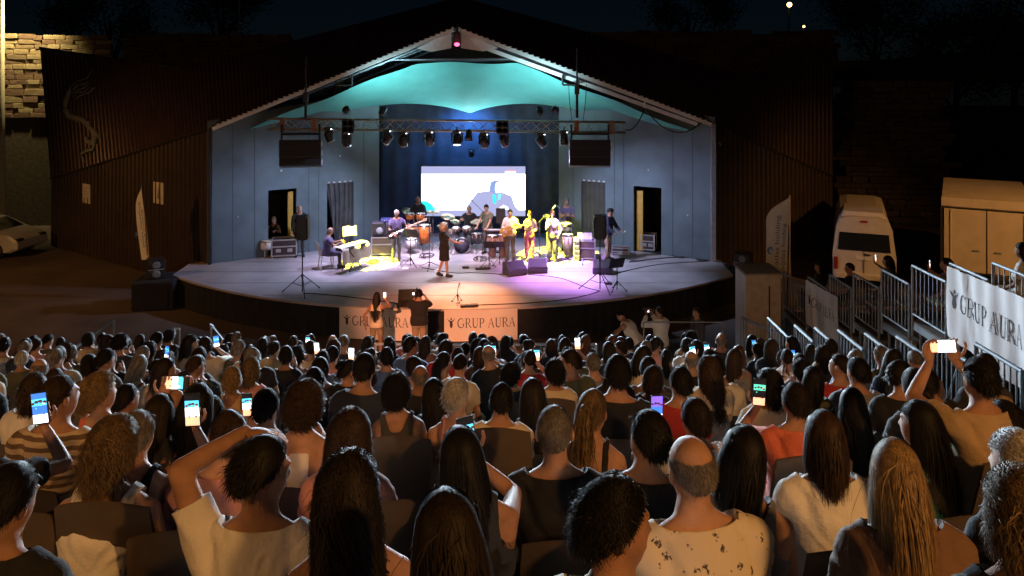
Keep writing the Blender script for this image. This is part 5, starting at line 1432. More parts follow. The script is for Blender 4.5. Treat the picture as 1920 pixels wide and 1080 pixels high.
# seated woman in the left doorway with a drum
q = on(LA, LB, .385, .55) + V(0, 0, FZ + .006)
t = thing('stool', 'low stool in the dark left doorway', 'stool', q); MB().bev((0, 0, .43), (.4, .4, .05), .02).build('seat', M_blk, t)
for sx in (-1, 1):
    for sy in (-1, 1): MB().tube((sx * .16, sy * .16, 0), (sx * .14, sy * .14, .42), .018).build('leg', M_blk, t)
person(b2, q, PI - .2, 'woman with fair hair sitting in the dark left doorway', ('bob', 'dirty'), ('tank', 'black'), ('pants', 'black'), 0, .95, face=True)
drum(q + V(.0, -.75, 0), .24, .28, 'pale drum standing before the woman in the left doorway', M_white, .3, name='drum')

# ================================================================== PHONES
E_ph = {k: mat('phone_' + k, c, .4, var=0, emit=c, estr=s) for k, (c, s) in dict(white=((.85, .92, 1.), 3.2), cyan=((.08, .55, .85), 2.0), black=((.01, .012, .02), .3), warm=((1., .45, .25), 1.8), green=((.1, .75, .5), 1.5), purple=((.22, .12, .75), 1.4), blue=((.05, .2, .7), 1.4)).items()}
def phone_mesh(kind):
    """screen face picture: stage glow between dark bands"""
    mats = {'stage': ['black', 'cyan', 'white', 'warm'], 'white': ['white', 'white', 'white', 'warm'], 'green': ['black', 'green', 'black', 'warm'], 'purple': ['purple', 'purple', 'blue', 'white'], 'blue': ['blue', 'cyan', 'blue', 'white']}[kind]
    me = bpy.data.meshes.new('screen'); vs = []; fs = []
    cuts = [.072, .045, .012, -.03, -.072]
    for k in range(4):
        z1, z0 = cuts[k], cuts[k + 1]; o = len(vs); vs += [(-.034, 0, z0), (.034, 0, z0), (.034, 0, z1), (-.034, 0, z1)]; fs.append((o, o + 1, o + 2, o + 3))
    if kind in ('stage', 'green', 'blue'):
        r = random.Random(4)
        for i in range(9):
            o = len(vs); x, z = r.uniform(-.03, .02), r.uniform(-.04, .03); s = r.uniform(.004, .012); vs += [(x, -.0006, z), (x + s, -.0006, z), (x + s, -.0006, z + s), (x, -.0006, z + s)]; fs.append((o, o + 1, o + 2, o + 3))
    me.from_pydata(vs, [], fs)
    for k in mats: me.materials.append(E_ph[k])
    for i, pl in enumerate(me.polygons): pl.material_index = i if i < 4 else (i * 7) % 4
    return me
PH = {k: phone_mesh(k) for k in ('stage', 'white', 'green', 'purple', 'blue')}
ph_body = MB().bev((0, .005, 0), (.076, .0085, .156), .004).mesh('case'); ph_body.materials.append(M_blk)
ph_cam = MB().bev((.02, .011, .055), (.026, .004, .03), .001).mesh('camera_bump'); ph_cam.materials.append(M_blk)
def phone(mat4, label, kind='stage', scale=1.):
    t = thing('smartphone', label, 'phone'); l_, q_, s_ = mat4.decompose(); t.location = l_; t.rotation_euler = q_.to_euler(); t['group'] = 'phones held up to film the show'
    if scale != 1.: t.scale = (scale,) * 3
    link('case', ph_body, t); link('screen', PH[kind], t, (0, -.0012, 0)); link('camera_bump', ph_cam, t)
    return t
def phone_in_hand(o, B, key, label, kind='stage', landscape=False):
    w, R = B.hand[key]; side, f, n_ = R.col[0], R.col[1], R.col[2]
    c = w + f * .105 - n_ * .028
    if landscape: c = w + f * .10 - n_ * .03 + Vector((-1 if key == 'R' else 1, 0, 0)) * .07
    up = f if not landscape else Vector((1, 0, 0)); y = n_; up = (up - y * up.dot(y)).normalized(); x = y.cross(up)
    M = Matrix((x, y, up)).transposed().to_4x4(); M.translation = c
    return phone(world(o) @ M, label, kind)

# ================================================================== PEOPLE ON THE GROUND BEFORE THE STAGE
PHR = dict(t=(.12, .36, 1.58), f=(0, .1, 1), n=(-.1, 1, 0), c=.35, p=(.8, -.2, -.6))
b = make_body('body_filming', 'stand', True, R=dict(t=(.16, .30, 1.52), f=(0, .05, 1), n=(0, 1, 0), c=.35, p=(.8, .1, -.6)), L=H((-.30, .02, .92), (-.1, .2, -1), (-1, 0, 0), .3, (-1, -.2, 0)))
def gnd(px, d): return Vector(((px - 960) / F * d, d, 0))
o = person(b, gnd(706, 20.0), -.05, 'woman in pale top and shorts filming the stage with a raised phone', ('xlong', 'dark'), ('tank', 'cream'), ('shorts', 'khaki'), 0, .97)
phone_in_hand(o, b, 'R', 'glowing phone raised by the woman standing at the stage front', 'white')
b = make_body('body_camera', 'stand', lean=.03, bulk=1.18, head=(.1, 0, 0), R=H((.16, .26, 1.50), (-.2, .8, .4), (.6, .2, .5), .8), L=H((-.12, .30, 1.46), (.2, .8, .3), (-.6, .2, .5), .8))
o = person(b, gnd(786, 20.1), .12, 'stocky cameraman in a black shirt and khaki trousers facing the stage', ('short', 'black'), ('tee', 'black', .028), ('pants', 'khaki', .022), 0, 1.0)
mw = world(o); t = thing('video_camera', 'black video camera held at the cameraman\'s eye', 'camera'); t.matrix_basis = mw @ Matrix.Translation((-.06, .30, 1.58))
MB().bev((0, 0, 0), (.12, .32, .15), .02).build('body', M_blk, t); MB().lathe([(.05, 0), (.055, .1), (.065, .14)], rx(-PI / 2).to_4x4(), 16).build('lens_barrel', M_blk, t, True, (0, .15, 0)); MB().tube((0, -.05, .1), (0, .12, .12), .018).build('top_handle', M_blk, t); MB().bev((-.09, -.05, .02), (.05, .02, .06), .005).build('flip_screen', E_ph['white'], t)
# three people by the right barrier
b_l = make_body('body_leaning', 'stand', lean=.75, head=(.5, -.2, 0), R=H((.2, .75, 1.0), (0, .8, -.4)), L=H((-.2, .7, .95), (0, .8, -.4)))
person(b_l, gnd(1195, 18.6), .8, 'person in a white vest bending forward by the right barrier', ('short', 'black'), ('tank', 'white'), ('pants', 'charcoal'), 0, 1.0)
b_p = make_body('body_photo', 'stand', head=(.3, 0, 0), R=H((.0, .33, 1.52), (-.3, .3, .9), (.3, .9, 0), .5), L=H((-.16, .33, 1.52), (.3, .3, .9), (-.3, .9, 0), .5))
o = person(b_p, gnd(1239, 18.5), .5, 'man in a white shirt photographing the stage from the right barrier', ('crop', 'dark'), ('longs', 'white'), ('pants', 'khaki'), 0, 1.02)
mw = world(o); t = thing('photo_camera', 'camera with a bright screen held by the man in the white shirt', 'camera'); t.matrix_basis = mw @ Matrix.Translation((-.09, .40, 1.60)); MB().bev((0, 0, 0), (.14, .06, .10), .01).build('body', M_blk, t); MB().lathe([(.035, 0), (.04, .09)], rx(-PI / 2).to_4x4(), 14).build('lens_barrel', M_blk, t, True, (0, .03, 0)); MB().box((0, -.033, 0), (.08, .004, .06)).build('screen', E_ph['white'], t)
person(b_st, gnd(1309, 18.7), PI / 2 + .3, 'person in a dark shiny jacket standing at the right barrier', ('short', 'dark'), ('longs', 'charcoal'), ('pants', 'black'), 0, .98)
# ================================================================== LETTERING
def stroke_poly(pts, w):
    """flat ribbon through 2-D points with half widths w (list or number)"""
    n = len(pts); ws = w if isinstance(w, (list, tuple)) else [w] * n; L = []; R_ = []
    for i, (x, y) in enumerate(pts):
        a = pts[max(i - 1, 0)]; b = pts[min(i + 1, n - 1)]; dx, dy = b[0] - a[0], b[1] - a[1]; l = math.hypot(dx, dy) or 1
        L.append((x - dy / l * ws[i], y + dx / l * ws[i])); R_.append((x + dy / l * ws[i], y - dx / l * ws[i]))
    vs = L + R_; fs = [(i, n + i, n + i + 1, i + 1) for i in range(n - 1)]
    return vs, fs
def arcpts(cx, cy, rx_, ry_, a0, a1, n=14): return [(cx + rx_ * math.cos(math.radians(a0 + (a1 - a0) * i / n)), cy + ry_ * math.sin(math.radians(a0 + (a1 - a0) * i / n))) for i in range(n + 1)]
TH, TN = .062, .026
def swell(n, a, b): return [a + (b - a) * math.sin(math.pi * i / (n - 1)) for i in range(n)]
GL = {
    'G': (.86, [(arcpts(.44, .5, .40, .48, 50, 312, 22), swell(23, .022, TH)), ([(.74, .42), (.74, .12)], TH * .9), ([(.60, .42), (.86, .42)], .02), ([(.70, .84), (.70, .70)], .02)]),
    'R': (.80, [([(.16, 0), (.16, 1)], TH), (arcpts(.34, .73, .26, .25, 90, -90, 14), swell(15, .02, TH * .9)), ([(.1, .98), (.36, .98)], .02), ([(.16, .48), (.36, .48)], .02), ([(.36, .48), (.72, .02)], [.03, .06]), ([(.03, .015), (.30, .015)], .018), ([(.62, .015), (.84, .015)], .018), ([(.03, .985), (.2, .985)], .018)]),
    'U': (.82, [([(.16, 1), (.16, .32)], TH), (arcpts(.41, .32, .25, .31, 180, 360, 16), [TH] * 6 + [.05] * 5 + [.03] * 6), ([(.66, .32), (.66, 1)], TN), ([(.02, .985), (.30, .985)], .018), ([(.54, .985), (.78, .985)], .018)]),
    'P': (.68, [([(.16, 0), (.16, 1)], TH), (arcpts(.32, .72, .27, .26, 90, -90, 14), swell(15, .02, TH * .95)), ([(.1, .98), (.34, .98)], .02), ([(.16, .46), (.34, .46)], .02), ([(.03, .015), (.30, .015)], .018), ([(.03, .985), (.2, .985)], .018)]),
    'A': (.82, [([(.40, 1.0), (.10, .02)], [.02, TN]), ([(.40, 1.0), (.70, .02)], [.03, TH]), ([(.20, .36), (.60, .36)], .02), ([(.0, .015), (.22, .015)], .018), ([(.56, .015), (.84, .015)], .018)]),
}
def serif_text(text):
    vs = []; fs = []; x = 0
    for ch in text:
        if ch == ' ': x += .36; continue
        adv, strokes = GL[ch]
        for pts, w in strokes:
            a, b = stroke_poly(pts, w); o = len(vs); vs += [(px + x, py) for px, py in a]; fs += [tuple(i + o for i in f) for f in b]
        x += adv + .06
    return vs, fs, x - .06
def emblem():
    """small bird-like figure: spread wings, head and robe"""
    vs = []; fs = []
    for poly in ([(-.42, .78), (-.16, .66), (0, .60), (.16, .66), (.42, .82), (.16, .54), (.12, .46), (-.12, .46), (-.16, .52)], [(-.12, .56), (.12, .56), (.16, .20), (.06, .0), (-.06, .02), (-.14, .20)], [(-.07, .70), (0, .66), (.07, .70), (.07, .82), (0, .87), (-.07, .82)]):
        o = len(vs); vs += poly; fs.append(tuple(range(o, o + len(poly))))
    return vs, fs
def islands(vs, fs, name, m, parent):
    par_ = list(range(len(vs)))
    def fd(i):
        while par_[i] != i: par_[i] = par_[par_[i]]; i = par_[i]
        return i
    for f in fs:
        for i in f[1:]: par_[fd(i)] = fd(f[0])
    gr = {}
    for f in fs: gr.setdefault(fd(f[0]), []).append(f)
    for fl_ in gr.values():
        ids = sorted({i for f in fl_ for i in f}); mp = {i: k for k, i in enumerate(ids)}
        MB().add([vs[i] for i in ids], [tuple(mp[i] for i in f) for f in fl_]).build(name, m, parent)
M_ban = mat('banner_vinyl', (.70, .66, .66), .55, var=.06, scale=2); M_ltr = mat('banner_letters', (.035, .035, .05), .6, var=.1)
def banner_on(fn, W_, H_, label, u0, ut, hh, vbase, tw):
    """fn(u, v, off) maps banner metres to space; u0 emblem x, ut text x, hh letter height, tw text width"""
    vs, fs = quadgrid(lambda a, b: fn(a * W_, b * H_, 0), 40, 12)
    o = tag(MB().add(vs, fs).build('banner', M_ban, None, True), label, 'banner')
    _, _, tl = serif_text('GRUP AURA'); sx = tw / tl; x0 = 0
    for ch in 'GRUP AURA':
        if ch == ' ': x0 += .36; continue
        tv, tf, w_ = serif_text(ch); MB().add([fn(ut + (x + x0) * sx, vbase + y * hh, .006) for x, y in tv], tf).build('letter', M_ltr, o); x0 += w_ + .06
    ev, ef = emblem(); MB().add([fn(u0 + x * hh * 1.1, vbase + y * hh * 1.25, .006) for x, y in ev], ef).build('emblem', M_ltr, o)
    return o
def s_of_px(px):
    lo, hi = S0, S1
    for _ in range(40):
        m = (lo + hi) / 2; q = arc(m, 0, .06)
        if q.x / q.y < (px - 960) / F: lo = m
        else: hi = m
    return lo
for a, b, lab, e, t0, t1 in ((637, 802, 'white GRUP AURA banner on the stage front, behind the standing woman', 651, 661, 766), (833, 970, 'white GRUP AURA banner on the stage front, right of the cameraman', 846, 858, 966)):
    sa, sb = s_of_px(a), s_of_px(b)
    banner_on(lambda u, v, off, sa=sa: arc(sa + u, .03 + v, .075 + off + .006 * math.sin(u * 5 + v * 2)), sb - sa, .86, lab, s_of_px(e) - sa, s_of_px(t0) - sa, .26, .37, s_of_px(t1) - s_of_px(t0))

# ================================================================== RAILINGS, RIGHT STAND
bar_me = {}
def rail_panel(A, Bp, z0, z1, label, nb=8, bars=True, group='railing panels along the stands', m=M_steel, r=.024, under=0.):
    A, Bp = Vector(A), Vector(Bp); L = (Bp - A).length
    t = thing('railing_panel', label, 'railing', (A.x, A.y, z0), math.atan2(Bp.y - A.y, Bp.x - A.x), group)
    h = z1 - z0
    for x in (0, L): MB().tube((x, 0, -under), (x, 0, h), r).build('post', m, t)
    MB().tube((0, 0, h), (L, 0, h), r).build('top_rail', m, t); MB().tube((0, 0, .04), (L, 0, .04), r * .8).build('bottom_rail', m, t)
    if bars:
        k = round(h, 2)
        if k not in bar_me: bar_me[k] = MB().tube((0, 0, .04), (0, 0, h), .010, n=6).mesh('bar'); bar_me[k].materials.append(m)
        for i in range(1, nb): link('bar', bar_me[k], t, (L * i / nb, 0, 0))
    return t
UD = [20.5, 18.8, 17.5, 16.3, 15.06, 13.9, 12.7, 11.57, 10.4]; UZ = [2.11, 2.46, 2.85, 3.2, 3.6, 3.97, 4.31, 4.6, 4.95]
pos_w = ['farthest', 'second farthest', 'third', 'fourth', 'fifth', 'sixth', 'seventh', 'eighth', 'nearest']
for i, (d_, z) in enumerate(zip(UD, UZ)):
    d2 = UD[i + 1] + .12 if i < len(UD) - 1 else d_ - 1.1
    rail_panel((7.2, d_), (7.2, d2), z - .90, z, '%s steel guard panel on the right stand edge, counted from the stage' % pos_w[i], under=.35)
LD = [15.1, 13.68, 12.76, 11.85, 10.94, 10.04, 9.18, 8.33, 7.5]; LZ = [2.64, 2.97, 3.23, 3.50, 3.76, 4.03, 4.29, 4.54, 4.8]
for i, (d_, z) in enumerate(zip(LD, LZ)):
    rail_panel((5.0, d_), (5.0, LD[i + 1] + .07 if i < 8 else d_ - .8), z - 1.15, z, '%s steel railing panel beside the right aisle, counted from the stage' % pos_w[i], 8, under=.45)
# right stand: stepped decks on scaffold
st = thing('grandstand', 'scaffold grandstand with stepped decks at the right', 'grandstand', (0, 0, 0))
M_deck = mat('deck_plywood', (.13, .10, .075), .8, var=.3, scale=3)
for i, (d_, z) in enumerate(zip(UD, UZ)):
    d2 = UD[i + 1] if i < len(UD) - 1 else d_ - 1.2
    MB().box((11.6, (d_ + d2) / 2, z - 1.02), (8.8, d_ - d2 - .02, .06)).build('deck', M_deck, st)
    MB().box((7.24, (d_ + d2) / 2, z - 1.08), (.08, d_ - d2 - .03, .12)).build('side_beam', M_steel, st)
    for x in (7.3, 9.5, 11.8): MB().tube((x, d_ - .1, 0), (x, d_ - .1, z - 1.05), .03).build('scaffold_post', M_steel, st)
    MB().tube((7.3, d_ - .1, .15), (7.3, d2 - .1, max(.3, z - 1.2)), .02).build('brace', M_steel, st)
    MB().box((11.6, d_ - .1, z - .62), (8.2, .4, .05)).build('bench', mat('bench_board', (.3, .22, .14), .7, var=.2), st)
# banners hung on the stand railings
def sidebanner(d0, d1, ztop, drop0, drop1, label, u0, ut, hh, vb, tw, x=7.13, slope=.30):
    W_ = d0 - d1
    def fn(u, v, off):
        k = u / W_; hgt = drop0 + (drop1 - drop0) * k
        zt = ztop + .0 * k - (0)
        y = d0 - u; z = zt + slope * (u) * (1) - hgt * (1 - v)
        w = .04 * math.sin(u * 6 + v * 2.5) * (1.1 - v) + .012 * math.sin(u * 17 + v) + .045 * math.exp(-((u - W_ * .16 - (1 - v) * .25) / .06) ** 2)
        return Vector((x - off - w * .8, y, z))
    return banner_on(fn, W_, 1.0, label, u0, ut, hh, vb, tw)
sidebanner(18.75, 16.9, 2.40, 1.02, 1.16, 'crumpled white banner tied to the far end of the right stand railing', .22, .42, .20, .48, 1.2, slope=.06)
sidebanner(12.66, 9.9, 4.28, 1.12, 1.42, 'long white GRUP AURA banner draped on the near right stand railing', .20, .36, .25, .44, 1.50, slope=.02)
# beige booth at the stage end of the stand
t = thing('booth', 'beige plywood booth at the front end of the right stand', 'booth', P(1432, 515, 19.6) - V(0, 0, P(1432, 515, 19.6).z))
zt = P(1432, 515, 19.6).z
M_booth = mat('booth_beige', (.45, .33, .22), .7, var=.15)
MB().box((0, .5, zt / 2), (.86, 1.0, zt)).build('body', M_booth, t); MB().box((0, .5, zt + .02), (.94, 1.08, .04)).build('top', mat('booth_top', (.22, .17, .13), .7), t); MB().box((.14, -.012, zt * .45), (.03, .02, zt * .85)).build('corner_strip', M_dark, t)
MB().box((-.437, .5, zt / 2), (.012, .9, zt * .95)).build('side_panel', M_white, t)
rail_panel((5.45, 18.3), (5.95, 17.2), .55, 1.62, 'barred steel gate at the foot of the right aisle', 10, under=.55, group=None, r=.04)
# front rail of the terrace and small rails
rail_panel((-2.6, 14.75), (1.6, 14.75), 1.35, 2.26, 'horizontal steel rail in front of the first row at the centre', 4, True, None, under=.1, r=.03)
rail_panel((3.1, 18.2), (4.95, 18.2), .1, 1.55, 'thin steel crowd barrier in front of the right of the stage', 10, False, None, r=.016, under=.1)
rail_panel((-8.62, 15.2), (-8.75, 17.0), 1.0, 2.0, 'slanting steel stair rail at the far left front', 2, False, None, r=.03, under=1.0)
rail_panel((-7.2, 16.4), (-7.05, 16.4), 1.0, 2.0, 'pair of short steel posts at the left stair', 2, False, None, under=1.0)
t = thing('stair_rail', 'slanting steel stair rail left of centre beyond the first row', 'railing', (P(396, 608, 16.6).x, 16.6, 0))
zt = P(396, 608, 16.6).z
MB().path([(0, 0, 0), (0, 0, zt), (.38, -.3, zt - .25), (.9, -.7, zt - .75)], .025).build('top_rail', M_steel, t); MB().tube((.38, -.3, 0), (.38, -.3, zt - .27), .02).build('post', M_steel, t)

# ================================================================== FEATHER FLAGS
def text_mesh(body, size):
    cu = bpy.data.curves.new('txt', 'FONT'); cu.body = body; cu.size = size; cu.resolution_u = 3
    o = bpy.data.objects.new('txt', cu); COL.objects.link(o)
    me = bpy.data.meshes.new_from_object(o.evaluated_get(bpy.context.evaluated_depsgraph_get())); bpy.data.objects.remove(o)
    return [tuple(v.co) for v in me.vertices], [tuple(p.vertices) for p in me.polygons]
M_flag = mat('flag_cloth', (.72, .72, .74), .7, var=.05); M_tb = mat('flag_blue', (.03, .12, .36), .6, var=.05); M_tk = mat('flag_navy', (.03, .035, .06), .6, var=.05); M_sl = mat('orange_lit_sleeve', (.75, .55, .40), .7, var=.1)  # sleeve colour includes the orange lamplight falling on it
def flag(base, h0, H_, W_, label, yaw, lean, mirror=1, text=True):
    t = thing('feather_flag', label, 'flag', base, yaw); t.rotation_euler = (0, lean, yaw)
    def edge(v): return W_ * (1 - max(0, (v - .72) / .28) ** 2.2 * .85) * (.92 + .08 * v)
    vs, fs = quadgrid(lambda u, v: (-mirror * u * edge(v), .03 * math.sin(v * 5 + u * 2), h0 + v * H_ * (1 - .04 * u)), 10, 24)
    mb = MB().add(vs, fs); mb.add([(x, y + .006, z) for x, y, z in vs], [f[::-1] for f in fs]); fo = mb.build('flag_cloth', M_flag, t, True)
    MB().path([(mirror * .02, 0, 0), (mirror * .02, 0, h0 + H_ * .8), (mirror * .01, 0, h0 + H_ * 1.02)], [.02, .018, .012]).build('pole', M_blk, t)
    vs, fs = quadgrid(lambda u, v: (mirror * (.0 + .10 * u * (1 - .7 * v)), .03 * math.sin(v * 5) - .004 - .03 * u, h0 + v * H_ * 1.03), 3, 24); MB().add(vs, fs).build('pole_sleeve', M_sl, t, True)
    MB().box((0, 0, .03), (.5, .5, .05)).build('base_plate', M_blk, t)
    for body, sz, x0, z0, m in (('atlas holding', .40, .24, .16, M_tb), ('ça\u011fda\u015f holding', .34, .07, .06, M_tk)):
        tv, tf = text_mesh(body, sz); W2 = max(v[0] for v in tv); k = (.62 * H_) / W2
        islands([(-mirror * (x0 * W_ / .62) - v[1] * mirror * .42 * (W_ / .62), -.012 + .03 * math.sin((z0 + v[0] * k / H_) * 5 + 1), h0 + z0 * H_ + v[0] * k) for v in tv], tf, 'letter', m, t)
    pts = arcpts(0, 0, .075, .085, 40, 300, 16); sv, sf = stroke_poly(pts, swell(17, .004, .026)); MB().add([(-mirror * .46 + x, -.02, h0 + .34 * H_ + y) for x, y in sv], sf).build('logo', M_tb, t)
    pts = arcpts(.02, .02, .03, .035, 0, 360, 14); sv, sf = stroke_poly(pts, .012); MB().add([(-mirror * .46 + x, -.02, h0 + .34 * H_ + y) for x, y in sv], sf).build('logo', mat('flag_lightblue', (.15, .35, .6), .6), t)
fb = P(1473, 515, 21.0); flag((fb.x, 21.0, 0), fb.z - .1, 2.2, .62, 'white feather flag with blue lettering beside the right stand', 0, math.radians(1.2))
fb = P(283, 485, 25.4); flag((fb.x, 25.4, 0), fb.z - .05, 2.45, .40, 'narrow orange-lit feather flag leaning left of the stage', -.5, math.radians(-7), 1)

# ================================================================== VEHICLES
M_car = mat('white_car_paint', (.62, .62, .62), .3, var=.04, spec=.6); M_glass = mat('car_glass', (.015, .02, .025), .08, var=.1, spec=.8); M_tyre = mat('tyre_rubber', (.015, .015, .016), .8, var=.2); M_red = mat('tail_light', (.35, .02, .02), .3, var=.1); M_van = mat('van_paint', (.62, .58, .52), .4, var=.06); M_box = mat('truck_box_paint', (.62, .54, .44), .5, var=.1, scale=2)
def wheel(t, x, y, r, w=.2, M=None):
    o = MB().lathe([(r * .75, -w / 2), (r, -w / 2 + .02), (r, w / 2 - .02), (r * .75, w / 2)], Matrix.Translation((x, y, r)) @ rx(PI / 2).to_4x4(), 24).build('wheel', M_tyre, t, True)
    MB().lathe([(r * .62, -.01), (r * .55, .02), (r * .15, .03), (.01, .03)], Matrix.Translation((x, y - w / 2 * (1 if y < 0 else -1), r)) @ rx(PI / 2 if y < 0 else -PI / 2).to_4x4(), 16).build('rim', M_alu, o, True)
def car(loc, yaw, label):
    """nose towards local +x"""
    t = thing('car', label, 'car', loc, yaw); hw = .88
    side = [(-2.2, .35), (-2.25, .62), (-2.15, .95), (-1.55, 1.02), (-.95, 1.40), (-.1, 1.47), (.55, 1.40), (1.25, 1.02), (1.95, .88), (2.22, .68), (2.25, .38), (1.9, .22), (-1.9, .22)]
    secs = [(-hw, .93, .0), (-hw * .93, 1., .0), (-hw * .6, 1., .02), (hw * .6, 1., .02), (hw * .93, 1., 0), (hw, .93, 0)]
    vs = []; n_ = len(side)
    for y, k, dz in secs:
        for x, z in side:
            inw = .80 if z > 1.05 and abs(y) > hw * .7 else 1.
            vs.append((x * (k if abs(x) > 1.5 else 1), y * inw, (z - .62) * (k if z < .95 else 1) + .62 + (dz if z > .6 else 0)))
    fs = [(s * n_ + i, s * n_ + (i + 1) % n_, (s + 1) * n_ + (i + 1) % n_, (s + 1) * n_ + i) for s in range(len(secs) - 1) for i in range(n_)] + [tuple(range(n_ - 1, -1, -1)), tuple(range((len(secs) - 1) * n_, len(secs) * n_))]
    MB().add(vs, fs).build('body', M_car, t)
    for sg in (-1, 1):
        for poly in ([(-1.35, 1.04), (-.9, 1.33), (-.2, 1.38), (-.2, 1.02)], [(-.12, 1.02), (-.12, 1.38), (.5, 1.33), (1.0, 1.02)]):
            MB().prism(poly, .02, Matrix.Rotation(sg * .20, 3, 'X'), (0, sg * (hw * .80 + .07 - .0) , -.0)).build('side_window', M_glass, t) if False else MB().add([(x, sg * (hw * (1.0 - .20 * max(0, (z - 1.0) / .05 if z < 1.05 else 1)) + .004), z) for x, z in poly], [(0, 1, 2, 3)]).build('side_window', M_glass, t)
        for x in (-1.35, 1.38): wheel(t, x, sg * (hw - .09), .32)
        MB().bev((2.12, sg * .62, .72), (.22, .34, .14), .03).build('headlight', M_lensd, t); MB().bev((-2.16, sg * .66, .82), (.12, .30, .14), .02).build('tail_light', M_red, t); MB().bev((.85, sg * (hw + .09), 1.04), (.12, .16, .11), .03).build('mirror', M_car, t)
        for x in (-.75, .3): MB().box((x, sg * (hw + .01), .88), (.16, .02, .03)).build('door_handle', M_alu, t)
    MB().add([(.58, -.62, 1.41), (.58, .62, 1.41), (1.24, .74, 1.05), (1.24, -.74, 1.05)], [(0, 1, 2, 3)]).build('windscreen', M_glass, t)
car(V(P(20, 470, 31.6).x - 1.15, 31.6, 0), -.12, 'white sedan parked in the dark at the far left')
def van(loc, yaw, label):
    """minibus seen from behind: rear face at local -y"""
    t = thing('minibus', label, 'van', loc, yaw); W_ = 1.95; Hh = 2.45; L = 5.2
    prof = [(-W_ / 2, .35), (-W_ / 2 - .02, 1.1), (-W_ / 2 + .10, 2.05), (-W_ / 2 + .22, 2.38), (-.5, Hh), (.5, Hh), (W_ / 2 - .22, 2.38), (W_ / 2 - .10, 2.05), (W_ / 2 + .02, 1.1), (W_ / 2, .35)]
    MB().prism(prof, L, None, (0, L / 2, 0)).build('body', M_van, t)
    MB().prism([(-.72, 2.4), (.72, 2.4), (.62, 2.58), (-.62, 2.58)], 1.6, None, (0, 1.2, 0)).build('roof_unit', M_van, t); MB().box((0, -.012, 2.32), (.22, .03, .06)).build('brake_light', M_red, t)
    MB().prism([(-.82, 1.32), (.82, 1.32), (.76, 1.92), (-.76, 1.92)], .02, None, (0, -.012, 0)).build('rear_window', M_glass, t); MB().box((0, -.016, 1.2), (.012, .03, 1.5)).build('door_seam', M_dark, t)
    for sg in (-1, 1): MB().bev((sg * .88, -.02, .85), (.13, .06, .42), .02).build('tail_light', M_red, t); wheel(t, sg * .85, .95, .34) if False else MB().lathe([(.25, -.1), (.34, -.08), (.34, .08), (.25, .1)], Matrix.Translation((sg * .85, .95, .34)) @ ry(PI / 2).to_4x4(), 20).build('wheel', M_tyre, t, True); MB().bev((sg * 1.08, 4.4, 1.5), (.12, .1, .28), .03).build('mirror', M_blk, t)
    MB().bev((0, -.05, .45), (1.9, .14, .2), .03).build('bumper', M_van, t); MB().box((0, -.018, 1.08), (.52, .02, .13)).build('number_plate', M_white, t); MB().box((.1, -.03, 1.2), (.2, .03, .04)).build('handle', M_blk, t)
vb = P(1620, 395, 26.3); van(V(vb.x, 26.3, 0), -.40, 'pale minibus seen from behind, parked beyond the right stand')
def truck(loc, yaw, label):
    t = thing('box_truck', label, 'truck', loc, yaw); W_ = 2.5; z0, z1 = .95, 3.35
    MB().box((0, 2.6, (z0 + z1) / 2), (W_, 5.2, z1 - z0)).build('cargo_box', M_box, t); MB().box((0, -.02, z1 - .14), (W_ + .02, .05, .28)).build('header', M_box, t)
    for sg in (-1, 1):
        MB().box((sg * .60, -.03, (z0 + z1 - .3) / 2), (1.16, .04, z1 - z0 - .42)).build('door', M_box, t)
        MB().tube((sg * 1.0, -.065, z0 + .1), (sg * 1.0, -.065, z1 - .4), .015).build('lock_rod', M_box, t); MB().bev((sg * .3, -.06, z0 + .75), (.2, .03, .05), .01).build('handle', M_steel, t); MB().box((sg * (W_ / 2 + .01), -.04, (z0 + z1 - .3) / 2), (.05, .06, z1 - z0 - .35)).build('edge_post', M_dark, t)
        MB().lathe([(.3, -.14), (.46, -.12), (.46, .12), (.3, .14)], Matrix.Translation((sg * .95, 1.2, .46)) @ ry(PI / 2).to_4x4(), 20).build('wheel', M_tyre, t, True); MB().bev((sg * .95, -.03, .8), (.3, .05, .14), .01).build('tail_light', M_red, t)
    MB().box((0, -.004, (z0 + z1 - .3) / 2), (2.44, .016, z1 - z0 - .34)).build('door_gap', M_dark, t); MB().box((0, .0, .78), (W_, .2, .12)).build('rear_beam', M_dark, t)
    MB().bev((0, 6.1, 1.5), (2.3, 1.6, 2.2), .12).build('cab', M_van, t)
vb = P(1850, 343, 24.6); truck(V(vb.x, 24.6, 0), -.52, 'large pale box truck seen from behind at the right edge')
# ================================================================== AUDIENCE
PR = dict(t=(.14, .38, 1.06), f=(-.05, .05, 1), n=(-.05, 1, 0), c=.45, p=(.9, -.1, -.7))
PRc = dict(t=(.03, .42, 1.06), f=(-.05, .05, 1), n=(-.05, 1, 0), c=.45, p=(.9, -.1, -.7))
PRh = dict(t=(.15, .38, 1.12), f=(-.05, .05, 1), n=(-.05, 1, 0), c=.45, p=(.9, .1, -.5))
PL = dict(t=(-.14, .38, 1.06), f=(.05, .05, 1), n=(.05, 1, 0), c=.45, p=(-.9, -.1, -.7))
PLr = dict(t=(-.09, .36, 1.22), f=(.15, .25, 1), n=(-.2, 1, 0), c=.5, p=(-.9, -.1, -.7)); PLl = dict(t=(.09, .36, 1.22), f=(-.15, .25, 1), n=(.2, 1, 0), c=.5, p=(.9, -.1, -.7))
CLr = dict(t=(.04, .34, .98), f=(-.2, .6, .7), n=(.9, .2, .1), c=.15); CLl = dict(t=(-.04, .33, .97), f=(.2, .6, .7), n=(-.9, .2, .1), c=.15)
HD = dict(t=(-.10, .14, 1.34), f=(.9, .1, -.1), n=(0, .1, 1), c=.25, p=(-.55, .1, .8))
BD = {}
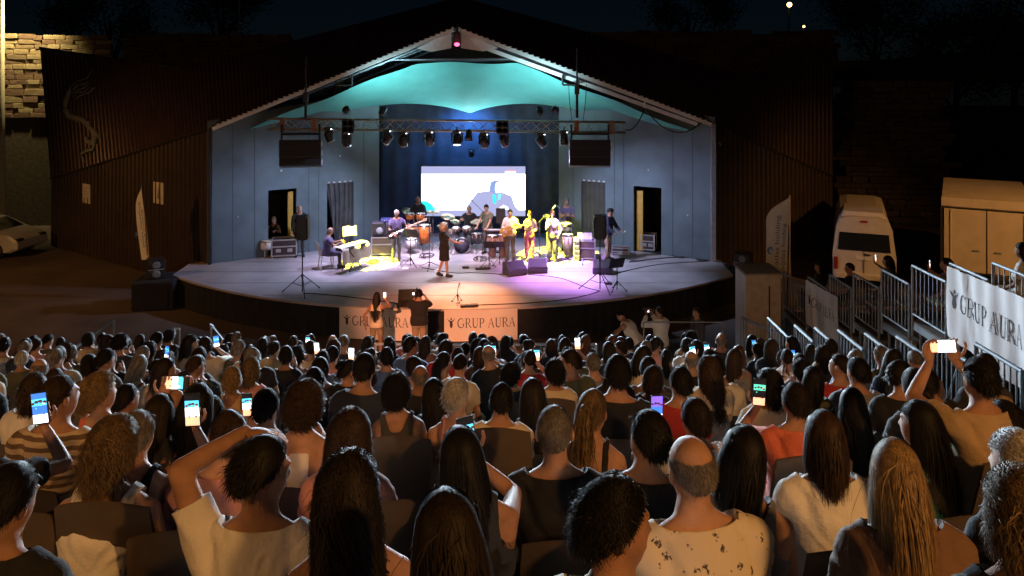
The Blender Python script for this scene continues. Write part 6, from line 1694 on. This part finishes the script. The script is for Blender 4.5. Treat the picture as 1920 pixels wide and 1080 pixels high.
def body(k):
    if k in BD: return BD[k]
    near = k.startswith('n'); q = k[1:] if near else k; vx = .013 if near else .023
    kw = dict(
        m=dict(), m1=dict(head=(.35, 0, 0), lean=.02), m2=dict(head=(-.5, .05, .05), bulk=1.1), m3=dict(head=(-.2, -.1, .08), lean=.1, side=.06), m4=dict(bulk=1.14, head=(.1, .05, -.05)), m5=dict(head=(-1.1, 0, 0), lean=.04),
        f=dict(fem=True), f1=dict(fem=True, head=(.4, 0, .1), lean=.03), f2=dict(fem=True, head=(-.35, -.05, -.08), side=-.05), f3=dict(fem=True, head=(.1, .05, .18), lean=.0), f4=dict(fem=True, bulk=1.12, head=(-.15, 0, 0)),
        fpc=dict(fem=True, R=PRc), mp=dict(R=PR, head=(.0, .05, 0)), fp=dict(fem=True, R=PR), mph=dict(R=PRh, head=(0, .1, 0)), fph=dict(fem=True, R=PRh, head=(0, .08, 0)), fl=dict(fem=True, L=PL), ml=dict(L=PL, head=(.1, .05, 0)),
        mb=dict(R=PLl, L=PLr), fb=dict(fem=True, R=PLl, L=PLr), m6=dict(head=(.8, 0, .1), twist=.15), f5=dict(fem=True, head=(-.9, 0, .05), twist=-.1), f6=dict(fem=True, head=(.15, -.3, 0), lean=.2), m7=dict(head=(0, -.25, 0), lean=.22, side=-.08), mc=dict(R=CLr, L=CLl), fc=dict(fem=True, R=CLr, L=CLl, head=(.2, 0, 0)), mh=dict(L=HD, head=(-.75, -.1, .1), bulk=1.06))[q]
    kw = dict(kw); kw.setdefault('lean', .05)
    BD[k] = make_body('body_' + q, 'sit', voxel=vx, **kw); BD[k].near = near; return BD[k]
M_seat = mat('beige_seat_plastic', (.11, .085, .065), .55, var=.15)
chair0 = None
def place_chair(loc, yaw, label):
    global chair0
    g = 'rows of beige plastic chairs'
    if chair0 is None: chair0 = plastic_chair(loc, yaw, label, M_seat, 'plastic_chair', g); return chair0
    return dup(chair0, loc, yaw, label, g)
ROWS = [ROW0 + ROWD * k for k in range(15)]
OCC = []; taken = {}
HN = dict(mop='mop %s-haired', short='short %s-haired', crop='crop-headed %s-haired', tousled='tousled %s-haired', curly='curly %s-haired', bob='%s-bobbed', curlybob='curly %s-bobbed', long='long %s-haired', wavy='wavy long %s-haired', xlong='very long %s-haired', pony='%s-ponytailed', bun='%s-bunned', updo='pinned-up %s-haired', balding='bald-crowned')
TN_ = dict(tee='t-shirt', longs='long-sleeved shirt', tank='sleeveless top', strap='strap top', halter='halter top', tube='strapless top')
def seat(px, py, d, B, yaw, sc, label, hair, top, skin, chair=True, bottom=('pants', 'denim'), tilt=(0, 0)):
    hp = P(px, py, d); R3 = Euler((tilt[0], tilt[1], yaw)).to_matrix()
    off = R3 @ (B.HM.translation * sc)
    loc = hp - off
    o = person(B, loc, yaw, label, hair, top, bottom, skin, sc, tilt, group=None, shoes=d < 6)
    if chair and d < 8: place_chair(V(loc.x, loc.y, loc.z), yaw * .3, 'beige plastic chair under ' + ' '.join(chair.split()[:11]) if isinstance(chair, str) else 'chair')
    return o
def snap(px, py, d):
    c = sorted(ROWS, key=lambda r: abs(r - d))
    for r in c[:3]:
        x = (px - 960) / F * r
        if all(abs(r - q[1]) > .4 or abs(x - q[0]) > .40 for q in OCC): OCC.append((x, r)); return r
    OCC.append(((px - 960) / F * d, d)); return d
W_ = 'white'; K = 'black'
NAMED = [
 # nearest rows
 (655, 925, None, 'wavy', 'dark', 'strap', 'black', 'nf2', 6, 0, 'woman with long wavy dark hair and bare shoulders with thin black straps, bottom centre-left', 1.0, 0),
 (840, 1010, None, 'xlong', 'dark', 'tank', 'grey', 'nf', 0, 0, 'woman with smooth long dark hair, lowest head at the bottom centre', 1.0, 0),
 (1155, 985, None, 'mop', 'black', 'tee', 'white', 'nm5', 0, 0, 'man with tousled dark hair and white collar turned right, bottom centre', 1.0, 0),
 (1295, 880, None, 'balding', 'grey', 'tee', 'motif', 'nm4', 4, 1, 'bald man in a cream shirt with small dark motifs', 1.06, 0),
 (1680, 890, None, 'xlong', 'blonde', 'tee', 'brown', 'nf4', -6, 1, 'woman with long straight blond hair and a brown top at lower right', 1.0, 0),
 (1908, 870, None, 'curlybob', 'silver', 'tee', 'black', 'nf1', 10, 1, 'person with curly silver hair in black at the lower right edge', 1.0, 0),
 (1912, 960, 2.2, 'curlybob', 'dirty', 'tee', 'black', 'nf4', 5, 1, 'person with a curly fair bob at the bottom right corner', .98, 0),
 (492, 885, None, 'short', 'black', 'tee', 'white', 'nmh', -8, 0, 'dark-haired man in a white t-shirt raising his left arm, lower left', 1.02, 0),
 (425, 818, 3.45, 'short', 'brown', 'tee', 'pink', 'nm1', 15, 1, 'brown-haired head beside the raised white sleeve at lower left', .92, 0),
 (215, 838, None, 'curlybob', 'dirty', 'tank', 'white', 'nf4', 4, 1, 'woman with curly fair-brown hair in a white sleeveless top', 1.02, 0),
 (15, 940, 2.6, 'short', 'black', 'longs', 'black', 'nm3', -10, 0, 'dark figure in a black long-sleeved shirt at the lower left edge', 1.0, 0),
 (1215, 822, None, 'short', 'black', 'tee', 'black', 'nm1', 3, 0, 'man with short jet-black hair in a black t-shirt beside the bald man', 1.0, 0),
 (1040, 812, None, 'crop', 'grey', 'tee', 'black', 'nm', 0, 1, 'man with cropped greying hair in a black t-shirt, centre', 1.0, 0),
 (866, 858, None, 'long', 'black', 'tank', 'navy', 'nfpc', 0, 0, 'woman with long black hair filming with a raised phone, centre', 1.0, ('R', 'stage')),
 (1390, 858, None, 'bob', 'black', 'tank', 'grey', 'nf3', -8, 0, 'woman with a black bob and grey top right of the bald man', 1.0, 0),
 (1545, 822, None, 'bob', 'brown', 'tee', 'white', 'nf4', 5, 1, 'person with a short brown bob in a white t-shirt, lower right', 1.0, 0),
 (652, 820, None, 'wavy', 'brown', 'tee', 'pink', 'nf1', 5, 1, 'woman with wavy light-brown hair behind the dark wavy-haired woman', .98, 0),
 # middle rows
 (570, 760, None, 'curly', 'brown', 'halter', 'white', 'nf', 2, 1, 'woman with a big cloud of brown curls in a white halter top', 1.0, 0),
 (112, 745, 4.3, 'crop', 'brown', 'tee', 'stripe', 'nm2', 0, 0, 'man with cropped hair in a brown and cream striped t-shirt, left', 1.04, 0),
 (1722, 795, None, 'long', 'black', 'tank', 'teal', 'nf1', 8, 0, 'woman with long black hair in a teal top behind the blond woman', 1.02, 0),
 (1880, 792, None, 'tousled', 'black', 'tee', 'tan', 'nm1', 10, 0, 'man with thick black hair in a tan shirt at the right edge', 1.02, 0),
 (1835, 712, 4.3, 'short', 'black', 'tee', 'tan', 'nmb', 10, 0, 'man in a tan shirt holding a phone sideways with both hands, right', 1.0, ('R', 'white', True)),
 (1600, 762, None, 'xlong', 'black', 'tee', 'charcoal', 'nf2', 0, 0, 'woman with very long black hair in dark clothes, right of centre', 1.0, 0),
 (1112, 772, None, 'pony', 'dirty', 'strap', 'black', 'nf2', -4, 1, 'woman with a fair ponytail in a black strappy dress', 1.0, 0),
 (1303, 785, None, 'short', 'dark', 'tee', 'white', 'nml', 4, 0, 'man with short dark hair holding a purple-lit phone', .94, ('L', 'purple')),
 (1275, 718, None, 'short', 'black', 'tee', 'red', 'm1', -4, 0, 'man in a red t-shirt in the middle rows', 1.02, 0),
 (1158, 700, 5.15, 'short', 'black', 'tee', 'black', 'nm4', 0, 0, 'broad man with dark hair in a black t-shirt behind the ponytail woman', 1.02, 0),
 (1000, 742, None, 'long', 'dark', 'tank', 'grey', 'nf', 0, 0, 'woman with long dark hair in a grey sleeveless top, centre', .98, 0),
 (857, 742, None, 'tousled', 'silver', 'strap', 'pink', 'nf4', -6, 1, 'older woman with short silver hair and bare upper back', 1.0, 0),
 (744, 735, None, 'curly', 'black', 'tank', 'charcoal', 'nf', 0, 0, 'woman with black curls in a dark sleeveless dress', .9, 0),
 (815, 738, None, 'xlong', 'black', 'tee', 'black', 'f2', 0, 0, 'woman with very long black hair between the curls and the silver hair', .98, 0),
 (684, 692, 6.0, 'short', 'black', 'tee', 'navy', 'm', 0, 0, 'man with a square-cut dark head in a navy t-shirt, left of centre', 1.06, 0),
 (776, 690, None, 'short', 'dark', 'tee', 'white', 'm1', 0, 0, 'man with short dark hair in a white t-shirt, just left of centre', 1.0, 0),
 (368, 762, None, 'bob', 'black', 'tee', 'floral', 'nf3', 0, 0, 'woman with a full black bob in a dark floral dress', 1.04, 0),
 (190, 735, None, 'updo', 'blonde', 'tank', 'coral', 'nf2', -5, 1, 'woman with a pinned-up blond hairdo in a coral top', 1.0, 0),
 (238, 748, None, 'short', 'black', 'tee', 'charcoal', 'nm2', 0, 0, 'dark-haired man right of the blond updo', .98, 0),
 (62, 730, None, 'curlybob', 'brown', 'tee', 'white', 'f1', 5, 1, 'woman with a brown curly bob in a white t-shirt at far left', 1.02, 0),
 (300, 775, None, 'long', 'dark', 'tee', 'black', 'fb', 0, 0, 'woman filming sideways with both hands, left', .9, ('R', 'stage', True)),
 (-48, 800, None, 'tousled', 'black', 'tee', 'black', 'nfp', 0, 0, 'person at the far left edge raising a blue-lit phone', .96, ('R', 'blue')),
 (398, 775, None, 'bob', 'dark', 'tee', 'coral', 'nfp', 0, 0, 'woman holding up a phone left of the brown curls', .92, ('R', 'stage')),
 (258, 815, 3.45, 'short', 'grey', 'tank', 'black', 'nfph', 0, 1, 'grey-haired woman raising a cyan-lit phone behind the curly fair-brown hair', .86, ('R', 'stage')),
 (1040, 698, None, 'curly', 'black', 'tee', 'cream', 'm', 0, 0, 'person with black curls in a cream t-shirt, centre', .86, 0),
 (1112, 682, None, 'crop', 'grey', 'tee', 'grey', 'm4', 0, 1, 'man with a shaved grey head in a grey t-shirt', 1.02, 0),
 (1216, 692, None, 'crop', 'dark', 'tee', 'brown', 'm2', 0, 0, 'man with a cropped dark head in a brown printed t-shirt', 1.04, 0),
 (1342, 690, None, 'short', 'black', 'tee', 'cream', 'm', 0, 0, 'man with neat black hair in a cream shirt, right of centre', 1.04, 0),
 (1440, 722, None, 'curlybob', 'black', 'tee', 'cream', 'f1', 0, 0, 'woman with dark curls in a cream top, right of centre', 1.0, 0),
 (1490, 752, None, 'short', 'dark', 'tee', 'coral', 'nml', 0, 0, 'short-haired person in a coral top holding a green-lit phone', .88, ('L', 'green')),
 (1522, 712, None, 'bob', 'black', 'tee', 'olive', 'f3', 0, 0, 'woman with a black bob in an olive top near the right railing', 1.0, 0),
 (1607, 697, None, 'short', 'black', 'tee', 'grey', 'm1', 0, 0, 'man with short black hair in a grey t-shirt by the right railing', 1.06, 0),
 (1715, 725, 5.15, 'bun', 'dark', 'tee', 'charcoal', 'f', 0, 0, 'woman with dark hair caught in a clip near the right railing', 1.02, 0),
 (1690, 705, 6.0, 'short', 'black', 'tee', 'black', 'm5', -10, 0, 'man in profile with short black hair near the right railing', 1.0, 0),
 (940, 750, None, 'short', 'black', 'tee', 'cream', 'm', 0, 0, 'child with short black hair between two women, centre', .78, 0),
 (960, 702, None, 'curly', 'black', 'tee', 'navy', 'm2', 0, 0, 'person with a rounded mop of black curls, just right of centre', .9, 0),
 (500, 762, None, 'short', 'black', 'tee', 'charcoal', 'mp', 0, 0, 'man left of the big brown curls holding a small lit phone', .92, ('R', 'stage')),
 (590, 715, None, 'tousled', 'black', 'tee', 'black', 'm1', 0, 0, 'person with spiky black hair behind the big brown curls', 1.0, 0),
 (470, 692, None, 'curlybob', 'dirty', 'tee', 'pink', 'f', 0, 1, 'woman with a fair curly bob in a pink top, left middle rows', .95, 0),
]
phones_left = []
rnd0 = random.Random(5)
for px, py, d, hs, hcol, tk, tcol, bk, yaw, sk, lab, sc, ph in NAMED:
    d0 = d or 870. / (py - 575); dd = snap(px, py, d0) if d is None and d0 > 3.6 else d0
    if d is not None or d0 <= 3.6: OCC.append(((px - 960) / F * d0, d0))
    B = body(bk)
    o = seat(px, py, dd, B, math.radians(yaw + rnd0.uniform(-7, 7)), sc * (.95 if dd > 3.6 else .97), lab, (hs, hcol), (tk, tcol), sk, 'the ' + lab.split(',')[0], tilt=(rnd0.uniform(-.05, .04), rnd0.gauss(0, .045)))
    if ph: phone_in_hand(o, B, ph[0], 'lit phone held by the ' + lab.split(',')[0].replace(' holding', ', ').replace(' raising', ', ').replace(' filming', ', ').split(' , ')[0] if False else 'lit phone held by the ' + ' '.join(lab.split(',')[0].split()[:11]), ph[1], len(ph) > 2)
# the farther rows, seat by seat
rnd = random.Random(21)
BODY_FAR = ['m', 'm1', 'm2', 'm3', 'm4', 'f', 'f1', 'f2', 'f3', 'f4', 'mc', 'fc', 'm6', 'm7', 'f5', 'f6']
MH = [('short', 'black'), ('short', 'black'), ('mop', 'black'), ('short', 'dark'), ('short', 'dark'), ('crop', 'dark'), ('crop', 'grey'), ('balding', 'grey'), ('tousled', 'black'), ('short', 'grey'), ('curly', 'black')]
FH = [('pony', 'black'), ('bun', 'black'), ('curlybob', 'dark'), ('bob', 'brown'), ('short', 'brown'), ('mop', 'dark'), ('bob', 'black'), ('long', 'dark'), ('wavy', 'black'), ('long', 'dark'), ('wavy', 'brown'), ('bob', 'black'), ('bob', 'dark'), ('curlybob', 'brown'), ('pony', 'dark'), ('bun', 'dark'), ('xlong', 'dark'), ('bob', 'grey'), ('wavy', 'dark'), ('updo', 'blonde'), ('long', 'auburn'), ('tousled', 'silver')]
TOPS = ['white', 'cream', 'black', 'charcoal', 'navy', 'black', 'black', 'navy', 'grey', 'charcoal', 'brown', 'pink', 'red', 'olive', 'tan', 'blue', 'black', 'navy', 'charcoal', 'cream']
PHP = [(190, 655), (277, 648), (346, 678), (363, 684), (394, 645), (575, 638), (584, 648), (649, 655), (918, 666), (942, 656), (1014, 658), (1083, 645), (1138, 678), (1245, 678), (1316, 673), (1307, 636), (1490, 668), (1130, 640), (1420, 660)]
rowname = lambda k, n: 'front row' if k == n - 1 else '%s row from stage' % ORD[n - 1 - k]
cand = []
for k, r in enumerate(ROWS):
    if r < 4.2: continue
    x = -.70 * r - .1 + rnd.uniform(0, .4)
    while x < min(4.45, .68 * r):
        xx = x + rnd.uniform(-.12, .12); x += rnd.uniform(.46, .66) if r > 6.5 else .64
        if r > 13.5 and rnd.random() < .25: continue
        if rnd.random() < (.08 if r > 6.5 else .35): continue
        if any(abs(r - q[1]) < .5 and abs(xx - q[0]) < .46 for q in OCC): continue
        if r < 6.5 and any(abs(xx / r - q[0] / q[1]) < .022 and q[1] < r for q in OCC): continue
        cand.append((k, r, xx))
cand.sort(key=lambda c: (c[0], c[2]))
cnt = {}
for k, r, xx in cand:
    OCC.append((xx, r)); cnt[k] = cnt.get(k, 0) + 1
    px = 960 + xx / r * F; py = 575 + 870. / r + rnd.uniform(-.08, .08) / r * F
    ph = None
    for q in PHP:
        if abs(q[0] - 12 - px) < 16 and abs(q[1] + 8 - py) < 14: ph = q
    fem = rnd.random() < .44
    if ph: PHP.remove(ph); bk = rnd.choice(['fp', 'fph'] if fem else ['mp', 'mph']); 
    else: bk = rnd.choice([b for b in BODY_FAR if (b[0] == 'f') == fem])
    hs = rnd.choice(FH if fem else MH); tc = rnd.choice(TOPS); tk = rnd.choice(['tee', 'tee', 'tee', 'tank', 'longs', 'strap'] if fem else ['tee', 'tee', 'tee', 'longs'])
    colr = {'dirty': 'fair'}.get(hs[1], hs[1])
    lab = '%s %s in %s %s, %s, %s from left' % ((HN[hs[0]] % colr) if '%' in HN[hs[0]] else HN[hs[0]], 'woman' if fem else 'man', tc, TN_[tk], rowname(k, 15), ORD[cnt[k] - 1])
    B = body(bk)
    o = seat(px, py, r, B, math.radians(rnd.gauss(0, 16)), rnd.uniform(.80, 1.0) * (.97 if fem else 1.02), lab, hs, (tk, tc), rnd.choice([0, 0, 1, 2]), False, ('pants', rnd.choice(['denim', 'black', 'khaki'])), (rnd.uniform(-.08, .05), rnd.gauss(0, .06)))
    if ph: phone_in_hand(o, B, 'R', 'lit phone held up in the %s, %s seat from the left' % (rowname(k, 15), ORD[cnt[k] - 1]), rnd.choice(['stage', 'white', 'stage', 'blue']))
# empty chairs in the nearest rows
for px, py, d, lab in ((90, 1050, 2.3, 'empty beige chair at the lower left corner'), (270, 1035, 2.45, 'empty beige chair beside the raised-arm man'), (1015, 1010, 2.3, 'empty beige chair at the bottom centre behind the black t-shirt'), (1430, 1005, 2.45, 'empty beige chair right of the motif shirt'), (760, 880, 3.45, 'empty beige chair left of the filming woman'), (80, 900, 3.45, 'empty beige chair below the striped t-shirt'), (1500, 1000, 2.5, 'empty beige chair below the white t-shirt at right')):
    hp = P(px, py, d); place_chair(V(hp.x, hp.y, hp.z - .88), rnd.uniform(-.1, .1), lab)
# spectators on the right stand
for px, py, d, hs, tk, bk, yaw, lab, ph in ((1535, 500, 20.0, ('long', 'black'), ('tee', 'black'), 'f1', 55, 'woman with long black hair watching from the far end of the right stand', 0), (1592, 503, 18.6, ('short', 'black'), ('tee', 'black'), 'm1', 60, 'man in black watching from the right stand behind the railing', 0), (1664, 490, 17.0, ('bob', 'black'), ('tee', 'charcoal'), 'fph', 45, 'woman raising a phone on the right stand in front of the van', 1), (1774, 496, 14.5, ('short', 'dark'), ('tee', 'brown'), 'mp', 50, 'man raising a phone on the right stand beside the long banner', 1), (1916, 470, 12.2, ('bob', 'dark'), ('tee', 'white'), 'f', 40, 'person in white at the right edge of the stand', 0)):
    B = body(bk); o = seat(px, py, d, B, math.radians(yaw), 1.0, lab, hs, tk, 0, False)
    if ph: phone_in_hand(o, B, 'R', 'lit phone held by the ' + lab.split(' on the')[0] + ' on the right stand', 'white')
